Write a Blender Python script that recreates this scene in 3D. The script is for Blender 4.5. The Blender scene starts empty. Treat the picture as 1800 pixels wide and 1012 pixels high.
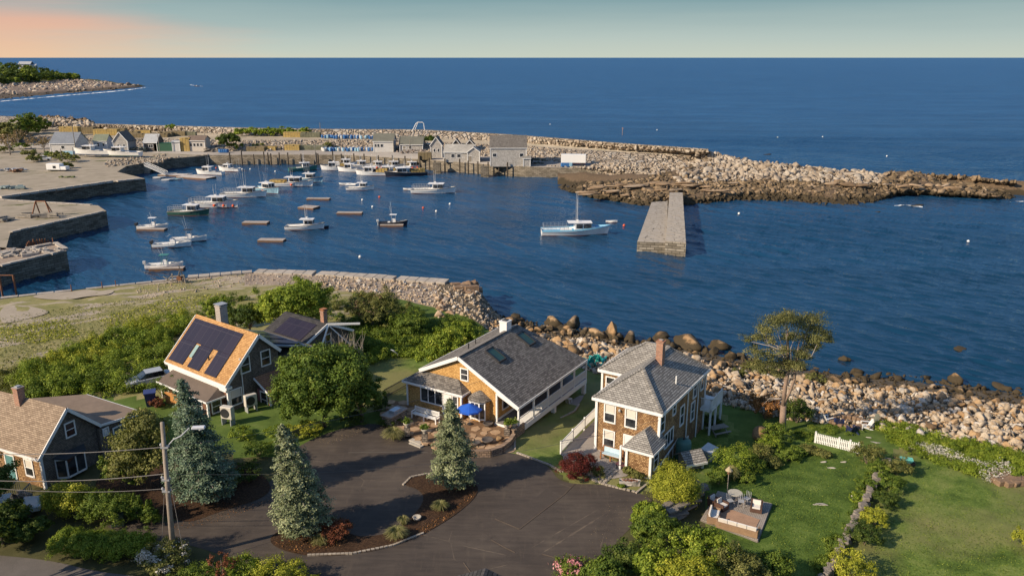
import bpy, bmesh, math, random
import numpy as np
from mathutils import Vector, Matrix
random.seed(7); rng = np.random.default_rng(11)
R = math.radians
SC = bpy.context.scene
COL = SC.collection
# ------------------------------------------------------------ camera, world, sun, exposure
F, PITCH, CZ = 1400.0, R(16.13), 38.0
cd = bpy.data.cameras.new("camera"); cam = bpy.data.objects.new("camera", cd); COL.objects.link(cam)
cd.sensor_width = 36; cd.lens = 28.0; cd.clip_start = 0.5; cd.clip_end = 200000
cam.location = (0, 0, CZ); cam.rotation_euler = (R(90) - PITCH, 0, 0)
SC.camera = cam
SUN_AZ, SUN_EL = R(207), R(29)          # direction TO the sun in the xy plane, elevation
W = bpy.data.worlds.new("World"); SC.world = W; W.use_nodes = True
nt = W.node_tree; nt.nodes.clear(); N = nt.nodes.new; Lk = nt.links.new
out = N('ShaderNodeOutputWorld'); bg = N('ShaderNodeBackground'); bg.inputs[1].default_value = 1.0
sky = N('ShaderNodeTexSky'); sky.sky_type = 'NISHITA'; sky.sun_disc = False
sky.sun_elevation = SUN_EL; sky.sun_rotation = R(243); sky.altitude = 30; sky.air_density = 1.0; sky.dust_density = 0.6; sky.ozone_density = 2.5
SKY_STR = 0.12
sm = N('ShaderNodeVectorMath'); sm.operation = 'SCALE'; sm.inputs['Scale'].default_value = SKY_STR
Lk(sky.outputs[0], sm.inputs[0])
tc = N('ShaderNodeTexCoord'); sp = N('ShaderNodeSeparateXYZ'); Lk(tc.outputs['Generated'], sp.inputs[0])
def wmath(op, a, b=None, c=None):
    m = N('ShaderNodeMath'); m.operation = op
    for i, v in enumerate((a, b, c)):
        if v is None: continue
        if isinstance(v, (int, float)): m.inputs[i].default_value = v
        else: Lk(v, m.inputs[i])
    return m.outputs[0]
def wramp(v, stops):
    r = N('ShaderNodeValToRGB'); e = r.color_ramp.elements
    while len(e) < len(stops): e.new(0.5)
    for k, (p, c) in enumerate(stops): e[k].position = p; e[k].color = (*c, 1)
    Lk(v, r.inputs[0]); return r.outputs[0]
elev0 = wmath('MULTIPLY', sp.outputs[2], 6.0)
mpb = N('ShaderNodeMapping'); mpb.inputs['Scale'].default_value = (2, 2, 30); Lk(tc.outputs['Generated'], mpb.inputs[0]); nb = N('ShaderNodeTexNoise'); nb.inputs['Scale'].default_value = 1.0; nb.inputs['Detail'].default_value = 5; Lk(mpb.outputs[0], nb.inputs['Vector'])
elev = wmath('ADD', elev0, wmath('MULTIPLY', wmath('SUBTRACT', nb.outputs[0], .5), wmath('MULTIPLY', wmath('MINIMUM', elev0, .3), .7)))
base = wramp(elev, [(0.0, (.44, .48, .41)), (.14, (.36, .43, .40)), (.40, (.18, .285, .31)), (.62, (.085, .20, .36)), (1.0, (.06, .16, .34))])
az = wmath('DIVIDE', sp.outputs[0], wmath('MAXIMUM', sp.outputs[1], .05))
# cloud streaks along the left horizon
mp = N('ShaderNodeMapping'); mp.inputs['Scale'].default_value = (3.5, 3.5, 45); Lk(tc.outputs['Generated'], mp.inputs[0])
no = N('ShaderNodeTexNoise'); no.inputs['Scale'].default_value = 1.0; no.inputs['Detail'].default_value = 4; Lk(mp.outputs[0], no.inputs['Vector'])
az2 = wmath('ADD', az, wmath('MULTIPLY', wmath('SUBTRACT', no.outputs[0], .5), .45))
wl = N('ShaderNodeMapRange'); wl.inputs[1].default_value = -.58; wl.inputs[2].default_value = -.20; wl.inputs[3].default_value = 1; wl.inputs[4].default_value = 0; wl.interpolation_type = 'SMOOTHSTEP'
Lk(wmath('ADD', az2, wmath('MULTIPLY', sp.outputs[2], 3.0)), wl.inputs[0])
orange = wramp(elev, [(0.0, (.64, .44, .29)), (.22, (.58, .36, .27)), (.42, (.28, .31, .33)), (.62, (.085, .20, .36))])
mx = N('ShaderNodeMix'); mx.data_type = 'RGBA'; Lk(wl.outputs[0], mx.inputs[0]); Lk(base, mx.inputs[6]); Lk(orange, mx.inputs[7])
# near the horizon the gradient takes over from the physical sky
fm = N('ShaderNodeMapRange'); fm.inputs[1].default_value = .16; fm.inputs[2].default_value = .5; fm.inputs[3].default_value = 1; fm.inputs[4].default_value = 0
Lk(sp.outputs[2], fm.inputs[0])
mx2 = N('ShaderNodeMix'); mx2.data_type = 'RGBA'; Lk(fm.outputs[0], mx2.inputs[0]); Lk(sm.outputs[0], mx2.inputs[6]); Lk(mx.outputs[2], mx2.inputs[7])
Lk(mx2.outputs[2], bg.inputs[0]); Lk(bg.outputs[0], out.inputs[0])
sl = bpy.data.lights.new("sun", 'SUN'); sl.energy = 4.8; sl.angle = R(0.5); sl.color = (1.0, .83, .62)
so = bpy.data.objects.new("sun", sl); COL.objects.link(so)
tosun = Vector((math.cos(SUN_AZ) * math.cos(SUN_EL), math.sin(SUN_AZ) * math.cos(SUN_EL), math.sin(SUN_EL)))
so.rotation_euler = tosun.to_track_quat('Z', 'Y').to_euler(); so.location = tosun * 200
SC.view_settings.view_transform = 'Standard'; SC.view_settings.look = 'None'; SC.view_settings.gamma = 1; SC.view_settings.exposure = 0.38
SC.render.engine = 'CYCLES'

# ------------------------------------------------------------ pixel (of the 1800x1012 survey photo) <-> world
cP, sP = math.cos(PITCH), math.sin(PITCH)
def P3(px, py, z):
    u = (px - 900) / F; v = (506 - py) / F
    t = (z - CZ) / (-sP + v * cP)
    return Vector((u * t, (cP + v * sP) * t, z))
def PJ(x, y, z):
    dz = z - CZ; d = y * cP - dz * sP; v = y * sP + dz * cP
    return 900 + F * x / d, 506 - F * v / d
def inpoly(x, y, poly):
    r = False; n = len(poly); j = n - 1
    for i in range(n):
        xi, yi = poly[i]; xj, yj = poly[j]
        if (yi > y) != (yj > y) and x < (xj - xi) * (y - yi) / (yj - yi) + xi: r = not r
        j = i
    return r

# ------------------------------------------------------------ mesh helpers
def link(name, me, mat=None, parent=None):
    o = bpy.data.objects.new(name, me); COL.objects.link(o)
    if mat is not None:
        for m in (mat if isinstance(mat, (list, tuple)) else [mat]): me.materials.append(m)
    if parent is not None: o.parent = parent
    return o
def tag(o, label=None, cat=None, group=None, kind=None):
    if label: o['label'] = label
    if cat: o['category'] = cat
    if group: o['group'] = group
    if kind: o['kind'] = kind
    return o
def thing(name, label, cat, loc=(0, 0, 0), rz=0, group=None):
    o = bpy.data.objects.new(name, None); COL.objects.link(o); o.empty_display_size = .3
    o.location = loc; o.rotation_euler = (0, 0, rz)
    return tag(o, label, cat, group)
def dup(root, loc, rz=None, label=None, sc=None):
    r = root.copy(); COL.objects.link(r); r.location = loc
    if rz is not None: r.rotation_euler = (0, 0, rz)
    if sc is not None: r.scale = (sc, sc, sc)
    if label: r['label'] = label
    for ch in list(root.children):
        c = ch.copy(); COL.objects.link(c); c.parent = r
        for g in list(ch.children):
            d = g.copy(); COL.objects.link(d); d.parent = c
    return r
def npmesh(name, v, f, attr=None, smooth=False, mi=None):
    """v (n,3), f (m,k) with constant k"""
    me = bpy.data.meshes.new(name); v = np.asarray(v, np.float32); f = np.asarray(f, np.int32)
    m, k = f.shape
    me.vertices.add(len(v)); me.vertices.foreach_set('co', v.ravel())
    me.loops.add(m * k); me.loops.foreach_set('vertex_index', f.ravel())
    me.polygons.add(m); me.polygons.foreach_set('loop_start', np.arange(0, m * k, k, dtype=np.int32))
    me.polygons.foreach_set('loop_total', np.full(m, k, np.int32))
    if smooth: me.polygons.foreach_set('use_smooth', np.ones(m, bool))
    if mi is not None: me.polygons.foreach_set('material_index', np.asarray(mi, np.int32))
    me.update(calc_edges=True)
    if attr is not None:
        a = me.attributes.new('v', 'FLOAT', 'FACE'); a.data.foreach_set('value', np.asarray(attr, np.float32))
    return me
class MB:
    def __init__(s): s.v = []; s.f = []
    def add(s, vs, fs):
        n = len(s.v); s.v += [tuple(p) for p in vs]; s.f += [tuple(i + n for i in q) for q in fs]; return s
    def box(s, x0, x1, y0, y1, z0, z1):
        return s.add([(x0, y0, z0), (x1, y0, z0), (x1, y1, z0), (x0, y1, z0), (x0, y0, z1), (x1, y0, z1), (x1, y1, z1), (x0, y1, z1)],
                     [(0, 3, 2, 1), (4, 5, 6, 7), (0, 1, 5, 4), (1, 2, 6, 5), (2, 3, 7, 6), (3, 0, 4, 7)])
    def rbox(s, c, size, rz=0, tilt=0):
        m = Matrix.Translation(c) @ Matrix.Rotation(rz, 4, 'Z') @ Matrix.Rotation(tilt, 4, 'X')
        a, b, d = [q / 2 for q in size]
        vs = [m @ Vector(p) for p in [(-a, -b, -d), (a, -b, -d), (a, b, -d), (-a, b, -d), (-a, -b, d), (a, -b, d), (a, b, d), (-a, b, d)]]
        return s.add(vs, [(0, 3, 2, 1), (4, 5, 6, 7), (0, 1, 5, 4), (1, 2, 6, 5), (2, 3, 7, 6), (3, 0, 4, 7)])
    def bar(s, p, q, w, h=None):
        p = Vector(p); q = Vector(q); h = w if h is None else h
        d = (q - p); L = d.length
        if L < 1e-6: return s
        d /= L; up = Vector((0, 0, 1)) if abs(d.z) < .98 else Vector((1, 0, 0))
        a = d.cross(up).normalized() * (w / 2); b = a.normalized().cross(d).normalized() * (h / 2)
        vs = [p - a - b, p + a - b, p + a + b, p - a + b, q - a - b, q + a - b, q + a + b, q - a + b]
        return s.add(vs, [(0, 3, 2, 1), (4, 5, 6, 7), (0, 1, 5, 4), (1, 2, 6, 5), (2, 3, 7, 6), (3, 0, 4, 7)])
    def tube(s, pts, rad, n=8):
        pts = [Vector(p) for p in pts]
        if isinstance(rad, (int, float)): rad = [rad] * len(pts)
        base = len(s.v); a0 = None
        for i, p in enumerate(pts):
            d = (pts[min(i + 1, len(pts) - 1)] - pts[max(i - 1, 0)])
            d = d.normalized() if d.length > 0 else Vector((0, 0, 1))
            if a0 is None: a0 = d.cross(Vector((0, 0, 1)) if abs(d.z) < .9 else Vector((1, 0, 0)))
            a = (a0 - d * a0.dot(d)).normalized(); a0 = a; b = d.cross(a)
            for k in range(n):
                t = 2 * math.pi * k / n; s.v.append(tuple(p + (a * math.cos(t) + b * math.sin(t)) * rad[i]))
        for i in range(len(pts) - 1):
            for k in range(n):
                k2 = (k + 1) % n; s.f.append((base + i * n + k, base + i * n + k2, base + (i + 1) * n + k2, base + (i + 1) * n + k))
        s.f.append(tuple(base + k for k in reversed(range(n)))); s.f.append(tuple(base + (len(pts) - 1) * n + k for k in range(n)))
        return s
    def lathe(s, prof, c=(0, 0, 0), n=14):
        base = len(s.v)
        for r, z in prof:
            for k in range(n):
                t = 2 * math.pi * k / n; s.v.append((c[0] + r * math.cos(t), c[1] + r * math.sin(t), c[2] + z))
        for i in range(len(prof) - 1):
            for k in range(n):
                k2 = (k + 1) % n; s.f.append((base + i * n + k, base + i * n + k2, base + (i + 1) * n + k2, base + (i + 1) * n + k))
        s.f.append(tuple(base + k for k in reversed(range(n)))); s.f.append(tuple(base + (len(prof) - 1) * n + k for k in range(n)))
        return s
    def prism(s, poly, z0, z1):
        n = len(poly); vs = [(p[0], p[1], z0) for p in poly] + [(p[0], p[1], z1) for p in poly]
        return s.add(vs, [tuple(range(n - 1, -1, -1)), tuple(range(n, 2 * n))] + [(i, (i + 1) % n, n + (i + 1) % n, n + i) for i in range(n)])
    def slab(s, pts, t):
        """polygon given by its top corners, thickness t straight down"""
        n = len(pts); vs = [tuple(p) for p in pts] + [(p[0], p[1], p[2] - t) for p in pts]
        return s.add(vs, [tuple(range(n)), tuple(range(2 * n - 1, n - 1, -1))] + [(i, n + i, n + (i + 1) % n, (i + 1) % n) for i in range(n)])
    def ext(s, pts, vec):
        n = len(pts); vec = Vector(vec); vs = [tuple(p) for p in pts] + [tuple(Vector(p) + vec) for p in pts]
        return s.add(vs, [tuple(range(n)), tuple(range(2 * n - 1, n - 1, -1))] + [(i, n + i, n + (i + 1) % n, (i + 1) % n) for i in range(n)])
    def mesh(s, name, smooth=False, bevel=0):
        me = bpy.data.meshes.new(name); me.from_pydata(s.v, [], s.f)
        bm = bmesh.new(); bm.from_mesh(me); bmesh.ops.recalc_face_normals(bm, faces=bm.faces)
        if bevel: bmesh.ops.bevel(bm, geom=list(bm.edges), offset=bevel, segments=1, affect='EDGES')
        bm.to_mesh(me); bm.free()
        if smooth:
            for p in me.polygons: p.use_smooth = True
        me.update(); return me
    def build(s, name, mat, parent=None, smooth=False, bevel=0):
        return link(name, s.mesh(name, smooth, bevel), mat, parent)

# ------------------------------------------------------------ materials
def newmat(name):
    m = bpy.data.materials.new(name); m.use_nodes = True; t = m.node_tree; t.nodes.clear()
    o = t.nodes.new('ShaderNodeOutputMaterial'); b = t.nodes.new('ShaderNodeBsdfPrincipled'); t.links.new(b.outputs[0], o.inputs[0])
    return m, t, b, o
class NB:
    def __init__(s, t): s.t = t
    def n(s, ty, **kw):
        x = s.t.nodes.new(ty)
        for k, v in kw.items(): setattr(x, k, v)
        return x
    def l(s, a, b): s.t.links.new(a, b)
    def math(s, op, a, b=None, clamp=False):
        m = s.n('ShaderNodeMath', operation=op, use_clamp=clamp)
        for i, v in enumerate((a, b)):
            if v is None: continue
            if isinstance(v, (int, float)): m.inputs[i].default_value = v
            else: s.l(v, m.inputs[i])
        return m.outputs[0]
    def noise(s, vec, scale, detail=3, rough=.55, dist=0):
        x = s.n('ShaderNodeTexNoise'); x.inputs['Scale'].default_value = scale; x.inputs['Detail'].default_value = detail
        x.inputs['Roughness'].default_value = rough; x.inputs['Distortion'].default_value = dist
        if vec is not None: s.l(vec, x.inputs['Vector'])
        return x.outputs[0]
    def ramp(s, v, stops, interp='LINEAR'):
        r = s.n('ShaderNodeValToRGB'); r.color_ramp.interpolation = interp; e = r.color_ramp.elements
        while len(e) < len(stops): e.new(.5)
        for k, (p, c) in enumerate(stops):
            e[k].position = p; e[k].color = (*c, 1) if isinstance(c, (tuple, list)) else (c, c, c, 1)
        s.l(v, r.inputs[0]); return r.outputs[0]
    def mix(s, f, a, b, mode='MIX'):
        m = s.n('ShaderNodeMix', data_type='RGBA', blend_type=mode)
        for i, v in ((0, f), (6, a), (7, b)):
            if isinstance(v, (int, float)): m.inputs[i].default_value = v
            elif isinstance(v, (tuple, list)): m.inputs[i].default_value = (*v[:3], 1)
            else: s.l(v, m.inputs[i])
        return m.outputs[2]
    def bump(s, h, strength, dist, bsdf, normal=None):
        b = s.n('ShaderNodeBump'); b.inputs['Strength'].default_value = strength; b.inputs['Distance'].default_value = dist
        s.l(h, b.inputs['Height'])
        if normal is not None: s.l(normal, b.inputs['Normal'])
        if bsdf is not None: s.l(b.outputs[0], bsdf.inputs['Normal'])
        return b.outputs[0]
    def obj(s): return s.n('ShaderNodeTexCoord').outputs['Object']
    def pos(s): return s.n('ShaderNodeNewGeometry').outputs['Position']
    def map(s, v, scale=(1, 1, 1), rot=(0, 0, 0), loc=(0, 0, 0)):
        m = s.n('ShaderNodeMapping'); m.inputs['Scale'].default_value = scale; m.inputs['Rotation'].default_value = rot; m.inputs['Location'].default_value = loc
        s.l(v, m.inputs[0]); return m.outputs[0]
def mul(c, k): return tuple(min(1, q * k) for q in c)
_mc = {}
def M(name, c, rough=.7, ns=6, amt=.18, bump=.0, metal=0, spec=.5):
    """plain painted / wooden / metal surface with soft grime"""
    if name in _mc: return _mc[name]
    m, t, b, o = newmat(name); q = NB(t); v = q.obj()
    n1 = q.noise(v, ns, 4); n2 = q.noise(v, ns * .15, 2)
    f = q.math('MULTIPLY', q.math('ADD', n1, n2), .5)
    col = q.ramp(f, [(.35, mul(c, 1 - amt)), (.65, mul(c, 1 + amt * .6))])
    q.l(col, b.inputs['Base Color']); b.inputs['Roughness'].default_value = rough; b.inputs['Metallic'].default_value = metal
    b.inputs['Specular IOR Level'].default_value = spec
    if bump: q.bump(n1, bump, .02, b)
    _mc[name] = m; return m
def course(name, c1, c2, bw, bh, mortar, mc, rough=.85, offset=.5, amt=.3, bump=.5, zscale=1.0, patch=None, streak=None):
    """coursed surface (shingles, clapboard, brick): courses follow Z, joints follow the wall direction"""
    if name in _mc: return _mc[name]
    m, t, b, o = newmat(name); q = NB(t); tcn = q.n('ShaderNodeTexCoord')
    s1 = q.n('ShaderNodeSeparateXYZ'); q.l(tcn.outputs['Object'], s1.inputs[0])
    s2 = q.n('ShaderNodeSeparateXYZ'); q.l(tcn.outputs['Normal'], s2.inputs[0])
    g = q.math('GREATER_THAN', q.math('ABSOLUTE', s2.outputs[1]), q.math('ABSOLUTE', s2.outputs[0]))
    hx = q.n('ShaderNodeMix'); hx.data_type = 'FLOAT'; q.l(g, hx.inputs[0]); q.l(s1.outputs[1], hx.inputs[2]); q.l(s1.outputs[0], hx.inputs[3])
    cb = q.n('ShaderNodeCombineXYZ'); q.l(hx.outputs[0], cb.inputs[0]); q.l(q.math('MULTIPLY', s1.outputs[2], zscale), cb.inputs[1])
    br = q.n('ShaderNodeTexBrick'); br.offset = offset; br.inputs['Scale'].default_value = 1; br.inputs['Brick Width'].default_value = bw
    br.inputs['Row Height'].default_value = bh; br.inputs['Mortar Size'].default_value = mortar; br.inputs['Mortar Smooth'].default_value = .2
    br.inputs['Color1'].default_value = (0, 0, 0, 1); br.inputs['Color2'].default_value = (1, 1, 1, 1); br.inputs['Mortar'].default_value = (.5, .5, .5, 1)
    q.l(cb.outputs[0], br.inputs['Vector'])
    n1 = q.noise(tcn.outputs['Object'], 9, 4); n2 = q.noise(tcn.outputs['Object'], .7, 3)
    vv = q.math('ADD', q.math('MULTIPLY', br.outputs['Color'], .6), q.math('MULTIPLY', n1, .6))
    vv = q.math('ADD', vv, q.math('MULTIPLY', q.math('SUBTRACT', n2, .5), amt * 2))
    col = q.ramp(vv, [(.2, c1), (.9, c2)])
    if patch: col = q.mix(q.ramp(q.noise(tcn.outputs['Object'], .9, 5, .65), [(.5, 0.), (.62, 1.)]), col, patch)
    col = q.mix(br.outputs['Fac'], col, mc)
    q.l(col, b.inputs['Base Color']); b.inputs['Roughness'].default_value = rough; b.inputs['Specular IOR Level'].default_value = .25
    # saw-tooth course relief plus joints
    fr = q.math('FRACT', q.math('DIVIDE', q.math('MULTIPLY', s1.outputs[2], zscale), bh))
    h = q.math('SUBTRACT', q.math('MULTIPLY', q.math('SUBTRACT', 1, fr), .8), q.math('MULTIPLY', br.outputs['Fac'], .7))
    h = q.math('ADD', h, q.math('MULTIPLY', n1, .5))
    q.bump(h, bump, .03, b)
    _mc[name] = m; return m
def rockmat(name, pal, wet=None, wetc=(.035, .026, .014), sat=1):
    if name in _mc: return _mc[name]
    m, t, b, o = newmat(name); q = NB(t); at = q.n('ShaderNodeAttribute', attribute_name='v')
    p = q.pos(); n1 = q.noise(p, 1.6, 5, .6); n2 = q.noise(p, 9, 4, .6)
    f = q.math('ADD', q.math('MULTIPLY', at.outputs['Fac'], .8), q.math('MULTIPLY', q.math('SUBTRACT', n1, .5), .8), clamp=True)
    f = q.math('ADD', f, .1, clamp=True)
    k = len(pal) - 1; col = q.ramp(f, [(.05 + .9 * i / k, c) for i, c in enumerate(pal)])
    col = q.mix(q.ramp(n2, [(.3, 0.0), (.75, .5)]), col, (.09, .075, .06))
    if wet is not None:
        s = q.n('ShaderNodeSeparateXYZ'); q.l(p, s.inputs[0])
        zz = q.math('ADD', s.outputs[2], q.math('MULTIPLY', q.math('SUBTRACT', q.noise(p, .25, 4), .5), 2.2))
        zz = q.math('ADD', zz, q.math('MULTIPLY', q.math('SUBTRACT', n1, .5), 1.2))
        w = q.ramp(q.math('DIVIDE', zz, wet * 2), [(.38, 1.), (.55, 0.)])
        col = q.mix(w, col, q.mix(n2, wetc, mul(wetc, 2.2)))
    q.l(col, b.inputs['Base Color']); b.inputs['Roughness'].default_value = .85; b.inputs['Specular IOR Level'].default_value = .3
    q.bump(q.math('ADD', n2, n1), .6, .08, b)
    _mc[name] = m; return m
def leafmat(name, c1, c2, c3=None, tr=.25):
    if name in _mc: return _mc[name]
    m, t, b, o = newmat(name); q = NB(t); at = q.n('ShaderNodeAttribute', attribute_name='v')
    st = [(0., c1), (.8, c2)] + ([(1., c3)] if c3 else [])
    col = q.ramp(at.outputs['Fac'], st)
    q.l(col, b.inputs['Base Color']); b.inputs['Roughness'].default_value = .6; b.inputs['Specular IOR Level'].default_value = .2
    tl = q.n('ShaderNodeBsdfTranslucent'); q.l(q.mix(.5, col, (.25, .3, .02)), tl.inputs[0])
    ms = q.n('ShaderNodeMixShader'); ms.inputs[0].default_value = tr; q.l(b.outputs[0], ms.inputs[1]); q.l(tl.outputs[0], ms.inputs[2]); q.l(ms.outputs[0], o.inputs[0])
    _mc[name] = m; return m
white = M('white_paint', (.74, .73, .70), .55, 3, .08)
whitetrim = M('white_trim', (.78, .77, .74), .5, 4, .06)
def glassmat():
    m, t, b, o = newmat('window_glass'); q = NB(t); n1 = q.noise(q.obj(), .9, 2)
    q.l(q.ramp(n1, [(.4, (.012, .014, .018)), (.6, (.05, .055, .06))]), b.inputs['Base Color']); b.inputs['Roughness'].default_value = .06; b.inputs['Specular IOR Level'].default_value = .9
    return m
glass = glassmat()
dark = M('dark_metal', (.03, .03, .032), .5, 5, .2)
wood_grey = M('weathered_wood', (.26, .23, .19), .85, 8, .35, .5)
wood_brown = M('brown_wood', (.16, .08, .04), .7, 8, .3, .4)
metal_grey = M('galvanized', (.42, .43, .44), .45, 5, .12, metal=.3)
blind = M('window_blind', (.62, .58, .5), .8, 3, .1)
# ============================================================ terrain
XS = [-400, 0, 150, 330, 450, 560, 700, 800, 838, 870, 900, 1000, 1100, 1240, 1400, 1500, 1600, 1800, 2200]
ROWS = [([560, 526, 508, 489, 479, 482, 491, 498, 503, 548, 562, 577, 592, 615, 648, 658, 664, 690, 740], [3] * 9 + [-.2] * 10),
        ([600, 560, 545, 515, 500, 505, 525, 550, 565, 590, 610, 640, 672, 700, 738, 745, 765, 795, 860], [3.2] * 7 + [3.3, 3.4, 3.4, 3.5, 3.6, 3.6, 3.6, 3.7, 3.8, 4, 4, 4]),
        ([700, 660, 640, 600, 580, 580, 600, 620, 630, 640, 655, 690, 720, 770, 790, 800, 815, 850, 930], [4, 4, 4, 4, 4.2, 4.3, 4.3, 4.3, 4, 4, 3.9, 3.8, 3.8, 3.8, 4.2, 4.3, 4.4, 4.5, 4.6]),
        ([800, 760, 740, 700, 690, 690, 690, 700, 710, 745, 788, 815, 835, 860, 870, 880, 890, 920, 1000], [5] * 13 + [4.8] * 6),
        ([1180] * 19, [5] * 19)]
def rowpts(px):
    return [P3(px, float(np.interp(px, XS, ys)), float(np.interp(px, XS, zs))) for ys, zs in ROWS]
def G(px, py, dz=0.0):
    """point of the near ground seen at pixel px, py"""
    pts = rowpts(px)
    for a, b in zip(pts[:-1], pts[1:]):
        ya, yb = PJ(*a)[1], PJ(*b)[1]
        if ya <= py <= yb or (b is pts[-1]) or (a is pts[0] and py < ya):
            lo, hi = 0., 1.
            for _ in range(30):
                m = (lo + hi) / 2; p = a.lerp(b, m)
                if PJ(*p)[1] < py: lo = m
                else: hi = m
            p = a.lerp(b, (lo + hi) / 2); p.z += dz
            return p
lawn_poly = [(1240, 760), (1300, 800), (1430, 765), (1530, 780), (1640, 790), (1800, 850), (2300, 900), (2300, 1200), (1000, 1200), (1240, 900)]
slope_poly = [(895, 800), (870, 735), (905, 660), (1045, 640), (1250, 700), (1300, 760), (1240, 800), (1180, 860), (1070, 870), (1000, 850), (965, 815)]
def gmat(px, row, py):
    if row == 0: return 1 if px > 770 else (4 if px > 430 else 0)
    if inpoly(px, py, slope_poly): return 2
    if px > 1250 and inpoly(px, py, lawn_poly) and px < 1560 - (py - 815) * .53: return 6
    if px > 1240: return 2 if (inpoly(px, py, lawn_poly)) else 5
    if px < 620 and py < 700 and row <= 2: return 0
    if 620 <= px < 760 and 600 < py < 720: return 2
    if row >= 3 and py > 800 : return 3
    return 5
cols = list(range(-400, 2201, 10)); sub = [10, 12, 14, 34]
gv = []; rowid = []
for i, px in enumerate(cols):
    pts = rowpts(px); line = []
    first = pts[0]
    if px >= 870:
        q = first.copy(); dirn = Vector((q.x, q.y, 0)).normalized(); q += dirn * 5; q.z = -2.2; line.append(q)
    else:
        q = first.copy(); q.z = -2.2; line.append(q)
    for k in range(4):
        for j in range(sub[k]): line.append(pts[k].lerp(pts[k + 1], j / sub[k]))
    line.append(pts[4]); e = pts[4].copy(); e.y = -60; e.x *= 3; line.append(e)
    gv.append(line)
nr = len(gv[0]); from mathutils import noise as mnoise
V = []
for i, line in enumerate(gv):
    for j, p in enumerate(line):
        p = p.copy()
        amp = 0.22 if 1 < j < 11 else (.10 if 11 <= j < 24 else (.05 if j < 34 else 0))
        if cols[i] > 1250 and 24 <= j < nr - 2: amp = .05
        p.z += (mnoise.noise(p * .35) + .5 * mnoise.noise(p * 1.1)) * amp
        V.append(tuple(p))
FQ = []; MI = []
for i in range(len(cols) - 1):
    for j in range(nr - 1):
        a = i * nr + j; FQ.append((a, a + 1, a + nr + 1, a + nr))
        c = (Vector(V[a]) + Vector(V[a + nr + 1])) / 2; px, py = PJ(*c)
        jj = j - 1; row = 0
        for k in range(4):
            if jj >= sub[k]: jj -= sub[k]; row = k + 1
            else: break
        MI.append(gmat(px, min(row, 3), py) if j < nr - 2 else 3)
def groundmat(name, stops, scale, b2=None, patch=None, bumpk=.5, fine=14):
    m, t, b, o = newmat(name); q = NB(t); p = q.pos()
    n1 = q.noise(p, scale, 6, .65); n2 = q.noise(p, fine, 3, .6)
    f = q.math('ADD', q.math('MULTIPLY', n1, .65), q.math('MULTIPLY', n2, .35))
    col = q.ramp(f, stops)
    if patch:
        n3 = q.noise(q.map(q.map(p, (1, 1, 1), (0, 0, -.5)), (.5, 1.7, 1)), patch[0], 6, .65, .8)
        col = q.mix(q.ramp(n3, [(patch[2], 0.), (patch[2] + .04, 1.)]), col, q.mix(n2, patch[1], mul(patch[1], .7)))
    if b2:
        n4 = q.noise(p, .09, 4, .6); col = q.mix(q.ramp(n4, [(.42, 0.), (.6, .8)]), col, q.mix(n2, b2, mul(b2, .65)))
    q.l(col, b.inputs['Base Color']); b.inputs['Roughness'].default_value = .95; b.inputs['Specular IOR Level'].default_value = .15
    q.bump(f, bumpk, .12, b); return m
gm_field = groundmat('dry_field', [(.3, (.14, .15, .05)), (.5, (.24, .22, .09)), (.7, (.36, .30, .17))], .35, patch=(.15, (.44, .37, .28), .52), fine=4)
gm_beach = groundmat('shingle_beach', [(.3, (.05, .04, .03)), (.7, (.2, .16, .11))], 1.2)
gm_lawn = groundmat('mown_lawn', [(.36, (.045, .078, .014)), (.5, (.115, .172, .032)), (.66, (.22, .25, .07))], .55, b2=(.26, .235, .10), fine=7, bumpk=1.0)
gm_garden = groundmat('garden_lawn', [(.36, (.034, .062, .012)), (.5, (.078, .128, .022)), (.66, (.145, .195, .045))], .6, fine=7, bumpk=1.0)
gm_soil = groundmat('rough_verge', [(.3, (.045, .05, .018)), (.7, (.12, .11, .05))], .8)
gm_rubble = groundmat('stone_chips', [(.3, (.16, .12, .09)), (.5, (.33, .26, .20)), (.7, (.46, .38, .31))], 3.0)
gm_cover = groundmat('rough_grass', [(.3, (.05, .08, .015)), (.55, (.10, .15, .03)), (.75, (.2, .2, .08))], .6)
gme = npmesh('ground', V, FQ, mi=MI)
ground = link('ground', gme, [gm_field, gm_beach, gm_lawn, gm_soil, gm_rubble, gm_cover, gm_garden]); tag(ground, 'coastal ground with dry grass field, lawns and rocky shore', kind='structure')

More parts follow.
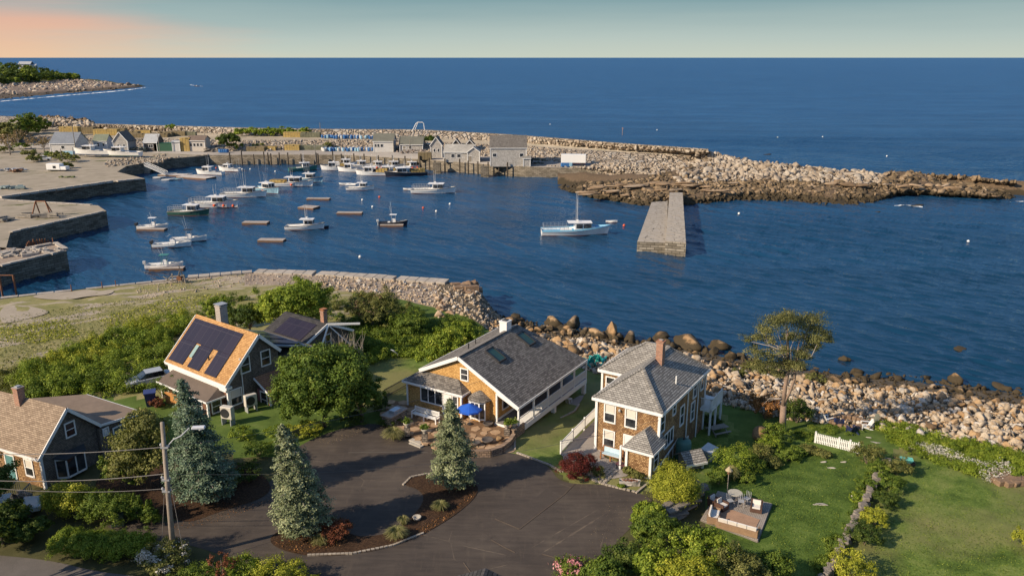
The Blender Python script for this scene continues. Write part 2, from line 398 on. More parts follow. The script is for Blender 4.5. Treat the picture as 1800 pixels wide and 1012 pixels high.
# ------------------------------------------------------------ sea
def seamat(name, near):
    m, t, b, o = newmat(name); q = NB(t); p = q.pos()
    pr = q.map(p, (1, 1, 1), (0, 0, R(40))); pr2 = q.map(p, (1, 1, 1), (0, 0, R(15)))
    w3 = q.noise(q.map(pr, (.7, 2.0, 1)), 1.0, 3, .6); w5 = q.noise(q.map(pr2, (.03, .14, 1)), 1.0, 4, .65)
    w4 = q.noise(q.map(q.map(p, (1, 1, 1), (0, 0, R(6))), (.004, .03, 1)), 1.0, 5, .7)
    xy = q.n('ShaderNodeSeparateXYZ'); q.l(p, xy.inputs[0]); ff = q.math('DIVIDE', q.math('SUBTRACT', xy.outputs[1], 130.0), 260.0, clamp=True)
    h = q.math('ADD', q.math('MULTIPLY', w3, q.math('ADD', .12, q.math('MULTIPLY', ff, .45))), q.math('MULTIPLY', w5, q.math('MULTIPLY', ff, 2.6)))
    q.bump(h, 1.0, .9, b)
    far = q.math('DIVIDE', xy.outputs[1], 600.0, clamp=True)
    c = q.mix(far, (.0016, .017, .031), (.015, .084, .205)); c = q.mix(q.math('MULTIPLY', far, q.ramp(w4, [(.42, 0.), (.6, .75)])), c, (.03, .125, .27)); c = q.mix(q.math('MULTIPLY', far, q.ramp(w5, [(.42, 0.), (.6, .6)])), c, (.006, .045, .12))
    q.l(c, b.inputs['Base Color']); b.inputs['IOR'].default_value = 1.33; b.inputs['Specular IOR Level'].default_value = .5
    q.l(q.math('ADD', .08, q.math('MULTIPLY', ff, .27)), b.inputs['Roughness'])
    return m
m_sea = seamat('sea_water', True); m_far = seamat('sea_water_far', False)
S = 90000; cxs = np.arange(-120, 1921, 1.9); rys = np.concatenate([np.arange(770, 300, -1.25), np.arange(300, 226, -.8)])
u_ = (cxs - 900) / F; v_ = (506 - rys) / F; tt = -CZ / (-sP + v_ * cP); X = np.outer(tt, u_); Y = np.repeat(((cP + v_ * sP) * tt)[:, None], len(cxs), 1)
Z = np.zeros_like(X); wr = np.random.default_rng(5); cell = np.maximum(np.repeat(np.abs(np.gradient(Y[:, 0]))[:, None], len(cxs), 1) * .75, tt[:, None] * 1.9 / F)
for i in range(64):
    lam = math.exp(wr.uniform(math.log(.9), math.log(8.0))); th = R(47) + wr.normal(0, .24); kx, ky = math.cos(th) * 2 * math.pi / lam, math.sin(th) * 2 * math.pi / lam
    am = .085 * lam / (2 * math.pi) * wr.uniform(.6, 1.3) * min(1, 2.0 / lam) ** .8; fade = np.clip((lam / cell - 1.8) / 1.6, 0, 1); ph = kx * X + ky * Y + wr.uniform(0, 6.28) + .8 * np.sin(X * .013 * (i % 5 + 1) + Y * .017)
    sn = np.sin(ph); Z += am * fade * (sn + .6 * (sn * sn - .5))
calm = .62 + .38 / (1 + np.exp(-(X - 12) / 12)); gust = .8 + .35 * np.sin(X * .031 + 1.3 * np.sin(Y * .023)) * np.sin(Y * .041 + X * .011)
Z *= calm * gust
ed = np.minimum(1, np.minimum(np.arange(len(rys))[::-1][:, None] / 25.0, np.minimum(np.arange(len(cxs)), np.arange(len(cxs))[::-1])[None, :] / 12.0)); Z *= ed
Vs = np.stack([X, Y, Z], 2).reshape(-1, 3); nr_, nc_ = X.shape; ii = np.arange(nr_ - 1)[:, None] * nc_ + np.arange(nc_ - 1)[None, :]; Fs = np.stack([ii, ii + 1, ii + nc_ + 1, ii + nc_], 2).reshape(-1, 4)
Y0, Y1 = float(Y[0, 0]), float(Y[-1, 0]); xl0, xl1, xr0, xr1 = float(X[0, 0]), float(X[-1, 0]), float(X[0, -1]), float(X[-1, -1]); nb_ = len(Vs)
Vs = np.vstack([Vs, [(xl0, Y0, 0), (xl1, Y1, 0), (-S, Y1, 0), (-S, Y0, 0), (xr0, Y0, 0), (xr1, Y1, 0), (S, Y1, 0), (S, Y0, 0), (-S, S, 0), (S, S, 0)]])
Fs = np.vstack([Fs, np.array([(0, 1, 2, 3), (4, 7, 6, 5), (2, 6, 9, 8)]) + nb_]); mis = np.zeros(len(Fs), int); mis[-3:] = 1
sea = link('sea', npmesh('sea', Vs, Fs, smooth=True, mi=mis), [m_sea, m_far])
tag(sea, 'blue wind rippled ocean and harbour water', kind='structure')

# ------------------------------------------------------------ rocks
def rockvar(seed, k=13, sub=2, round_=0):
    r = random.Random(seed); bm = bmesh.new(); bmesh.ops.create_icosphere(bm, subdivisions=sub, radius=1)
    vs = np.array([v.co[:] for v in bm.verts]); fs = np.array([[v.index for v in f.verts] for f in bm.faces]); bm.free()
    for _ in range(k):
        n = np.array([r.gauss(0, 1) for _ in range(3)]); n /= np.linalg.norm(n); d = r.uniform(.32, .66) if not round_ else r.uniform(.55, .85)
        e = vs @ n - d; vs = vs - np.outer(np.clip(e, 0, None), n) * .92
    if not round_:
        vs = vs + np.array([[r.gauss(0, .045) for _ in range(3)] for _ in vs])
    else:
        for i, p in enumerate(vs): vs[i] *= 1 + .22 * mnoise.noise(Vector(p * 1.3) + Vector((seed, 0, 0))) + .08 * mnoise.noise(Vector(p * 4) + Vector((seed, 0, 0)))
    vs *= np.array([1, r.uniform(.6, .95), r.uniform(.5, .8)])
    return vs, fs
RV = [rockvar(s) for s in range(10)]; RB = [rockvar(50 + s, 11, 3, 1) for s in range(5)]
def rot_rand(n, tilt=.5):
    a = rng.uniform(0, 2 * math.pi, n); bx = rng.normal(0, tilt, n); by = rng.normal(0, tilt, n)
    ca, sa = np.cos(a), np.sin(a); cx, sx = np.cos(bx), np.sin(bx); cy, sy = np.cos(by), np.sin(by)
    Rz = np.zeros((n, 3, 3)); Rz[:, 0, 0] = ca; Rz[:, 0, 1] = -sa; Rz[:, 1, 0] = sa; Rz[:, 1, 1] = ca; Rz[:, 2, 2] = 1
    Rx = np.zeros((n, 3, 3)); Rx[:, 0, 0] = 1; Rx[:, 1, 1] = cx; Rx[:, 1, 2] = -sx; Rx[:, 2, 1] = sx; Rx[:, 2, 2] = cx
    Ry = np.zeros((n, 3, 3)); Ry[:, 1, 1] = 1; Ry[:, 0, 0] = cy; Ry[:, 0, 2] = sy; Ry[:, 2, 0] = -sy; Ry[:, 2, 2] = cy
    return Rz @ Rx @ Ry
def heap(name, P, size, mat, label, kind='stuff', tilt=.4):
    P = np.asarray(P); n = len(P); size = np.asarray(size); Rm = rot_rand(n, tilt); vid = rng.integers(0, len(RV), n); att = rng.uniform(0, 1, n)
    VV = []; FF = []; AA = []; off = 0
    for k, (rv, rf) in enumerate(RV):
        idx = np.where(vid == k)[0]
        if not len(idx): continue
        vv = np.einsum('nij,vj->nvi', Rm[idx], rv) * size[idx][:, None, None] + P[idx][:, None, :]
        VV.append(vv.reshape(-1, 3)); ff = rf[None] + (np.arange(len(idx)) * len(rv))[:, None, None] + off
        FF.append(ff.reshape(-1, 3)); AA.append(np.repeat(att[idx], len(rf))); off += len(idx) * len(rv)
    o = link(name, npmesh(name, np.vstack(VV), np.vstack(FF), np.concatenate(AA)), mat); tag(o, label, kind=kind); return o
def loft_sample(L, n, c0=0, c1=None, r0=0, r1=None):
    """area-uniform random points on a grid L (C,R,3)"""
    L = np.asarray([[tuple(p) for p in row] for row in L]); c1 = c1 or L.shape[0]; r1 = r1 or L.shape[1]; L = L[c0:c1, r0:r1]
    A, B, C, D = L[:-1, :-1], L[1:, :-1], L[1:, 1:], L[:-1, 1:]
    ar = np.linalg.norm(np.cross(C - A, D - B), axis=2).ravel(); ar /= ar.sum()
    k = rng.choice(len(ar), n, p=ar); u = rng.uniform(0, 1, (n, 1)); v = rng.uniform(0, 1, (n, 1))
    A, B, C, D = [q.reshape(-1, 3)[k] for q in (A, B, C, D)]
    return (A * (1 - u) + B * u) * (1 - v) + (D * (1 - u) + C * u) * v
GA = np.array(V).reshape(len(cols), nr, 3)
pal_mix = [(.10, .065, .04), (.27, .165, .075), (.40, .24, .11), (.48, .32, .17), (.36, .26, .17), (.55, .45, .33)]
pal_pale = [(.28, .20, .125), (.45, .355, .25), (.55, .465, .355), (.50, .345, .195), (.52, .47, .40), (.74, .67, .58)]
pal_far = [(.20, .15, .10), (.34, .27, .20), (.44, .36, .27), (.50, .43, .34), (.40, .36, .31)]
pal_brown = [(.05, .038, .022), (.12, .085, .045), (.24, .165, .09), (.38, .28, .18)]
rk_shore = rockmat('shore_rock', pal_mix, wet=1.25)
rk_pale = rockmat('pale_rock', pal_pale, wet=.4)
rk_far = rockmat('breakwater_rock', pal_far, wet=1.4, wetc=(.045, .035, .02))
rk_brown = rockmat('brown_rock', pal_brown, wet=1.5)
cix = lambda px: int((px + 400) / 10)
# beach rocks on the near shore (the nearest, largest boulders follow one by one below)
Pr = loft_sample(GA, 5200, cix(860), cix(2000), 0, 12)
keep = []
for k, p in enumerate(Pr): keep.append(p[2] > -1.6)
Pr = Pr[keep]; sz = np.exp(rng.normal(-1.4, .6, len(Pr))); sz = np.clip(sz, .16, 1.0); Pr[:, 2] += sz * .25
heap('rocks', Pr, sz, rk_shore, 'small brown and orange rocks along the waterline')
Pr = loft_sample(GA, 5200, cix(1000), cix(2000), 4, 13); sz = np.clip(np.exp(rng.normal(-1.4, .55, len(Pr))), .1, 1.0); Pr[:, 2] += sz * .35
heap('rocks', Pr, sz, rk_pale, 'pale granite rubble above the tide line')
Pr = loft_sample(GA, 1500, cix(560), cix(890), 2, 12); sz = np.clip(np.exp(rng.normal(-1.6, .5, len(Pr))), .08, .6); Pr[:, 2] += sz * .3
heap('rocks', Pr, sz, rk_pale, 'broken stone rubble behind the old seawall')
Pr = loft_sample(GA, 1300, cix(240), cix(620), 2, 12); sz = np.clip(np.exp(rng.normal(-2.2, .4, len(Pr))), .05, .3); Pr[:, 2] += sz * .3
heap('rocks', Pr, sz, rk_pale, 'small stone chips on the quay field')
# individual boulders
def boulder_mesh(k, rounded):
    rv, rf = (RB if rounded else RV)[k % (5 if rounded else 10)]
    return npmesh('boulder', rv, rf, np.full(len(rf), (.15, .35, .55, .75, .95)[k % 5]), smooth=rounded)
BM = [boulder_mesh(k, False) for k in range(10)] + [boulder_mesh(k, True) for k in range(5)]
for m_ in BM: m_.materials.append(rk_shore)
BMP = [boulder_mesh(k, False) for k in range(10)]
for m_ in BMP: m_.materials.append(rk_pale)
Pb = loft_sample(GA, 110, cix(890), cix(1330), 1, 11)
for p in Pb:
    o = link('boulder', BM[rng.integers(0, 15)], None); s = float(rng.uniform(.6, 1.15)); o.location = (p[0], p[1], p[2] + s * .3); o.scale = (s, s * .9, s); o.rotation_euler = tuple(rng.uniform(-.4, .4, 2)) + (rng.uniform(0, 6),)
    tag(o, 'rough brown boulder on the shore behind the houses', 'boulder', 'boulders on the shore behind the houses')
Pb = loft_sample(GA, 170, cix(1330), cix(1960), 3, 13)
for p in Pb:
    pale = p[2] > 1.6; o = link('boulder', (BMP[rng.integers(0, 10)] if pale else BM[rng.integers(0, 15)]), None); s = float(rng.uniform(.5, .95)); o.location = (p[0], p[1], p[2] + s * .3); o.scale = (s, s, s); o.rotation_euler = tuple(rng.uniform(-.4, .4, 2)) + (rng.uniform(0, 6),)
    tag(o, 'granite boulder on the stony beach right of the pine', 'boulder', 'boulders on the stony beach')
big = [(893, 570, 1.6, 1.0, 'rounded tan boulder standing in the water behind the white chimney'), (915, 577, 1.1, .9, 'flat tan boulder just right of the white chimney'), (972, 572, 1.7, 1.3, 'large rounded boulder split in two at the water edge'), (1006, 574, 1.7, 1.5, 'rounded boulder with a dark shaded side at the water edge'),
       (963, 583, 1.5, .9, 'low orange boulder in front of the split boulder'), (985, 582, 1.2, .8, 'low orange boulder at the foot of the split boulder'), (1075, 592, 1.6, 1.9, 'tall egg shaped boulder standing highest on the shore'), (1047, 594, 1.8, 1.3, 'orange rounded boulder left of the egg shaped one'), (1106, 600, 1.6, 1.3, 'brown faceted boulder right of the egg shaped one'),
       (1048, 618, 1.1, 1.3, 'pointed standing stone between the two houses'), (1160, 597, 1.6, 1.0, 'brown boulder behind the gray hip roof ridge'), (1208, 606, 3.0, 1.2, 'huge smooth brown ledge boulder behind the brick chimney'), (1263, 612, 1.7, 1.1, 'domed brown boulder right of the huge ledge'),
       (1298, 679, 1.3, .6, 'broad orange stained flat boulder beside the pale rubble'), (1483, 632, .9, .5, 'pale flat rock poking out of the water right of the pine'), (1686, 612, 1.2, .25, 'small tan rock awash off the beach'), (1677, 656, 1.0, 1.0, 'stacked orange boulder at the dark weed line'), (1505, 655, 1.0, .6, 'squared tan boulder by the weed line'), (1755, 672, 1.2, .5, 'long brown slab on the beach at far right'),
       (1218, 765, 1.1, .9, None), (1335, 768, 1.2, .8, 'big grey garden boulder in front of the pine')]
for k, (px, py, s, h, lab) in enumerate(big):
    if lab is None: continue
    p = P3(px, py, 0.0) if py < 615 or 'water' in lab or 'awash' in lab else G(px, py)
    o = link('boulder', BM[10 + k % 5] if 'pointed' not in lab else BM[3], None); o.location = (p.x, p.y, max(p.z, .0) + h * (.35 if 'awash' not in lab else -.2)); o.scale = (s, s * .8, h * 1.3); o.rotation_euler = (0, 0, k * 1.3)
    tag(o, lab, 'boulder')

# ------------------------------------------------------------ generic loft
def loft(rows, xs, sub=1, amp=0.):
    """rows: list of ([(x,y,z)...] in px/px/m). returns grid [col][row]"""
    L = []
    for px in xs:
        pts = []
        for r in rows:
            a = np.array(r[0]) if isinstance(r, tuple) else np.array(r)
            p = P3(px, float(np.interp(px, a[:, 0], a[:, 1])), float(np.interp(px, a[:, 0], a[:, 2])))
            if isinstance(r, tuple):
                d = Vector((p.x, p.y, 0)).normalized(); p += d * r[1]; p.z = r[2]
            pts.append(p)
        line = []
        for a, b_ in zip(pts[:-1], pts[1:]):
            for j in range(sub): line.append(a.lerp(b_, j / sub))
        line.append(pts[-1]); L.append(line)
    if amp:
        for line in L:
            for p in line: p.z += mnoise.noise(p * .12) * amp + mnoise.noise(p * .4) * amp * .5
    return L
def loftmesh(name, L, mat, label=None, mi=None, kind='structure', smooth=False):
    C, Rn = len(L), len(L[0]); v = [tuple(p) for line in L for p in line]
    f = [(i * Rn + j, i * Rn + j + 1, (i + 1) * Rn + j + 1, (i + 1) * Rn + j) for i in range(C - 1) for j in range(Rn - 1)]
    mm = [mi[j] for i in range(C - 1) for j in range(Rn - 1)] if mi else None
    o = link(name, npmesh(name, v, f, mi=mm, smooth=smooth), mat)
    return tag(o, label, kind=kind)
def stonewall(name, c1, c2, bw=1.2, bh=.45):
    return course(name, c1, c2, bw, bh, .03, (.03, .025, .02), amt=.25, bump=.9)
quay_stone = stonewall('quay_stone', (.10, .085, .06), (.26, .22, .165))
cap_stone = M('granite_cap', (.42, .37, .31), .85, 3, .3, .5)
gravel = groundmat('gravel_yard', [(.3, (.22, .19, .14)), (.5, (.34, .29, .22)), (.7, (.42, .36, .28))], .25, patch=(.11, (.13, .14, .05), .60))
roadm = groundmat('quay_road', [(.3, (.24, .22, .20)), (.7, (.34, .31, .28))], .2)
# harbour breakwater: quay edge, road, rubble slope, terrace, upper slope, crest, outer toe
Bq = [(-200, 250, 3.5), (370, 273, 3.5), (450, 272, 3.5), (600, 272, 3.5), (737, 280, 3.5), (860, 289, 3.5), (925, 293, 3.5), (1020, 296, 3.0), (1100, 302, 2.5), (1245, 300, 3)]
Cq = [(-200, 235, 3.6), (200, 262, 3.6), (300, 265, 3.6), (450, 266, 3.6), (600, 262, 3.6), (700, 265, 3.6), (800, 270, 3.6), (930, 282, 3.6), (1020, 287, 3.6), (1100, 288, 4), (1245, 284, 4.5)]
Dq = [(-200, 225, 6), (200, 243, 6), (450, 247, 6.5), (600, 246, 6.5), (700, 247, 6.5), (900, 256, 6.5), (1000, 262, 6.5), (1100, 268, 6.5), (1245, 275, 6.5)]
Eq = [(-200, 214, 6), (120, 228, 6), (300, 232, 6.5), (450, 238, 6.5), (600, 240, 6.5), (740, 242, 6.5), (900, 250, 6.5), (1000, 257, 6.5), (1100, 264, 6.5), (1245, 272, 6.5)]
Fq = [(-200, 196, 9), (80, 208, 9), (150, 218, 9), (300, 222, 9), (450, 226, 9), (560, 228, 9), (740, 229, 9), (900, 238, 9), (1000, 246, 9), (1100, 254, 9), (1245, 264, 9)]
xs = list(range(-200, 1246, 15)) + [1245]
LB = loft([(Bq, 0, -1.5), Bq, Cq, Dq, Eq, Fq, (Fq, 4, 9.), (Fq, 16, -1.5)], xs, 1)
def armour(name, pal, sc):
    m, t, b, o = newmat(name); q = NB(t); p = q.pos(); pd = q.n('ShaderNodeVectorMath', operation='ADD'); nz = q.n('ShaderNodeTexNoise'); nz.inputs['Scale'].default_value = .6; q.l(p, nz.inputs['Vector']); q.l(p, pd.inputs[0]); q.l(nz.outputs['Color'], pd.inputs[1])
    a = q.n('ShaderNodeTexVoronoi'); a.inputs['Scale'].default_value = sc; q.l(pd.outputs[0], a.inputs['Vector']); e = q.n('ShaderNodeTexVoronoi', feature='DISTANCE_TO_EDGE'); e.inputs['Scale'].default_value = sc; q.l(pd.outputs[0], e.inputs['Vector'])
    s = q.n('ShaderNodeSeparateColor'); q.l(a.outputs['Color'], s.inputs[0]); col = q.ramp(s.outputs[0], [(i / (len(pal) - 1), c) for i, c in enumerate(pal)]); n1 = q.noise(p, 3, 4)
    col = q.mix(q.ramp(n1, [(.4, 0.), (.8, .4)]), col, (.12, .10, .07)); g = q.ramp(e.outputs[0], [(.0, 1.), (.07, 0.)]); col = q.mix(g, col, (.035, .028, .02)); q.l(col, b.inputs['Base Color']); b.inputs['Roughness'].default_value = .9
    h = q.math('ADD', q.math('MULTIPLY', q.ramp(e.outputs[0], [(.0, 0.), (.16, 1.)]), 1.), q.math('MULTIPLY', s.outputs[1], .8)); q.bump(h, 1.0, .5, b); return m
arm_m = armour('armour_blocks', pal_far, .55)
breakwater = loftmesh('breakwater', LB, [quay_stone, roadm, arm_m, gravel], 'long granite breakwater sheltering the harbour', mi=[0, 1, 2, 3, 2, 2, 2])
def sub_loft(rows, xs): return loft(rows, xs, 1)
def scat(rows, x0, x1, n, mean, sd, lo, hi, mat, label, lift=.2, name='rocks'):
    L = loft(rows, list(range(x0, x1 + 1, 15))); Pp = loft_sample(L, n); s = np.clip(np.exp(rng.normal(math.log(mean), sd, n)), lo, hi); Pp[:, 2] += s * lift
    return heap(name, Pp, s, mat, label)
scat([Eq, Fq], 60, 1245, 1700, .9, .3, .45, 1.5, rk_far, 'pale armour stones on the upper breakwater slope', -.55)
scat([Fq, (Fq, 4, 9.)], -100, 1245, 1300, .85, .2, .5, 1.2, rk_far, 'armour stones on the breakwater crest', -.62)
scat([Cq, Dq], 360, 1000, 1900, .75, .35, .3, 1.4, rk_far, 'rubble slope behind the harbour road', -.1)
scat([Cq, Dq], 1000, 1245, 700, .6, .3, .3, 1.0, rk_far, 'fitted stone face beyond the trailer', -.4)
scat([Cq, Dq], 130, 360, 260, .7, .35, .3, 1.3, rk_far, 'rubble behind the small harbour sheds', .1)
# rubble banks towards the water
bank_t = [(920, 291, 3.3), (1020, 295, 3.2), (1100, 300, 3), (1245, 300, 3.4)]
bank_m = [(920, 299, 1.2), (1020, 303, 1.4), (1100, 309, 1.4), (1245, 318, 2.2)]
bank_b = [(920, 308, -.8), (1000, 315, -.8), (1050, 322, -.6), (1130, 322, .2), (1245, 330, .8)]
loftmesh('foreshore', loft([bank_b, bank_m, bank_t], list(range(920, 1246, 13)), 3, .5), gm_beach, 'weed covered foreshore below the breakwater')
scat([bank_b, bank_m, bank_t], 920, 1245, 2200, .6, .35, .25, 1.3, rk_far, 'weedy rubble bank at the end of the quay')
mN = [(980, 336, -.8), (1050, 355, -.8), (1100, 362, -.8), (1140, 369, -.8), (1200, 367, -.8), (1300, 357, -.8), (1400, 360, -.8), (1480, 367, -.8), (1540, 362, -.8), (1570, 348, -.8), (1640, 347, -.8), (1740, 353, -.8), (1800, 352, -.8)]
m1 = [(980, 334, -.4), (1050, 342, 1.4), (1140, 350, 1.6), (1250, 343, 1.6), (1350, 335, 1.8), (1450, 340, 1.8), (1540, 342, 1.2), (1600, 334, 1.6), (1740, 345, 1.0), (1800, 351, -.5)]
m2 = [(980, 332, -.6), (1050, 330, 2.0), (1140, 326, 2.6), (1250, 322, 2.4), (1350, 318, 3.2), (1450, 322, 3.2), (1540, 325, 3.0), (1600, 316, 3.2), (1700, 334, 1.6), (1800, 350, -.6)]
mC = [(980, 330, -.8), (1050, 322, 1.0), (1140, 314, 2.6), (1200, 296, 4.5), (1260, 276, 6.0), (1330, 286, 5.6), (1400, 294, 5), (1500, 304, 4.2), (1550, 309, 3.6), (1580, 303, 4.4), (1620, 308, 3.4), (1660, 322, 1.6), (1700, 326, 1.4), (1760, 338, .6), (1800, 349, -.8)]
xm = list(range(980, 1801, 10))
LM = loft([mN, m1, m2, mC, (mC, 5, 3.0), (mC, 18, -1.6)], xm, 3, 1.0)
ledge_m = rockmat('ledge_rock', [(.12, .08, .045), (.26, .175, .10), (.36, .26, .17), (.42, .34, .26)], wet=1.5)
loftmesh('rock_ledge', LM, ledge_m, 'brown bedrock ledge running out from the breakwater')
scat([m2, mC, (mC, 6, 3.0)], 1190, 1560, 2600, .85, .45, .3, 2.2, rk_far, 'pale broken rock heap beyond the breakwater end', .15)
scat([mN, m1, m2], 1240, 1600, 2400, .75, .4, .3, 1.6, rk_brown, 'dark weedy rocks along the ledge waterline', .1)
scat([mN, m1, m2, mC], 985, 1260, 2300, .65, .5, .25, 1.9, rk_brown, 'brown rocks on the low ledge', .05)
scat([[(1040, 296, 3.2), (1245, 300, 3.2)], Cq], 1040, 1245, 900, .7, .35, .3, 1.4, rk_far, 'rubble covering the quay end beyond the trailer', .1)
scat([(mC, 1, 3.5), (mC, 14, -.3)], 1540, 1790, 700, .9, .4, .3, 2., rk_brown, 'brown rocks on the back of the outermost ledge', .1)
scat([mN, m1, mC, (mC, 8, 1.0)], 1545, 1795, 1100, .8, .45, .3, 2.2, rk_brown, 'brown rocks on the outermost ledge', .15)
scat([(mC, 8, 1.5), (mC, 16, -.6)], 1250, 1500, 420, 1.1, .4, .4, 2., rk_brown, 'dark rocks on the seaward side', .1)
for (px, py, s, lab) in [(1610, 362, 1.8, 'dark rock awash in white foam right of the ledge'), (1540, 373, 1.0, 'small orange rock at the tip of the weedy ledge'), (1348, 272, 1.6, 'dark rock seaward of the breakwater end')]:
    p = P3(px, py, 0); o = link('boulder', BM[4], None); o.location = p; o.scale = (s * 1.6, s, s * .4); tag(o, lab, 'boulder')
scat([[(1225, 276, 6), (1300, 290, 5.0)], [(1225, 263, 9), (1260, 270, 7.4), (1300, 281, 5.8)]], 1225, 1300, 150, 1.1, .3, .5, 1.8, rk_far, 'stones where the breakwater crest falls away', -.1)
slab_w = rockmat('slab_warm', [(.16, .105, .06), (.30, .20, .115), (.40, .28, .17), (.46, .36, .26)], wet=.8)
# bedrock slabs lying on the ledge
for k, (px, py, z, L_, W_) in enumerate([(1190, 325, 2.9, 13, 3), (1160, 322, 3, 9, 2.5), (1230, 328, 2.7, 10, 2.6), (1110, 332, 2.3, 7, 2.2), (1495, 306, 4.4, 8, 3), (1530, 312, 3.6, 6, 2.6), (1085, 331, 1.8, 5, 2)]):
    o = link('ledge_stone', BM[11 + k % 4], None); o.location = P3(px, py, z); o.scale = (L_ / 2, W_ / 2, .8); o.rotation_euler = (.05, 0, -.1 + .1 * (k % 3)); o.data = o.data.copy(); o.data.materials.clear(); o.data.materials.append(rk_pale if k > 3 and k < 6 else ledge_m)
    tag(o, 'smooth bedrock slab on the ledge beyond the harbour', 'rock slab', 'smooth slabs on the ledge')

for k in range(26):
    px = random.uniform(1020, 1300); py = float(np.interp(px, [1020, 1140, 1300], [333, 330, 326])) + random.uniform(-7, 12); z = float(np.interp(py, [318, 330, 345, 355], [3.2, 2.6, 1.5, .6]))
    o = link('ledge_stone', BM[k % 10].copy(), None); o.location = P3(px, py, z + .5); o.scale = (random.uniform(2, 5.5), random.uniform(.9, 2.0), random.uniform(.6, 1.0)); o.rotation_euler = (random.uniform(-.15, .15), 0, random.uniform(-.25, .15)); o.data.materials.clear(); o.data.materials.append(slab_w)
    tag(o, 'warm brown angular slab on the low ledge behind the jetty', 'rock slab', 'angular slabs on the low ledge')
for k in range(12):
    px = random.uniform(1400, 1760); py = float(np.interp(px, [1400, 1540, 1620, 1760], [316, 326, 322, 345])) + random.uniform(-3, 4)
    o = link('ledge_stone', BM[k % 10].copy(), None); o.location = P3(px, py, float(np.interp(px, [1400, 1600, 1760], [3.6, 3.4, 1.0]))); o.scale = (random.uniform(2, 4.5), random.uniform(1, 2.2), random.uniform(.7, 1.3)); o.rotation_euler = (random.uniform(-.2, .2), random.uniform(-.15, .15), random.uniform(-.4, .2)); o.data.materials.clear(); o.data.materials.append(slab_w)
    tag(o, 'brown ledge outcrop on the tapering outer reef', 'rock slab', 'outcrops on the outer reef')
# left-hand harbour land and piers
def plate(name, pts, z, mat, label, wall=None, bottom=-1.5, kind='structure', zl=None):
    w = [P3(x, y, z) for x, y in pts]
    mb = MB(); mb.add([tuple(p) for p in w], [tuple(range(len(w)))])
    top = mb.build(name, mat, None); tag(top, label, kind=kind)
    if wall:
        mw = MB(); n = len(w)
        for i in range(n):
            a, c = w[i], w[(i + 1) % n]; cen = sum(w, Vector()) / n
            mw.add([(a.x, a.y, z - .01), (c.x, c.y, z - .01), (c.x, c.y, bottom), (a.x, a.y, bottom)], [(0, 1, 2, 3)])
        ow = mw.build(wall[0], wall[1], None)
        tag(ow, wall[2], kind='structure')
    return w
landL = [(255, 314), (180, 322), (100, 333), (0, 350), (-300, 395), (-420, 300), (-300, 232), (-100, 238), (60, 236), (160, 256), (220, 266), (320, 271), (368, 273), (300, 279), (262, 285), (222, 292), (206, 302)]
plate('harbor_yard', landL, 3.45, gravel, 'gravel boat yard behind the harbour', ('harbor_yard_wall', quay_stone, 'old granite wall of the boat yard'))
pier2 = [(-300, 330), (0, 351), (172, 361), (187, 371), (18, 409), (10, 438), (-300, 500)]
plate('stone_pier', pier2, 3.5, gravel, 'flat topped stone pier covered with gravel', ('stone_pier_wall', quay_stone, 'dark granite side wall of the gravel topped pier'))
pier3 = [(-200, 425), (44, 437), (97, 428), (117, 441), (0, 467), (-250, 520)]
plate('ruined_pier', pier3, 3.5, gm_rubble, 'broken stone pier nearest the field', ('ruined_pier_wall', quay_stone, 'dark granite side wall of the broken pier'))
# granite capping blocks along the edges of the piers
def caprow(a, b_, z, w, step, mat, name, label, zt=.35, inset=0):
    p, q_ = P3(*a, z), P3(*b_, z); d = (q_ - p); L_ = d.length; d.normalize(); n = int(L_ / step); rz = math.atan2(d.y, d.x); mb = MB()
    for i in range(n):
        c = p + d * (i + .5) * step; c.z = z + zt / 2 - .1 + random.uniform(-.03, .03)
        mb.rbox(c, (step * .93, w * random.uniform(.9, 1.1), zt), rz + random.uniform(-.02, .02))
    o = mb.build(name, mat); tag(o, label, 'kerb'); return o
caprow((0, 348), (205, 319), 3.5, 1.5, 2.4, cap_stone, 'stone_capping', 'row of raised granite blocks edging the boat yard', .6)
caprow((205, 319), (254, 314), 3.5, 1.8, 2.2, cap_stone, 'stone_capping', 'granite cap blocks at the tip of the boat yard wall', .4)
caprow((18, 408), (185, 371), 3.5, 1.0, 2.0, cap_stone, 'stone_capping', 'granite cap blocks along the gravel topped pier', .3)
caprow((0, 351), (172, 361), 3.5, 1.0, 2.0, cap_stone, 'stone_capping', 'pale cap blocks on the far edge of the gravel topped pier', .25)
caprow((0, 467), (116, 440), 3.5, .9, 1.5, cap_stone, 'stone_capping', 'cap blocks on the near edge of the broken pier', .3)
caprow((97, 428), (116, 440), 3.5, .9, 1.5, cap_stone, 'stone_capping', 'cap blocks on the end of the broken pier', .45)
caprow((48, 438), (97, 429), 3.5, .8, 1.5, cap_stone, 'stone_capping', 'cap blocks on the far edge of the broken pier', .5)
# slipway rubble at the head of the harbour
rb1 = [(190, 302, -.8), (262, 310, -.8), (300, 293, -.8), (340, 289, -.8), (372, 287, -.8)]
rb2 = [(190, 292, 3.4), (262, 286, 3.4), (300, 279, 3.4), (340, 275, 3.4), (372, 273, 3.4)]
loftmesh('foreshore', loft([rb1, rb2], list(range(190, 373, 10)), 3, .5), gm_rubble, 'stony foreshore at the head of the harbour')
scat([rb1, rb2], 190, 375, 900, .6, .35, .3, 1.2, rk_far, 'rubble bank at the head of the harbour')
scat([[(180, 295, 3.4), (260, 287, 3.4)], [(190, 284, 3.5), (300, 270, 3.5)]], 185, 300, 260, .6, .3, .3, 1.1, rk_far, 'stones scattered above the slipway')
scat([[(80, 220, 8), (180, 226, 8)], [(80, 208, 9), (180, 219, 9)]], 80, 180, 150, 1.4, .3, .5, 2.2, rk_far, 'pale ledge rocks at the root of the breakwater')
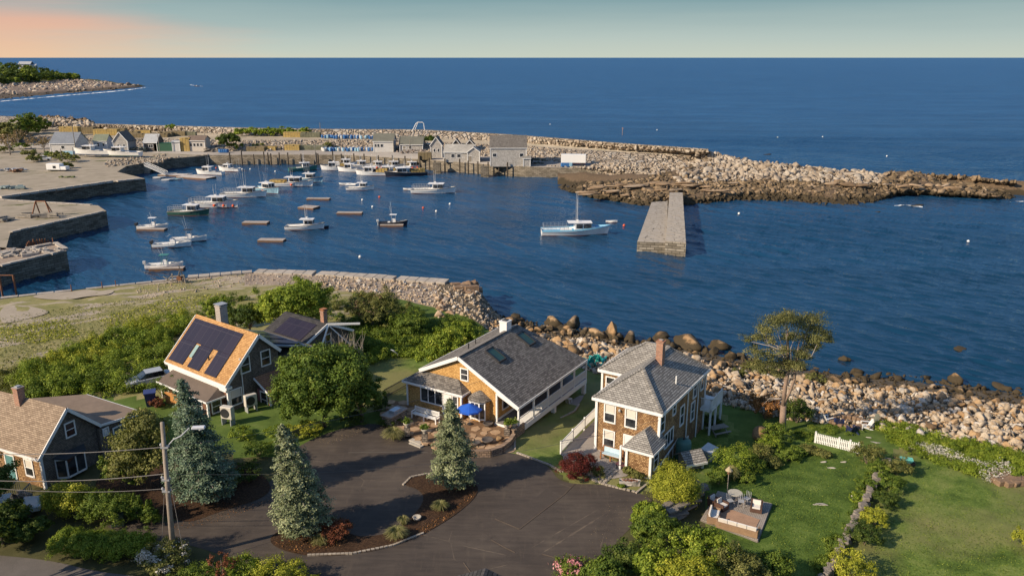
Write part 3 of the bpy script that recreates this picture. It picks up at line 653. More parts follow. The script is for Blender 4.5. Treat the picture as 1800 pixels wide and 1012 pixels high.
scat([[(70, 214, 8), (172, 219, 6)], [(80, 207, 8), (172, 215, 5)]], 70, 172, 130, 1.8, .3, .5, 2.5, rk_brown, 'dark ledge rocks outside the breakwater root')
# seawall at the near shore: cap slabs and end block
for a, c, z, nm in [((0, 524), (150, 508), 3.0, 'left'), ((150, 508), (330, 489), 3.0, 'mid')]:
    caprow(a, c, 3.0, .8, 2.4, cap_stone, 'seawall_capping', 'low granite seawall capping, ' + ('stretch at the left edge of the photo' if nm == 'left' else 'stretch before the wooden frame'), .2)
pts = [(330, 489), (450, 479), (560, 482), (700, 491), (800, 498)]
for i in range(4):
    lab = ['stretch starting at the wooden frame', 'stretch behind the tall green trees', 'stretch of big flat slabs', 'last stretch before the ruined end'][i]
    caprow(pts[i], pts[i + 1], 3.0, 2.3 if i else 1.6, 1.7, cap_stone, 'seawall_capping', 'broad granite seawall capping, ' + lab, .45)
mb = MB(); n_ = len(XS)
wv = [P3(x, float(np.interp(x, XS, ROWS[0][0])), 3.0) for x in range(-300, 841, 12)]
for a, c in zip(wv[:-1], wv[1:]): mb.add([(a.x, a.y + .35, 3.02), (c.x, c.y + .35, 3.02), (c.x, c.y + .9, -1.8), (a.x, a.y + .9, -1.8)], [(0, 1, 2, 3)])
tag(mb.build('seawall_face', quay_stone), 'harbour side face of the near seawall', kind='structure')
mb = MB()
for k in range(46):
    px = random.uniform(806, 836); py = random.uniform(500, 545); z = random.uniform(-.5, 3.2)
    p = P3(px, 505 + (3.2 - z) * 12, z); s = random.uniform(.7, 1.4); mb.rbox((p.x + random.uniform(-.6, .6), p.y + random.uniform(-1, .6), z), (s * 1.7, s * 1.2, s * .8), random.uniform(0, 3), random.uniform(-.2, .2))
p = P3(822, 500, 3.2)
for (dx, dy, zz, sc3, vi) in [(.2, 0, 1.4, (2.9, 3.2, 3.6), 2), (-.4, -3.0, .7, (2.7, 2.8, 2.9), 5), (.9, .6, 3.3, (1.5, 1.4, 1.3), 7), (-1.6, .4, 1.6, (1.8, 1.9, 2.4), 1), (1.2, -2.0, .6, (2.0, 2.2, 2.5), 8)]:
    rv, rf = RV[vi]; mb.add([(p.x + dx + q_[0] * sc3[0], p.y + dy + q_[1] * sc3[1], zz + q_[2] * sc3[2]) for q_ in rv], [tuple(int(i) for i in f_) for f_ in rf])
for k in range(30):
    lv = k % 4; mb.rbox((p.x + random.uniform(-2.6, 1.2), p.y + random.uniform(-5.5, 1.4), .2 + lv * .9), (random.uniform(1.0, 2.0), random.uniform(.8, 1.5), random.uniform(.5, .9)), random.uniform(-.6, .6), random.uniform(-.2, .2))
tag(mb.build('seawall_ruin', rockmat('orange_rock', [(.2, .13, .08), (.42, .27, .16), (.52, .38, .25), (.56, .46, .36)], wet=.5), bevel=.08), 'collapsed blocky end of the near seawall standing in the water', 'stone wall')
scat([[(770, 566, 3.2), (850, 570, 1.5)], [(770, 520, 3.2), (850, 545, .2)]], 770, 850, 190, .6, .35, .3, 1.2, rockmat('orange_rock', None), 'tumbled orange blocks behind the seawall end', .35)
# central stone pier, two levels
pm_low = groundmat('pier_paving', [(.3, (.26, .23, .19)), (.5, (.38, .34, .29)), (.7, (.46, .42, .37))], .9)
weed_wall = course('weed_wall', (.13, .11, .08), (.34, .30, .24), 1.5, .5, .04, (.02, .018, .012), bump=.9)
def block(name, pts, z, label):
    w = [P3(x, y, z) for x, y in pts]
    o = MB().prism([(p.x, p.y) for p in w], -1.6, z).build(name, pm_low); return w, o
t_ = thing('jetty', 'two level granite jetty reaching toward the camera from the ledge', 'jetty', P3(1160, 440, 0))
inv = Matrix.Translation(-t_.location)
def jb(name, pts, z, z0, mat):
    w = [inv @ P3(x, y, z) for x, y in pts]; mb = MB().prism([(p.x, p.y) for p in w], z0, z); return mb.build(name, mat, t_)
low = [(1120, 425), (1172, 427), (1174, 354), (1145, 356)]; upp = [(1169.5, 424), (1206, 427), (1200, 339), (1177, 339)]
jb('lower_wall', low, 2.05, -1.5, weed_wall); jb('upper_wall', upp, 2.85, -1.5, weed_wall)
def slabs(pts, z, nu, nv, name):
    A, B, C, D = [inv @ P3(x, y, z) for x, y in pts]; mb = MB()
    for j in range(nv):
        k = 0.0
        while k < 1:
            w = random.uniform(.22, .5) if nu > 1 else 1; k2 = min(1, k + w); g = .012
            def pt(u, v): return (A.lerp(B, u)).lerp(D.lerp(C, u), v)
            dz = random.uniform(-.06, .06); v0, v1 = (j + .06) / nv, (j + .94) / nv
            qv = [pt(k + g, v0), pt(k2 - g, v0), pt(k2 - g, v1), pt(k + g, v1)]
            mb.slab([(p.x + random.uniform(-.05, .05), p.y, p.z + .12 + dz) for p in qv], .3); k = k2
    return mb.build(name, pm_low, t_)
slabs(low, 2.05, 2, 62, 'lower_paving'); slabs(upp, 2.85, 2, 66, 'upper_paving')

# far headland
hs = [(-500, 205, -1), (-200, 192, -1), (0, 178, -1), (100, 168, -1), (180, 162, -1), (225, 157.5, -1), (262, 153.6, -1)]
h1 = [(-500, 175, 4), (0, 160, 3.5), (100, 156, 3.5), (180, 152, 3), (225, 152, 2), (262, 152.6, -.5)]
h2 = [(-500, 160, 7), (0, 148, 7), (60, 145, 6.5), (120, 139, 6.5), (180, 143, 4.5), (225, 149, 2.5), (262, 152.1, -.7)]
h3 = [(-500, 120, 26), (0, 125, 20), (60, 127, 17), (120, 135, 9), (140, 138, 7), (180, 142, 4.5), (225, 148.5, 2.5), (262, 151.7, -.8)]
xh = list(range(-500, 261, 8)) + [262]
LH = loft([hs, h1, h2, h3, (h3, 60, -3.)], xh, 3, 2.0)
rk_head = rockmat('headland_rock', [(.2, .14, .10), (.40, .31, .23), (.52, .43, .33), (.55, .48, .4)], wet=2.2, wetc=(.06, .045, .03))
hd = groundmat('headland_scrub', [(.3, (.04, .05, .02)), (.7, (.09, .1, .04))], .05)
loftmesh('headland', LH, [rk_head, hd], 'distant rocky headland with woods', mi=[0] * 6 + [1] * 6)
scat([hs, h1, h2], -100, 250, 900, 3.0, .4, 1.2, 8, rk_head, 'rock ledges of the distant headland', -.2)
foam = M('sea_foam', (.80, .82, .82), .6, .5, .1)
def foamstrip(path, w0, label, seed=0):
    r = random.Random(seed); up = []; dn = []
    for i in range(len(path) * 12 - 11):
        k = i / 12; a = path[int(min(k, len(path) - 1))]; c = path[min(int(k) + 1, len(path) - 1)]; f = k - int(k)
        x = a[0] + (c[0] - a[0]) * f; y = a[1] + (c[1] - a[1]) * f
        w = w0 * r.uniform(.05, 1); up.append(P3(x, y - w, .05)); dn.append(P3(x + r.uniform(-.6, .6), y + w * .6, .05))
    n = len(up); o = link('surf', npmesh('surf', [tuple(p) for p in up + dn], [(i, n + i, n + i + 1, i + 1) for i in range(n - 1)]), foam); tag(o, label, kind='stuff')
foamstrip([(0, 178.5), (60, 173), (110, 168.5), (160, 164.5), (200, 161), (232, 157.5), (256, 154)], .9, 'line of surf along the distant headland', 1)
foamstrip([(1568, 363), (1590, 360), (1622, 364)], 1.5, 'white foam around the rock awash', 2)
foamstrip([(1775, 355), (1800, 354)], 1.0, 'white foam at the tip of the ledge', 3)
foamstrip([(1630, 321), (1700, 324), (1770, 331)], .8, 'thin surf behind the outer ledge', 4)
# ============================================================ buildings
sh_tan = course('cedar_shingle_gold', (.42, .22, .065), (.70, .42, .15), .16, .14, .012, (.10, .05, .02), bump=.5)
sh_brown = course('cedar_shingle_weathered', (.17, .085, .035), (.52, .33, .16), .15, .14, .014, (.06, .035, .02), bump=.7, patch=(.24, .13, .06), amt=.4)
sh_grey = course('grey_shingle', (.10, .085, .07), (.24, .20, .16), .16, .15, .014, (.04, .035, .03), bump=.5)
sh_pale = course('silver_shingle', (.33, .31, .28), (.56, .53, .49), .3, .25, .02, (.16, .15, .13), bump=.4, amt=.4)
rf_grey = course('asphalt_shingle_grey', (.09, .08, .07), (.26, .235, .205), .32, .10, .012, (.055, .052, .05), bump=.45, amt=.12)
rf_light = course('asphalt_shingle_light', (.20, .185, .165), (.40, .375, .335), .33, .12, .016, (.10, .095, .085), bump=.8, amt=.15)
rf_tan = course('asphalt_shingle_tan', (.20, .145, .10), (.38, .29, .205), .33, .11, .014, (.12, .085, .06), bump=.4, amt=.08)
rf_orange = course('cedar_roof_orange', (.36, .19, .07), (.60, .35, .14), .28, .11, .014, (.24, .12, .05), bump=.4, amt=.15)
rf_red = course('cedar_roof_red', (.26, .12, .06), (.42, .22, .12), .28, .11, .014, (.15, .07, .04), bump=.4, amt=.15)
rf_brown = M('brown_roof_membrane', (.14, .105, .08), .9, 3, .15, .2)
rf_black = course('asphalt_shingle_black', (.035, .035, .036), (.075, .07, .07), .33, .11, .014, (.02, .02, .02), bump=.3, amt=.12)
brick = course('red_brick', (.22, .09, .05), (.44, .20, .11), .22, .075, .012, (.36, .32, .28), amt=.2)
brick_grey = course('grey_brick', (.24, .20, .17), (.42, .36, .31), .24, .08, .012, (.45, .42, .38), amt=.2)
fieldstone = course('fieldstone_wall', (.16, .13, .10), (.40, .33, .26), .34, .2, .03, (.10, .085, .07), amt=.35, bump=.9)
concrete = groundmat('concrete_patio', [(.3, (.26, .23, .20)), (.7, (.36, .32, .28))], 1.1)
solar_m = None
def mk_solar():
    m, t, b, o = newmat('solar_panel'); q = NB(t); tx = q.n('ShaderNodeTexBrick'); tx.offset = 0
    tx.inputs['Scale'].default_value = 1; tx.inputs['Brick Width'].default_value = 1.05; tx.inputs['Row Height'].default_value = 1.7; tx.inputs['Mortar Size'].default_value = .02
    for k, c in (('Color1', (.020, .014, .021)), ('Color2', (.028, .019, .027)), ('Mortar', (.05, .04, .045))): tx.inputs[k].default_value = (*c, 1)
    q.l(q.obj(), tx.inputs['Vector']); q.l(tx.outputs['Color'], b.inputs['Base Color']); b.inputs['Roughness'].default_value = .22; return m
solar_m = mk_solar()

def window(parent, face, u, z, w, h, at, sashes=1, mat=None, split=True, curtain=False, name='window', fw=.11):
    """face 'x-': wall plane x=at facing -x, u runs along y;  'y-': plane y=at facing -y, u along x; likewise 'x+','y+'"""
    sgn = -1 if face[1] == '-' else 1; mat = mat or whitetrim
    def bx(mb, u0, u1, z0, z1, d0, d1):
        a, b_ = sorted((at + sgn * d0, at + sgn * d1))
        if face[0] == 'x': mb.box(a, b_, u0, u1, z0, z1)
        else: mb.box(u0, u1, a, b_, z0, z1)
    mb = MB(); u0, u1, z0, z1 = u - w / 2, u + w / 2, z - h / 2, z + h / 2
    bx(mb, u0 - fw, u0, z0 - fw, z1 + fw, -.02, .06); bx(mb, u1, u1 + fw, z0 - fw, z1 + fw, -.02, .06)
    bx(mb, u0, u1, z1, z1 + fw, -.02, .065); bx(mb, u0, u1, z0 - fw, z0, -.02, .09)
    for k in range(1, sashes): uu = u0 + w * k / sashes; bx(mb, uu - .045, uu + .045, z0, z1, -.02, .055)
    if split:
        bx(mb, u0, u1, z - .03, z + .03, -.02, .045)
    f = mb.build(name, mat, parent)
    mg = MB(); bx(mg, u0, u1, z0, z1, -.01, .02); mg.build('pane', glass, f)
    if curtain:
        mc = MB(); bx(mc, u0 + .05, u1 - .05, z + .02, z1 - .03, .021, .024); mc.build('blind', blind, f)
    return f
def door(parent, face, u, z0, w, h, at, mat, glazed=False):
    f = window(parent, face, u, z0 + h / 2, w, h, at, 1, None, False, name='door')
    sgn = -1 if face[1] == '-' else 1; mb = MB()
    a, b_ = sorted((at + sgn * .02, at + sgn * .04))
    if not glazed:
        if face[0] == 'x': mb.box(a, b_, u - w / 2 + .02, u + w / 2 - .02, z0 + .02, z0 + h - .02)
        else: mb.box(u - w / 2 + .02, u + w / 2 - .02, a, b_, z0 + .02, z0 + h - .02)
        mb.build('door_leaf', mat, f)
    return f
def corner(mb, x, y, z0, z1, w=.14): mb.box(x - w / 2, x + w / 2, y - w / 2, y + w / 2, z0, z1)
def chimney(parent, x, y, z0, z1, w, d, mat, capm=None, pots=0):
    mb = MB().box(x - w / 2, x + w / 2, y - d / 2, y + d / 2, z0, z1 - .12); mb.box(x - w / 2 - .05, x + w / 2 + .05, y - d / 2 - .05, y + d / 2 + .05, z1 - .13, z1)
    c = mb.build('chimney', mat, parent)
    mc = MB().box(x - w * .28, x + w * .28, y - d * .28, y + d * .28, z1 - .02, z1 + .1)
    if pots: mc.box(x - w * .6, x + w * .6, y - d * .6, y + d * .6, z1 + .14, z1 + .2)
    mc.build('chimney_cap', capm or dark, c)
    return c
def hip(mb, x0, x1, y0, y1, z, zr, r0, r1, t=.14):
    """hip roof; ridge from r0 to r1 (points x,y)"""
    a, b_, c, d = (x0, y0, z), (x1, y0, z), (x1, y1, z), (x0, y1, z); p, q_ = (*r0, zr), (*r1, zr)
    if abs(r1[0] - r0[0]) >= abs(r1[1] - r0[1]):   # ridge along x
        mb.slab([a, b_, q_, p], t); mb.slab([c, d, p, q_], t); mb.slab([d, a, p], t); mb.slab([b_, c, q_], t)
    else:
        mb.slab([b_, c, q_, p], t); mb.slab([d, a, p, q_], t); mb.slab([a, b_, p], t); mb.slab([c, d, q_], t)
def fascia(mb, pts, h=.22, w=.05, closed=True):
    n = len(pts)
    for i in range(n if closed else n - 1):
        a, b_ = Vector(pts[i]), Vector(pts[(i + 1) % n]); mb.bar(a - Vector((0, 0, h / 2)), b_ - Vector((0, 0, h / 2)), w, h)

# ---------------------------------------------- yellow house with the long grey roof (local: x along the ridge, y to the left)
YA = R(58.7); yh = thing('shingle_house', 'golden shingled house with a long grey roof and a white railed side porch', 'house', (0.6, 66.27, 0), YA)
w = MB(); xb = 13.6
w.ext([(.35, 2.6, 3.0), (.35, 10.9, 3.0), (.35, 10.9, 8.95), (.35, 6.62, 10.95), (.35, 2.6, 8.75)], (10.2, 0, 0)); w.box(10.5, xb, 2.6, 10.9, 3.0, 7.5)
w.build('wall', sh_tan, yh)
rf = MB()
rf.slab([(0, 0, 7.6), (14, 0, 7.6), (10.8, 6.62, 11.2), (0, 6.62, 11.2)], .16)
rf.slab([(0, 6.62, 11.2), (10.8, 6.62, 11.2), (14, 11.2, 9.0), (0, 11.2, 9.0)], .16)
rf.slab([(14, 0, 7.6), (14, 11.2, 9.0), (10.8, 6.62, 11.2)], .16)
roof = rf.build('roof', rf_grey, yh)
cap = MB().bar((-.02, 6.62, 11.2), (10.8, 6.62, 11.2), .32, .06); cap.build('ridge_cap', rf_grey, roof)
tr = MB()
def rake(mb, a, b_, h=.30, w=.05, off=0): mb.bar(Vector(a) + Vector((off, 0, -h / 2 - .005)), Vector(b_) + Vector((off, 0, -h / 2 - .005)), w, h)
rake(tr, (0, -.02, 7.6), (0, 6.62, 11.2), .34, .07, -.03); rake(tr, (0, 6.62, 11.2), (0, 11.22, 9.0), .34, .07, -.03)
tr.bar((0, -.04, 7.47), (14, -.04, 7.47), .06, .24); tr.bar((0, 11.24, 8.87), (14, 11.24, 8.87), .06, .24)
tr.build('rake_board', whitetrim, yh)
# skylights
for (x, y) in ((4.0, 4.95), (9.6, 4.85)):
    sl_ = (11.2 - 7.6) / 6.62; z = 11.2 - sl_ * (6.62 - y); mb = MB(); hx, hy = .62, .78
    P_ = lambda dx, dy, up: (x + dx, y + dy, z + dy * sl_ + up)
    for (a, b_) in (((-hx, -hy), (hx, -hy)), ((hx, -hy), (hx, hy)), ((hx, hy), (-hx, hy)), ((-hx, hy), (-hx, -hy))): mb.bar(P_(*a, .08), P_(*b_, .08), .13, .22)
    s = mb.build('skylight', dark, roof)
    g = MB().slab([P_(-hx, -hy, .13), P_(hx, -hy, .13), P_(hx, hy, .13), P_(-hx, hy, .13)], .05); g.build('pane', M('skylight_glass', (.035, .09, .075), .08, 1, .2), roof)
ch = chimney(yh, 8.9, 6.9, 10.6, 12.15, .95, .85, white, M('soot', (.05, .05, .05)))
mb = MB().tube([(3.2, 7.6, 10.6), (3.2, 7.6, 11.3)], .06); mb.tube([(5.6, 8.4, 10.2), (5.6, 8.4, 10.9)], .05); mb.build('vent_pipe', dark, yh)
# porch: deck, posts, rail, under-deck piers
mb = MB().box(0, 14, -.05, 2.6, 4.92, 5.42); mb.build('porch_floor', whitetrim, yh)
MB().box(.05, 13.95, 0.05, 2.55, 5.42, 5.45).build('porch_deck', M('deck_grey', (.22, .20, .18), .8), yh)
for k in range(6): MB().box(.02 + 2.77 * k, .18 + 2.77 * k, -.02, .14, 5.45, 7.45).build('porch_post', white, yh)
for k in range(5):
    x0 = .18 + 2.77 * k; x1 = x0 + 2.61; mb = MB().box(x0, x1, .02, .10, 6.35, 6.43); mb.box(x0, x1, .02, .10, 5.55, 5.62); n_ = 20
    for j in range(n_): xx = x0 + (j + .5) * (x1 - x0) / n_; mb.box(xx - .025, xx + .025, .035, .085, 5.6, 6.38)
    mb.build('railing', white, yh)
for (x, y, z0) in ((7.0, .15, 2.8), (13.7, .15, 2.6), (13.7, 2.4, 2.6), (7.0, 2.4, 2.8), (.3, 2.4, 4)): MB().box(x - .2, x + .2, y - .2, y + .2, z0, 4.95).build('pier', white, yh)
MB().box(.2, .36, 2.42, 2.60, 5.45, 8.3).build('porch_post', white, yh)
mb = MB().bar((.26, 2.5, 8.28), (.02, .1, 7.35), .12, .2); mb.build('porch_beam', white, yh)
mb = MB().box(.35, xb, 2.53, 2.60, 5.45, 5.65); mb.build('base_board', whitetrim, yh)
window(yh, 'y-', 1.9, 7.0, .95, 1.5, 2.6); window(yh, 'y-', 5.0, 6.9, 1.7, 1.9, 2.6, 2); window(yh, 'y-', 8.8, 6.9, 1.7, 1.9, 2.6, 2); window(yh, 'y-', 12, 7.0, .95, 1.5, 2.6)
# gable window, entry addition, bay window
window(yh, 'x-', 6.15, 9.35, .72, 1.05, .35, 1)
mb = MB().box(-.6, 2.4, 5.9, 12.3, 4.6, 7.75); mb.build('entry_wall', sh_tan, yh)
mb = MB(); hip(mb, -.95, 2.6, 5.55, 12.65, 7.8, 9.0, (.75, 7.2), (.75, 11.0)); er = mb.build('entry_roof', rf_grey, yh)
mb = MB(); fascia(mb, [(-.97, 5.53, 7.82), (2.6, 5.53, 7.82), (2.6, 12.67, 7.82), (-.97, 12.67, 7.82)], .2)
for (x, y) in ((-.61, 5.9), (-.61, 12.3)): corner(mb, x, y, 5.2, 7.7, .16)
mb.build('entry_trim', whitetrim, yh)
window(yh, 'x-', 9.35, 6.75, 2.5, 1.3, -.6, 3, None, False)
door(yh, 'x-', 7.55, 5.35, .85, 2.0, -.6, white); window(yh, 'x-', 6.6, 6.6, .5, 1.5, -.6, 1)
bay = MB().prism([(.35, 5.45), (-.25, 5.15), (-.55, 4.8), (-.55, 3.9), (-.25, 3.5), (.35, 3.3)], 5.4, 7.45); bay.build('bay_window', sh_tan, yh)
br_ = MB(); top = (.5, 4.35, 8.25); ring = [(.45, 5.65, 7.45), (-.4, 5.35, 7.45), (-.78, 4.85, 7.45), (-.78, 3.85, 7.45), (-.4, 3.35, 7.45), (.45, 3.1, 7.45)]
for a, b_ in zip(ring[:-1], ring[1:]): br_.slab([b_, a, top], .06)
br_.build('bay_roof', rf_grey, yh)
mb = MB(); ring = [(-.3, 5.17), (-.6, 4.82), (-.6, 3.88), (-.3, 3.47)]
for a, b_ in zip(ring[:-1], ring[1:]):
    mb.bar((*a, 5.65), (*b_, 5.65), .1, .14); mb.bar((*a, 7.33), (*b_, 7.33), .1, .2)
for a in ring: mb.bar((*a, 5.5), (*a, 7.4), .12)
mb.bar((-.62, 4.35, 5.6), (-.62, 4.35, 7.3), .07)
bwf = mb.build('bay_frame', whitetrim, yh)
mb = MB()
for a, b_ in zip(ring[:-1], ring[1:]): mb.bar((a[0], a[1], 6.5), (b_[0], b_[1], 6.5), .05, 1.6)
mb.build('pane', glass, bwf)
MB().box(.4, 13.4, 2.7, 10.8, 2.6, 4.0).build('foundation', fieldstone, yh)

# ---------------------------------------------- two storey hip roofed house
RA = R(57.7); rh = thing('hip_roof_house', 'tall two storey shingled house with pale grey hip roof and brick chimney', 'house', (6.92, 63.13, 0), RA)
mb = MB().box(.3, 11.55, -6.06, -.3, 2.4, 9.9); mb.build('wall', sh_brown, rh)
mb = MB().box(6.4, 12.4, -.31, 2.15, 3.0, 9.88); mb.build('wing_wall', sh_brown, rh)
mb = MB(); hip(mb, 0, 11.85, -6.36, 0, 10, 12.3, (3.15, -3.18), (9.3, -3.18)); rr = mb.build('roof', rf_light, rh)
mb = MB(); hip(mb, 6.1, 12.7, -3.3, 2.46, 9.995, 12.28, (9.4, -3.2), (9.4, -.84)); mb.build('wing_roof', rf_light, rh)
mb = MB()
for a, b_ in (((0, 0, 10.02), (3.15, -3.18, 12.32)), ((0, -6.36, 10.02), (3.15, -3.18, 12.32)), ((3.15, -3.18, 12.32), (9.3, -3.18, 12.32)), ((11.85, -6.36, 10.02), (9.3, -3.18, 12.32)), ((6.1, 2.46, 10.02), (9.4, -.84, 12.3)), ((9.4, -.84, 12.3), (9.4, -3.18, 12.3))): mb.bar(a, b_, .26, .05)
mb.build('ridge_cap', rf_light, rr)
mb = MB(); fascia(mb, [(-.03, .03, 10.0), (-.03, -6.39, 10.0), (11.88, -6.39, 10.0), (11.88, -3.3, 10.0)], .26, .06, False); fascia(mb, [(6.07, .03, 9.99), (6.07, 2.49, 9.99), (12.7, 2.49, 9.99)], .26, .06, False); fascia(mb, [(-.03, .03, 10), (6.07, .03, 10)], .26, .06, False)
mb.build('eave_board', whitetrim, rh)
mb = MB(); corner(mb, .3, -.3, 4.9, 9.85, .22); corner(mb, .3, -6.06, 4.9, 9.85, .22); corner(mb, 11.55, -6.06, 3, 9.85, .2); corner(mb, 6.4, 2.15, 4, 9.8, .2)
mb.box(.2, .36, -6.1, -.3, 4.85, 5.02); mb.build('corner_board', whitetrim, rh)
window(rh, 'x-', -1.55, 8.75, .9, 1.55, .3, 1, curtain=True); window(rh, 'x-', -3.5, 8.75, .9, 1.55, .3, 1, curtain=True)
window(rh, 'x-', -1.55, 6.35, .9, 1.45, .3, 1, curtain=True)
door(rh, 'x-', -3.45, 5.1, .9, 2.0, .3, white)
for (x, z, w_, h_, s_) in ((.95, 8.75, .8, 1.5, 1), (3.55, 9.0, .6, .9, 1), (5.6, 7.6, .8, 1.7, 1), (8.7, 9.0, .8, 1.5, 1), (8.4, 6.9, .8, 1.7, 1), (10.6, 9.0, .7, 1.4, 1)): window(rh, 'y-', x, z, w_, h_, -6.06, s_, curtain=False)
window(rh, 'y-', 2.6, 6.7, 1.9, 1.2, -6.06, 3, None, False)
window(rh, 'y-', 7.2, 4.2, .7, .9, -6.06, 1); window(rh, 'y-', 5.2, 3.9, .8, .8, -6.06, 1)
window(rh, 'x-', 1.3, 8.6, .8, 1.3, 6.4, 1)
for x in (6.75, 9.5): MB().tube([(x, -6.14, 3), (x, -6.14, 9.8)], .06).build('downpipe', whitetrim, rh)
mb = MB().bar((.3, -6.2, 5.0), (4.6, -6.2, 5.75), .06, .16); mb.bar((.3, -6.2, 4.3), (4.6, -6.2, 4.2), .06, .12)
for k in range(5): mb.bar((.5 + k, -6.2, 4.3), (.5 + k, -6.2, 5.05 + k * .17), .05)
mb.build('side_trim', whitetrim, rh)
chimney(rh, 6.0, -3.6, 11.6, 14.0, .62, .62, brick, brick)
MB().tube([(5.2, -5.5, 10.5), (5.2, -5.5, 11.35)], .07).build('vent_pipe', white, rh)
# front porch box
mb = MB().box(-1.85, .3, -6.3, -4.2, 4.7, 7.25); mb.build('porch_wall', sh_brown, rh)
mb = MB(); hip(mb, -2.15, .9, -6.62, -3.9, 7.3, 8.6, (-.85, -5.26), (.9, -5.26)); mb.build('porch_roof', rf_light, rh)
mb = MB(); fascia(mb, [(.3, -3.88, 7.3), (-2.17, -3.88, 7.3), (-2.17, -6.64, 7.3), (.3, -6.64, 7.3)], .2, .05, False)
corner(mb, -1.86, -4.2, 4.8, 7.2, .2); corner(mb, -1.86, -6.3, 4.8, 7.2, .2); mb.box(-1.95, -1.85, -6.3, -4.2, 4.8, 5.0); mb.build('porch_trim', whitetrim, rh)
window(rh, 'y-', -.75, 6.2, .8, 1.5, -6.3, 1)
MB().box(-1.9, -1.7, -3.7, -3.55, 4.9, 7.2).build('porch_post', whitetrim, rh)
mb = MB().box(-1.6, -.2, -4.18, -4.12, 5.0, 6.95); mb.build('door', M('plum_door', (.10, .03, .04), .5), rh)
# back balcony with posts
mb = MB().box(11.6, 13.6, -7.2, -2.5, 6.2, 6.45); mb.box(10.4, 11.6, -7.2, -6.1, 6.2, 6.45)
for x in (10.4, 11.9, 13.5): mb.box(x, x + .16, -7.2, -7.04, 2.5, 7.5)
mb.box(10.4, 13.6, -7.2, -7.12, 7.42, 7.5); mb.box(10.4, 13.6, -7.2, -7.12, 6.55, 6.62)
for k in range(32): x = 10.5 + k * .1; mb.box(x, x + .04, -7.19, -7.14, 6.5, 7.45)
mb.box(10.4, 10.46, -7.2, -6.1, 7.42, 7.5)
for k in range(9): y = -7.1 + k * .11; mb.box(10.41, 10.45, y, y + .04, 6.5, 7.45)
mb.build('balcony', white, rh)
fl = M('porch_light', (.6, .6, .58), .3)
MB().tube([(.2, -2.5, 9.35), (.05, -2.5, 9.25)], .1).build('wall_lamp', fl, rh)

# ---------------------------------------------- orange roofed house with solar panels
MA = R(-36.9); mh = thing('solar_roof_house', 'dark shingled cottage with an orange cedar roof covered by black solar panels', 'house', (-27.3, 70.4, 0), MA)
mb = MB().ext([(-.35, .35, 3.5), (-.35, .35, 7.75), (-.35, 4.1, 11.6), (-.35, 6.4, 9.6), (-.35, 6.4, 3.5)], (-9.9, 0, 0)); mb.build('wall', sh_grey, mh)
MB().box(-10.25, -.3, .3, .36, 4, 7.6).build('front_wall', course('cedar_shingle_rust', (.13, .055, .03), (.26, .13, .08), .15, .14, .014, (.06, .03, .02)), mh)
mb = MB().slab([(-10.6, 0, 7.95), (.0, 0, 7.95), (.0, 4.1, 12.0), (-10.6, 4.1, 12.0)], .14); mr = mb.build('roof', rf_orange, mh)
mb = MB().slab([(-10.6, 4.1, 12.0), (0, 4.1, 12.0), (0, 6.45, 9.75), (-10.6, 6.45, 9.75)], .14); mb.build('back_roof', rf_grey, mh)
s1 = (12.0 - 7.95) / 4.1
def onroof(x, y, up=.1): return (x, y, 7.95 + y * s1 + up)
def panel(x0, x1, y0, y1):
    mb = MB().slab([onroof(x0, y0), onroof(x1, y0), onroof(x1, y1), onroof(x0, y1)], .05); mb.build('solar_panel', solar_m, mr)
X0, X1 = -10.25, -1.9; wd = (X1 - X0)
panel(X0, X1, 2.0, 3.72)
panel(X0, X0 + wd * .31, .2, 1.98); panel(X0 + wd * .41, X0 + wd * .655, .2, 1.98); panel(X0 + wd * .765, X1, .2, 1.98)
mb = MB().slab([onroof(X0 + wd * .335, .9, .14), onroof(X0 + wd * .395, .9, .14), onroof(X0 + wd * .395, 1.85, .14), onroof(X0 + wd * .335, 1.85, .14)], .12); mb.build('skylight', M('skylight_blind', (.25, .36, .34), .3), mr)
MB().tube([onroof(X0 + wd * .70, 1.2, 0), (X0 + wd * .70, 1.2, 7.95 + 1.2 * s1 + .45)], .07).build('vent_pipe', dark, mr)
mb = MB(); rake(mb, (.03, 0, 7.95), (.03, 4.1, 12.0), .32, .07); rake(mb, (.03, 4.1, 12.0), (.03, 6.5, 9.72), .32, .07); mb.bar((-10.6, -.04, 7.82), (0, -.04, 7.82), .08, .22); mb.box(-.35, .1, -.05, .6, 7.45, 7.7); rake(mb, (-10.63, 0, 7.95), (-10.63, 4.1, 12.0), .32, .07)
for x in (-.35, -10.25): corner(mb, x, .35, 4.5, 7.7, .2)
mb.build('rake_board', whitetrim, mh)
mb = MB().box(-10.3, -.3, .1, .34, 7.1, 7.75); mb.build('frieze_board', white, mh)
window(mh, 'x+', 2.5, 9.2, .95, 1.45, -.35); window(mh, 'x+', 4.9, 9.2, .95, 1.45, -.35); window(mh, 'x+', 1.2, 6.3, 1.15, 1.5, -.35, 1, curtain=True)
MB().tube([(-.26, 2.0, 4.6), (-.26, 2.0, 9.4)], .05).build('downpipe', whitetrim, mh)
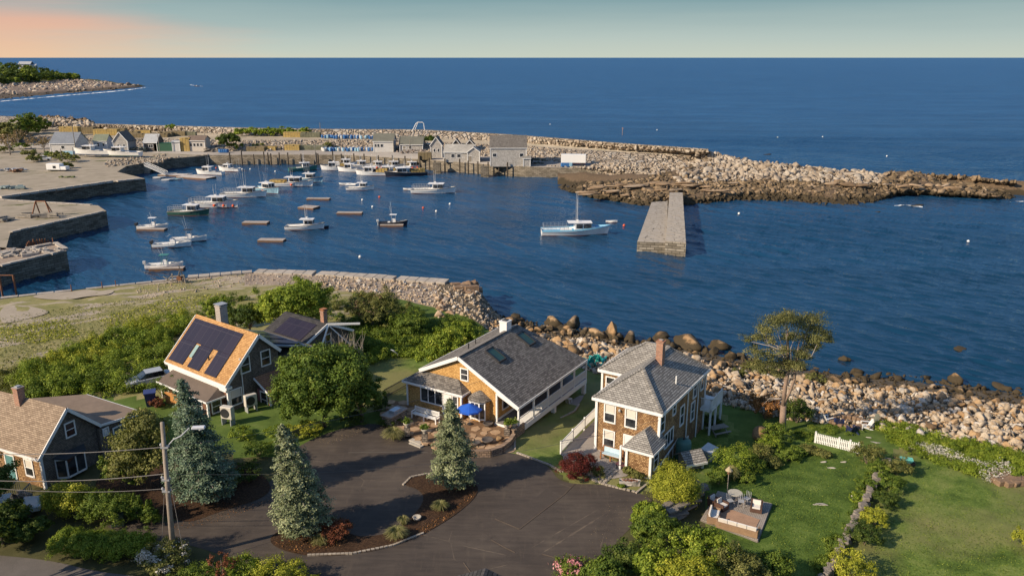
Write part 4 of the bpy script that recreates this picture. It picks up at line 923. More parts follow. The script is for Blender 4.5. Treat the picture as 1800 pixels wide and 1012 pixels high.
# enclosed front porch with brown hip roof
mb = MB().box(-9.0, -1.0, -1.5, .3, 4.5, 6.55); mb.build('porch_wall', _mc['cedar_shingle_rust'], mh)
mb = MB(); mb.slab([(-9.4, -1.8, 6.65), (-.7, -1.8, 6.65), (-1.6, .28, 7.35), (-9.4, .28, 7.35)], .1); mb.slab([(-.7, -1.8, 6.65), (-.7, .28, 6.65), (-1.6, .28, 7.35)], .1); mb.build('porch_roof', rf_brown, mh)
mb = MB(); fascia(mb, [(-9.42, -1.82, 6.66), (-.68, -1.82, 6.66), (-.68, .3, 6.66)], .16, .05, False)
for x in (-9.0, -1.0): corner(mb, x, -1.5, 4.6, 6.55, .2)
mb.build('porch_trim', whitetrim, mh)
for x in (-8.2, -6.4, -4.4, -2.4): window(mh, 'y-', x, 5.75, .8, 1.1, -1.5)
window(mh, 'x+', -.6, 5.8, .9, 1.2, -1.0)
# red side porch on the gable end
mb = MB().box(-.35, 1.7, 3.6, 6.2, 4.2, 6.3); mb.build('side_porch_wall', M('rose_paint', (.26, .12, .11), .8), mh)
mb = MB().slab([(-.35, 3.3, 7.6), (-.35, 6.4, 7.6), (2.0, 6.4, 6.4), (2.0, 3.3, 6.4)], .1); mb.build('side_porch_roof', rf_red, mh)
mb = MB(); rake(mb, (-.3, 3.28, 7.62), (2.02, 3.28, 6.42), .2, .06); mb.bar((2.04, 3.28, 6.32), (2.04, 6.4, 6.32), .06, .18); corner(mb, 1.7, 3.6, 4.3, 6.3, .16); mb.build('side_porch_trim', whitetrim, mh)
window(mh, 'y-', .7, 5.4, .9, 1.5, 3.6)
chimney(mh, -6.6, 4.5, 10.8, 13.6, .85, .85, brick_grey, metal_grey, 1)
# rear wing with dark roofs
mb = MB().box(-9.5, -1.2, 6.4, 11.6, 3.5, 8.3); mb.build('link_wall', sh_grey, mh)
mb = MB().slab([(-9.7, 6.4, 9.9), (-1.0, 6.4, 9.9), (-1.0, 11.7, 8.2), (-9.7, 11.7, 8.2)], .12); lr = mb.build('link_roof', M('slate_metal_roof', (.16, .19, .22), .45, 2, .25, .2), mh)
for k in range(3): mb = MB().slab([(-8.6 + k * 2.4, 7.0, 9.86), (-6.7 + k * 2.4, 7.0, 9.86), (-6.7 + k * 2.4, 10.6, 8.7), (-8.6 + k * 2.4, 10.6, 8.7)], .05); mb.build('solar_panel', M('solar_blue', (.05, .08, .12), .15, 2, .2), lr)
mb = MB().ext([(-3.2, 11.7, 3.5), (-3.2, 11.7, 7.9), (-3.2, 15.0, 9.35), (-3.2, 18.3, 7.9), (-3.2, 18.3, 3.5)], (-6.5, 0, 0)); mb.build('wing_wall', sh_grey, mh)
mb = MB().slab([(-10.2, 11.3, 7.85), (-2.8, 11.3, 7.85), (-2.8, 15.0, 9.6), (-10.2, 15.0, 9.6)], .12); mb.slab([(-10.2, 15.0, 9.6), (-2.8, 15.0, 9.6), (-2.8, 18.7, 7.85), (-10.2, 18.7, 7.85)], .12); wr = mb.build('wing_roof', rf_black, mh)
mb = MB().slab([(-8.6, 12.0, 8.24), (-3.9, 12.0, 8.24), (-3.9, 14.4, 9.37), (-8.6, 14.4, 9.37)], .05); mb.build('solar_panel', solar_m, wr)
mb = MB(); rake(mb, (-2.75, 11.3, 7.87), (-2.75, 15.0, 9.62), .26, .08); rake(mb, (-2.75, 15.0, 9.62), (-2.75, 18.7, 7.87), .26, .08); mb.bar((-2.7, 15.0, 9.4), (-2.0, 12.6, 6.2), .16, .12); mb.bar((-2.7, 15, 9.5), (-.4, 17.6, 9.35), .14, .2); mb.bar((-2.7, 15.0, 9.4), (-1.6, 17.2, 6.6), .14, .12); mb.build('rake_board', whitetrim, mh)
window(mh, 'x+', 15.2, 7.3, .7, 1.6, -3.2)
chimney(mh, -3.6, 15.2, 9.2, 10.9, .55, .55, brick, M('rust_cap', (.36, .15, .06), .7), 1)

# ---------------------------------------------- left foreground house
LA = R(155.7); lh = thing('tan_roof_house', 'brown shingled cottage with a tan shingle roof and brick chimney at the left edge', 'house', (-35.8, 58.8, 0), LA)
mb = MB().ext([(.35, 2.6, 4.0), (.35, 2.6, 7.85), (.35, 0, 10.7), (.35, -2.5, 8.3), (.35, -2.5, 4.0)], (11.5, 0, 0)); mb.build('wall', sh_brown, lh)
mb = MB().ext([(.30, 2.58, 4.0), (.30, 2.58, 7.8), (.30, 0, 10.65), (.30, -2.48, 8.25), (.30, -2.48, 4.0)], (.05, 0, 0)); mb.build('gable_wall', sh_grey, lh)
mb = MB().slab([(0, 2.95, 7.85), (0, 0, 11.0), (12.2, 0, 11.0), (12.2, 2.95, 7.85)], .14); mb.slab([(0, 0, 11.0), (0, -2.75, 8.3), (12.2, -2.75, 8.3), (12.2, 0, 11.0)], .14); mb.build('roof', rf_tan, lh)
mb = MB(); rake(mb, (-.03, 2.97, 7.85), (-.03, 0, 11.0), .26, .07); rake(mb, (-.03, 0, 11.0), (-.03, -2.77, 8.3), .26, .07); mb.bar((0, 2.99, 7.72), (12.2, 2.99, 7.72), .07, .2); corner(mb, .33, 2.6, 4.6, 7.7, .2); mb.build('rake_board', whitetrim, lh)
mb = MB().slab([(0.02, -2.7, 8.32), (-.7, -6.4, 8.05), (6.0, -6.2, 8.6), (9.2, -2.7, 9.0)], .16); mb.build('wing_roof', M('tan_flat_roof', (.26,.19,.135), .9, 2, .2, .3), lh)
mb = MB().box(.0, 8, -6.1, -2.5, 4, 8.0); mb.build('wing_wall', sh_grey, lh)
mb = MB(); mb.bar((0, -2.7, 8.22), (-.72, -6.42, 7.95), .07, .2); mb.bar((-.72, -6.42, 7.95), (6, -6.22, 8.5), .07, .2); mb.build('wing_fascia', whitetrim, lh)
chimney(lh, 5.2, .3, 10.4, 12.0, .6, .6, brick, metal_grey, 0)
window(lh, 'x-', -.2, 8.95, .75, 1.1, .3, mat=whitetrim); window(lh, 'y+', 1.9, 6.5, .85, 1.35, 2.6, 1, curtain=True); window(lh, 'y+', 8.2, 6.5, .85, 1.35, 2.6); door(lh, 'y+', 4.2, 5.0, 1.0, 2.1, 2.6, M('teal_door', (.10, .24, .24), .5))
mb = MB().prism([(.3, 1.5), (-.4, 1.05), (-.4, -.55), (.3, -1.0)], 5.3, 7.1); mb.build('bay_window', sh_grey, lh)
mb = MB().slab([(.3, 1.7, 7.25), (-.6, 1.15, 7.1), (-.6, -.65, 7.1), (.3, -1.2, 7.25)], .12); mb.build('bay_roof', M('bay_roof_dark', (.05, .055, .06), .6), lh)
ring = [(.25, 1.5), (-.42, 1.07), (-.42, -.57), (.25, -1.0)]; mb = MB(); mg = MB()
for a, b_ in zip(ring[:-1], ring[1:]):
    mb.bar((*a, 5.4), (*b_, 5.4), .1, .16); mb.bar((*a, 7.0), (*b_, 7.0), .1, .14); mg.bar((a[0], a[1], 6.2), (b_[0], b_[1], 6.2), .04, 1.5)
for a in ring + [(-.42, .25)]: mb.bar((*a, 5.35), (*a, 7.05), .1)
f = mb.build('bay_frame', whitetrim, lh); mg.build('pane', glass, f)
door(lh, 'x-', -4.6, 5.0, 1.5, 2.4, 0.0, M('patio_glass', (.08, .12, .12), .1)); window(lh, 'x-', -3.1, 7.5, .4, .5, 0.0, split=False)
mb = MB().box(-.12, 0.02, -3.2, -2.9, 7.3, 7.7); mb.build('wall_lamp', white, lh)
# wooden stair and rail at the front corner
st = thing('wooden_steps', 'grey wooden entrance steps with railing beside the left cottage', 'steps', G(52, 880), LA)
mb = MB()
for k in range(4): mb.box(-.5, .9, .3 * k, .3 * k + .3, 0, .2 * (4 - k))
mb.build('treads', wood_grey, st); mb = MB()
for x in (-.5, .9):
    mb.bar((x, 0, 1.7), (x, 1.3, 1.1), .07); mb.bar((x, 0, .7), (x, 1.3, .2), .05)
    for k in range(9): mb.bar((x, .15 * k, .6 - .05 * k), (x, .15 * k, 1.65 - .07 * k), .035)
mb.build('railing', wood_grey, st)
# roof peak of a house just below the frame
bh = thing('gable_house', 'dark roofed house whose ridge only just enters the bottom of the frame', 'house', P3(852, 1004, 5), R(80))
mb = MB().ext([(0, -3.4, -1), (0, 3.4, -1), (0, 3.4, 2.2), (0, 0, 3.6), (0, -3.4, 2.2)], (-9, 0, 0))
zt = 0
bh.location = P3(852, 1006, 8.6); bh.location.z = 5
mb.build('wall', sh_grey, bh)
mb = MB().slab([(.3, -3.8, 2.1), (.3, 0, 3.72), (-9.3, 0, 3.72), (-9.3, -3.8, 2.1)], .12); mb.slab([(.3, 0, 3.72), (.3, 3.8, 2.1), (-9.3, 3.8, 2.1), (-9.3, 0, 3.72)], .12); mb.build('roof', rf_black, bh)
# ============================================================ drives, beds, patios (sheets laid a few mm above each other)
def sheet(name, pts, mat, label, dz, z=None, kind='structure', smoothn=3, flat=True):
    """outline in photo pixels, smoothed, laid flat on the z=5 terrace (or draped)"""
    P_ = [Vector((x, y, 0)) for x, y in pts]
    for _ in range(smoothn):
        Q_ = []
        for i in range(len(P_)):
            a, b_ = P_[i], P_[(i + 1) % len(P_)]; Q_ += [a.lerp(b_, .25), a.lerp(b_, .75)]
        P_ = Q_
    w = [P3(p.x, p.y, 5.0 + dz if z is None else z) for p in P_]
    me = bpy.data.meshes.new(name); me.from_pydata([tuple(p) for p in w], [], [tuple(range(len(w)))])
    bm = bmesh.new(); bm.from_mesh(me); bmesh.ops.triangulate(bm, faces=bm.faces); bmesh.ops.recalc_face_normals(bm, faces=bm.faces)
    for f in bm.faces:
        if f.normal.z < 0: f.normal_flip()
    bm.to_mesh(me); bm.free(); o = link(name, me, mat); return tag(o, label, kind=kind)
m_as, t, b, o = newmat('asphalt'); q = NB(t); p = q.pos()
n1 = q.noise(p, .25, 4, .6, .5); n2 = q.noise(p, 30, 2); n3 = q.noise(q.map(p, (.35, 2.4, 1), (0, 0, .5)), 1, 4, .6)
f = q.math('ADD', q.math('ADD', q.math('MULTIPLY', n1, .5), q.math('MULTIPLY', n3, .4)), q.math('MULTIPLY', n2, .2))
col = q.ramp(f, [(.38, (.034, .026, .021)), (.52, (.056, .043, .034)), (.66, (.082, .064, .049)), (.78, (.12, .095, .07))])
ns_ = q.noise(q.map(p, (1.8, .25, 1), (0, 0, -.4)), 1, 5, .7); col = q.mix(q.ramp(ns_, [(.56, 0.), (.72, .5)]), col, (.11, .085, .06)); col = q.mix(q.ramp(q.noise(p, .9, 4, .7), [(.60, 0.), (.72, .55)]), col, (.03, .024, .02))
vo = q.n('ShaderNodeTexVoronoi', feature='DISTANCE_TO_EDGE'); vo.inputs['Scale'].default_value = .13; q.l(q.map(p, (1, 1, 0), (0, 0, .3)), vo.inputs['Vector'])
wob = q.noise(p, 1.3, 3)
crack = q.ramp(q.math('ADD', vo.outputs[0], q.math('MULTIPLY', q.math('SUBTRACT', wob, .5), .02)), [(.0, 1.), (.0035, 0.)])
col = q.mix(q.math('MULTIPLY', crack, q.ramp(n1, [(.45, 0.), (.6, .7)])), col, (.17, .13, .09))
q.l(col, b.inputs['Base Color']); b.inputs['Roughness'].default_value = .85; q.bump(n2, .35, .01, b)
patchm = M('asphalt_patch', (.062, .048, .038), .88, 14, .15, .2)
mulch = groundmat('bark_mulch', [(.3, (.022, .014, .010)), (.5, (.06, .034, .02)), (.7, (.13, .075, .04))], 6, fine=25, bumpk=1.0)
drive_pts = [(175, 905), (250, 915), (310, 918), (365, 893), (470, 862), (500, 800), (545, 772), (600, 752), (665, 740), (745, 775), (800, 795), (905, 793), (965, 817), (985, 850), (1070, 850), (1145, 872), (1150, 892), (1110, 925), (1075, 960), (1060, 1040), (1060, 1150), (560, 1150), (540, 1020), (420, 985), (330, 955), (250, 945), (180, 925)]
sheet('driveway', drive_pts, m_as, 'dark asphalt parking area between the houses', .012)
sheet('street', [(-250, 955), (0, 975), (95, 985), (165, 1003), (240, 1012), (330, 1022), (520, 1040), (540, 1300), (-300, 1300)], groundmat('street_asphalt', [(.3, (.11, .10, .09)), (.7, (.17, .15, .135))], .6, fine=30), 'lighter asphalt street at the bottom left corner', .008)
def strip(pts, w, name, mat, label, z=5.02, kind='structure'):
    mb = MB()
    for a, c in zip(pts[:-1], pts[1:]): mb.bar(P3(*a, z), P3(*c, z), w, .02)
    return tag(mb.build(name, mat), label, kind=kind)
sheet('asphalt_patch', [(872, 910), (915, 930), (985, 873), (960, 858), (945, 872)], patchm, 'square repair patch in the asphalt', .020, smoothn=0)
seam = M('sandy_seam', (.115, .085, .06), .9, 12, .3)
strip([(870, 911), (913, 929), (990, 870), (1010, 850)], .06, 'pavement_seam', seam, 'sandy seam beside the repair patch', 5.032)
strip([(864, 948), (885, 960), (905, 970)], .05, 'pavement_seam', seam, 'short sandy seam near the middle of the asphalt', 5.032)
strip([(953, 973), (990, 983), (1010, 992)], .06, 'pavement_seam', seam, 'sandy seam near the pink rhododendron', 5.032)
strip([(815, 988), (832, 1012)], .06, 'pavement_seam', seam, 'sandy seam at the bottom of the asphalt', 5.032)
strip([(612, 795), (740, 794), (752, 795)], .05, 'pavement_seam', M('pale_seam', (.13, .115, .10), .9), 'straight pale seam across the shaded drive', 5.032)
isl = [(470, 948), (492, 930), (520, 915), (600, 905), (606, 935), (640, 944), (690, 935), (728, 905), (748, 876), (735, 858), (708, 852), (722, 838), (752, 832), (800, 838), (842, 850), (838, 872), (800, 905), (745, 938), (690, 960), (620, 974), (545, 977), (492, 966)]
sheet('planting_bed', isl, mulch, 'curved mulch island between the spruces', .05)
sheet('planting_bed', [(180, 880), (290, 905), (330, 920), (380, 900), (475, 872), (475, 840), (400, 800), (250, 800), (160, 840)], mulch, 'mulch bed under the darkest spruce', .03)
def edging(pts, label, z=5.05, step=.28, size=(.25, .16, .14)):
    mb = MB(); w = [P3(x, y, z) for x, y in pts]
    for a, c in zip(w[:-1], w[1:]):
        L_ = (c - a).length; n_ = max(1, int(L_ / step)); rz = math.atan2(c.y - a.y, c.x - a.x)
        for k in range(n_): mb.rbox(a.lerp(c, (k + .5) / n_), size, rz + random.uniform(-.15, .15))
    o = mb.build('stone_edging', M('cobble', (.36, .31, .25), .85, 5, .3, .3)); tag(o, label, 'stone edging'); return o
edging([(540, 975), (620, 972), (690, 958), (745, 936)], 'small stone edging on the near rim of the mulch island')
edging([(708, 852), (722, 838), (752, 832), (765, 836)], 'curved stone edging at the far tip of the mulch island')
edging([(908, 795), (965, 816), (988, 829)], 'stone edging where the shaded lawn meets the asphalt')
edging([(988, 829), (1003, 815)], 'short stone edging left of the red maple')
edging([(1040, 842), (1063, 851), (1100, 860), (1118, 864)], 'stone edging in front of the boat planter')
edging([(1118, 866), (1140, 848)], 'stone edging beside the porch corner')
edging([(905, 765), (905, 790)], 'stone edging of the pebble bed')
edging([(985, 735), (1010, 722), (1018, 710)], 'curved edging under the raised porch', 4.3)
sheet('pebble_bed', [(868, 793), (905, 772), (908, 797)], groundmat('pebbles', [(.3, (.25, .17, .10)), (.7, (.5, .36, .24))], 5, fine=18, bumpk=1), 'orange pebble bed by the curved wall', .03)
flag = groundmat('flagstone', [(.3, (.30, .19, .11)), (.5, (.42, .28, .17)), (.7, (.5, .37, .24))], 1.6)
pat = [(690, 700), (668, 738), (700, 755), (745, 778), (800, 795), (870, 790), (905, 768), (903, 748), (868, 741), (835, 735), (780, 722), (720, 712)]
sheet('patio', pat, groundmat('patio_sand', [(.3, (.14, .085, .05)), (.7, (.26, .16, .09))], 2), 'warm flagstone patio of the yellow house', .20)
# flagstones on it
mb = MB(); nst = 0
for k in range(900):
    x = random.uniform(672, 903); y = random.uniform(705, 790)
    if not inpoly(x, y, pat): continue
    p = P3(x, y, 5.2)
    if any((p - r_[0]).length < r_[1] + .42 for r_ in (nst or [])): continue
    r0 = random.uniform(.38, .62); nst = (nst or []) + [(p, r0)]; n_ = random.randint(5, 7); a0 = random.uniform(0, 6)
    mb.prism([(p.x + r0 * random.uniform(.8, 1.1) * math.cos(a0 + 2 * math.pi * i / n_), p.y + r0 * random.uniform(.8, 1.1) * math.sin(a0 + 2 * math.pi * i / n_)) for i in range(n_)], 5.1, 5.235)
tag(mb.build('flagstones', flag), 'irregular flagstones paving the patio', kind='structure')
block_m = course('retaining_block', (.20, .14, .10), (.36, .25, .17), .4, .2, .02, (.08, .06, .045), bump=.8)
mb = MB(); arc = [(800, 796), (835, 798), (862, 797), (882, 790), (896, 779), (903, 768)]
for a, c in zip(arc[:-1], arc[1:]): mb.bar(P3(*a, 5.25) - Vector((0, 0, 0)), P3(*c, 5.25), .38, .75)
o = mb.build('retaining_wall', block_m); tag(o, 'curved reddish block wall edging the patio', 'wall')
mb = MB().add([], []); p = P3(905, 762, 4.9); mb.rbox((p.x, p.y, 5.2), (1.9, 1.0, 1.1), YA); o = mb.build('stone_pier_wall', block_m); tag(o, 'straight block planter wall under the front porch post', 'wall')
sheet('paved_terrace', [(1003, 775), (1040, 752), (1052, 800), (1105, 818), (1110, 835), (1070, 842), (1038, 838), (995, 822), (988, 798)], concrete, 'concrete terrace in front of the hip roofed house', .035, smoothn=1)
sheet('paved_terrace', [(985, 797), (1048, 735), (1052, 748), (1050, 800), (1003, 815)], concrete, 'sloping concrete walk along the hip roofed house', .03, smoothn=0)
sheet('cobble_path', [(1037, 840), (1062, 818), (1087, 828), (1062, 852)], course('cobble_path', (.2, .18, .15), (.4, .37, .32), .4, .2, .03, (.07, .08, .04)), 'cobbled step stones by the red maple', .045, smoothn=0)
# cobbles of that path
A_, B_, C_, D_ = [P3(x, y, 5.06) for x, y in ((1037, 840), (1062, 818), (1087, 828), (1062, 852))]
mb = MB()
for i in range(7):
    for j in range(4): mb.rbox(A_.lerp(B_, (i + .5) / 7).lerp(D_.lerp(C_, (i + .5) / 7), (j + .5) / 4), (.34, .2, .1), R(35))
tag(mb.build('cobbles', _mc['cobble']), 'grey cobbles of the step path', kind='structure')
sheet('porch_slab', [(940, 752), (990, 710), (1028, 690), (1022, 705), (1000, 728), (962, 750)], concrete, 'shaded slab under the raised porch', 0, z=4.0, smoothn=1)
# pale ledge slabs in the dry field
slab_m = groundmat('field_ledge', [(.3, (.30, .25, .19)), (.7, (.44, .38, .30))], .5)
def drape(name, pts, mat, label, dz=.06):
    P_ = [Vector((x, y, 0)) for x, y in pts]
    for _ in range(2):
        Q_ = []
        for i in range(len(P_)):
            a, b_ = P_[i], P_[(i + 1) % len(P_)]; Q_ += [a.lerp(b_, .25 + random.uniform(-.08, .08)), a.lerp(b_, .75)]
        P_ = Q_
    w = [G(p.x, p.y, dz) for p in P_]; me = bpy.data.meshes.new(name); me.from_pydata([tuple(p) for p in w], [], [tuple(range(len(w)))]); bm = bmesh.new(); bm.from_mesh(me); bmesh.ops.triangulate(bm, faces=bm.faces)
    for f in bm.faces:
        f.normal_update()
        if f.normal.z < 0: f.normal_flip()
    bm.to_mesh(me); bm.free(); o = link(name, me, mat); return tag(o, label, kind='structure')
for k, pts in enumerate([[(0, 540), (30, 536), (64, 541), (90, 549), (70, 556), (52, 560), (20, 568), (0, 569)], [(50, 522), (90, 515), (130, 513), (150, 509), (180, 513), (205, 511), (190, 519), (150, 522), (120, 528), (80, 527)]]):
    drape('bare_ledge', pts, slab_m, 'pale bare rock showing in the dry field', .10)

# ============================================================ vegetation
def leafcloud(C, size, up=.0, out=None, jitter=.35):
    """quads at centres C, random orientation biased to normals 'out'"""
    n = len(C); nrm = rng.normal(0, 1, (n, 3))
    if out is not None: nrm = nrm * .55 + out
    nrm[:, 2] += up; nrm /= np.linalg.norm(nrm, axis=1)[:, None] + 1e-9
    t_ = rng.normal(0, 1, (n, 3)); a = np.cross(nrm, t_); a /= np.linalg.norm(a, axis=1)[:, None] + 1e-9; b_ = np.cross(nrm, a)
    s = (size * rng.uniform(1 - jitter, 1 + jitter, n))[:, None]; a = a * s; b_ = b_ * s * .6
    v = np.stack([C - a, C - b_ + nrm * s * .12, C + a, C + b_ + nrm * s * .12], 1).reshape(-1, 3)
    return v, np.arange(n * 4).reshape(n, 4)
def clumps(blobs, n, dens=.16, fill=.35, hollow=True):
    """blobs [(cx,cy,cz,rx,ry,rz)] -> leaf centres, outward dirs, clump value"""
    vol = np.array([b[3] * b[4] * b[5] for b in blobs]) ** .67; vol = vol / vol.sum(); C = []; O = []; A = []
    for b, w in zip(blobs, vol):
        nn = max(20, int(n * w)); k = max(6, int(nn / 85)); d = rng.normal(0, 1, (k, 3)); d /= np.linalg.norm(d, axis=1)[:, None]
        d[:, 2] = np.where(d[:, 2] < -.5, -d[:, 2] * .6, d[:, 2]); rad = rng.uniform(.62, 1.06, k) if hollow else rng.uniform(.15, 1, k)
        rad *= 1 + .18 * np.sin(d[:, 0] * 5 + b[0]) * np.cos(d[:, 1] * 4 + b[1])
        cc = d * rad[:, None]; pick = rng.integers(0, k, nn); e = rng.normal(0, dens, (nn, 3)); e[:, 2] *= .7
        p_ = cc[pick] + e; C.append(p_ * np.array(b[3:6]) + np.array(b[0:3])); O.append(d[pick] * .6 + e / (dens * 2)); cv = rng.uniform(.0, .75, k); A.append(np.clip(cv[pick] + rng.uniform(-.1, .3, nn), 0, 1))
    return np.vstack(C), np.vstack(O), np.concatenate(A)
def crownmesh(name, blobs, n, size, **kw):
    k_ = (.66 if size < .3 else .8); n = int(n * (2.1 if size < .3 else 1.5)); size *= k_
    C, O, A = clumps(blobs, n, **kw); v, f = leafcloud(C, size, .35, O); return npmesh(name, v, f, A)
leafs = dict(
    bright=leafmat('leaf_bright', (0.088, 0.144, 0.015), (0.256, 0.321, 0.033), (0.472, 0.490, 0.075)),
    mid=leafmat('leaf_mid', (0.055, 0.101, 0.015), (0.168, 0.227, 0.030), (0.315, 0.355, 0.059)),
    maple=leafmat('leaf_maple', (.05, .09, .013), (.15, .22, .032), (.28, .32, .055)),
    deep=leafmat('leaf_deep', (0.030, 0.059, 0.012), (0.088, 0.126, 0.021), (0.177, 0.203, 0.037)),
    yellow=leafmat('leaf_yellowgreen', (0.177, 0.203, 0.018), (0.413, 0.423, 0.045), (0.668, 0.607, 0.089)),
    olive=leafmat('leaf_olive', (0.091, 0.099, 0.030), (0.216, 0.219, 0.059), (0.362, 0.328, 0.119)),
    dry=leafmat('leaf_dry', (0.181, 0.121, 0.068), (0.363, 0.257, 0.149), (0.514, 0.378, 0.243)),
    spruce=leafmat('needle_blue_spruce', (0.077, 0.101, 0.047), (0.215, 0.246, 0.126), (0.383, 0.408, 0.220), tr=.08),
    spruced=leafmat('needle_dark_spruce', (0.047, 0.083, 0.048), (0.132, 0.193, 0.118), (0.251, 0.317, 0.204), tr=.08),
    pine=leafmat('needle_pine', (0.061, 0.073, 0.024), (0.174, 0.170, 0.054), (0.296, 0.259, 0.095), tr=.1),
    red=leafmat('leaf_red_maple', (.05, .008, .008), (.13, .022, .016), (.2, .04, .03), tr=.15),
    barberry=leafmat('leaf_barberry', (0.106, 0.034, 0.016), (0.242, 0.081, 0.041), (0.363, 0.135, 0.068), tr=.15),
    rust=leafmat('leaf_rust', (0.136, 0.061, 0.020), (0.333, 0.149, 0.047), (0.454, 0.230, 0.095), tr=.15),
    blossom=leafmat('blossom_white', (.4, .38, .32), (.66, .62, .54), (.75, .72, .66), tr=.2),
    pink=leafmat('blossom_pink', (.5, .18, .2), (.68, .34, .34), (.75, .5, .48), tr=.2),
    grassy=leafmat('blade_grass', (0.121, 0.135, 0.041), (0.302, 0.284, 0.108), (0.484, 0.405, 0.203), tr=.2))
bark = M('bark', (.16, .12, .09), .9, 12, .4, .8); bark_pale = M('bark_pale', (.34, .30, .25), .9, 12, .3, .6)
def limbs(mb, base, tips, r0, rs=None, bend=.3):
    for tp in tips:
        tp = Vector(tp); base_ = Vector(base); mid = base_.lerp(tp, .5) + Vector((random.uniform(-1, 1), random.uniform(-1, 1), random.uniform(0, .6))) * bend * (tp - base_).length * .3
        mb.tube([base_, base_.lerp(mid, .6), mid, mid.lerp(tp, .6), tp], [r0, r0 * .75, r0 * .5, r0 * .3, r0 * .12], 6)
def tree(label, px, py, H, Rw, leaf='mid', n=9000, size=.15, cat='tree', name='broadleaf_tree', group=None, base=None, trunk_h=.25, blobs=None, dens=.14, loc=None, barkm=None, hollow=True, fl=None):
    p = loc if loc is not None else G(px, py); t_ = thing(name, label, cat, tuple(p), 0, group)
    if blobs is None:
        blobs = []; k = 5 + int(Rw * 1.3)
        for i in range(k):
            a = 2 * math.pi * i / k + random.uniform(-.3, .3); rr_ = Rw * random.uniform(.35, .62); r_ = Rw * random.uniform(.36, .52)
            zz = H * random.uniform(trunk_h + .15, .75); blobs.append((rr_ * math.cos(a), rr_ * math.sin(a), zz, r_, r_, r_ * random.uniform(.75, 1.05)))
        blobs.append((0, 0, H * .72, Rw * .6, Rw * .6, H * .27))
    mb = MB().tube([(0, 0, -.5), (.05, 0, H * trunk_h), (0.1, .05, H * .45), (.0, .1, H * .8)], [H * .035, H * .028, H * .02, H * .006], 8)
    mb.build('trunk', barkm or bark, t_, True)
    ml = MB(); limbs(ml, (.03, 0, H * trunk_h), [(b[0], b[1], b[2]) for b in blobs[:9]], H * .015); ml.build('limbs', barkm or bark, t_, True)
    me = crownmesh('crown', blobs, n, size, dens=dens, hollow=hollow); link('crown', me, leafs[leaf], t_)
    if fl: C, O, A = clumps(blobs, fl[1], dens=dens); v, f = leafcloud(C * 1.03, fl[2], .3, O); link('flowers', npmesh('flowers', v, f, A), leafs[fl[0]], t_)
    return t_
def bush(label, px, py, Rw, H, leaf='mid', n=2500, size=.10, cat='shrub', name='shrub', group=None, ry=None, rz=0, blobs=None, fl=None, dz=0, dens=.14, loc=None):
    p = loc if loc is not None else G(px, py, dz); t_ = thing(name, label, cat, tuple(p), rz, group)
    ry = ry or Rw
    if blobs is None:
        blobs = [(0, 0, H * .5, Rw * .85, ry * .85, H * .5)]
        for i in range(6):
            a = i * 1.05 + random.uniform(-.3, .3); blobs.append((Rw * .5 * math.cos(a), ry * .5 * math.sin(a), H * random.uniform(.35, .6), Rw * .45, ry * .45, H * .38))
    st = MB()
    for i in range(5): a = i * 1.25; st.tube([(0, 0, -.2), (Rw * .2 * math.cos(a), ry * .2 * math.sin(a), H * .3), (Rw * .4 * math.cos(a), ry * .4 * math.sin(a), H * .62)], [.04, .03, .012], 5)
    st.build('stems', bark, t_)
    link('foliage', crownmesh('foliage', blobs, n, size, dens=dens), leafs[leaf], t_)
    if fl: C, O, A = clumps(blobs, fl[1], dens=dens); v, f = leafcloud(C * 1.02, fl[2], .3, O); link('flowers', npmesh('flowers', v, f, A), leafs[fl[0]], t_)
    return t_
def spruce(label, px, py, H, Rw, leaf, lean=0):
    p = P3(px, py, 5.0); t_ = thing('spruce_tree', label, 'spruce', tuple(p))
    MB().tube([(0, 0, -.3), (lean * .3, 0, H * .5), (lean, 0, H)], [.17, .11, .02], 8).build('trunk', bark_pale, t_, True)
    C = []; O = []; A = []; br = MB(); z = H * .13
    while z < H * .985:
        t = (z / H - .1) / .9; rr_ = Rw * (1 - t) ** .72 * random.uniform(.88, 1.08); rr_ *= min(1, .62 + t * 3.2); nb = max(5, int(5 + 10 * (1 - t)))
        for k in range(nb):
            a = 2 * math.pi * (k + random.random() * .8) / nb; L_ = rr_ * random.uniform(.72, 1.1); ca, sa = math.cos(a), math.sin(a); zb = z + random.uniform(-.1, .1); cx = lean * (z / H) ** 2
            tipz = zb - L_ * .12 + (.25 * L_ * t)
            br.bar((cx, 0, zb), (cx + ca * L_ * .92, sa * L_ * .92, tipz), .03)
            ns = max(3, int(L_ / .15)); cv = random.uniform(0, .7)
            for i in range(ns):
                s = (i + 1) / ns; 
                if s < .25 and t < .9: continue
                wd = .06 + .30 * L_ * .45 * (1 - abs(s - .55) * 1.1); m_ = 20
                e = rng.normal(0, 1, (m_, 3)) * np.array([.10, wd, .07]); ex = ca * e[:, 0] - sa * e[:, 1]; ey = sa * e[:, 0] + ca * e[:, 1]
                q_ = np.stack([cx + ca * L_ * s + ex, sa * L_ * s + ey, zb + (tipz - zb) * s + e[:, 2] - .10 * s * s], 1); C.append(q_)
                O.append(np.tile([ca * .6, sa * .6, .7], (m_, 1))); A.append(np.clip(cv + s * .3 + rng.uniform(-.15, .2, m_), 0, 1))
        z += H * .040 * (1.15 - .5 * t)
    C = np.vstack(C); v, f = leafcloud(C, .078, .2, np.vstack(O)); link('needles', npmesh('needles', v, f, np.concatenate(A)), leafs[leaf], t_)
    br.build('branches', bark_pale, t_)
    return t_
sp1 = spruce('pale green blue spruce at the left end of the mulch island', 535, 940, 8.7, 2.45, 'spruce', -1.0)
sp2 = spruce('dense blue spruce in front of the yellow house patio', 800, 855, 7.6, 2.2, 'spruce', -.25)
sp3 = spruce('darkest and tallest spruce, right of the utility pole', 364, 884, 10.3, 3.0, 'spruced', -.9)

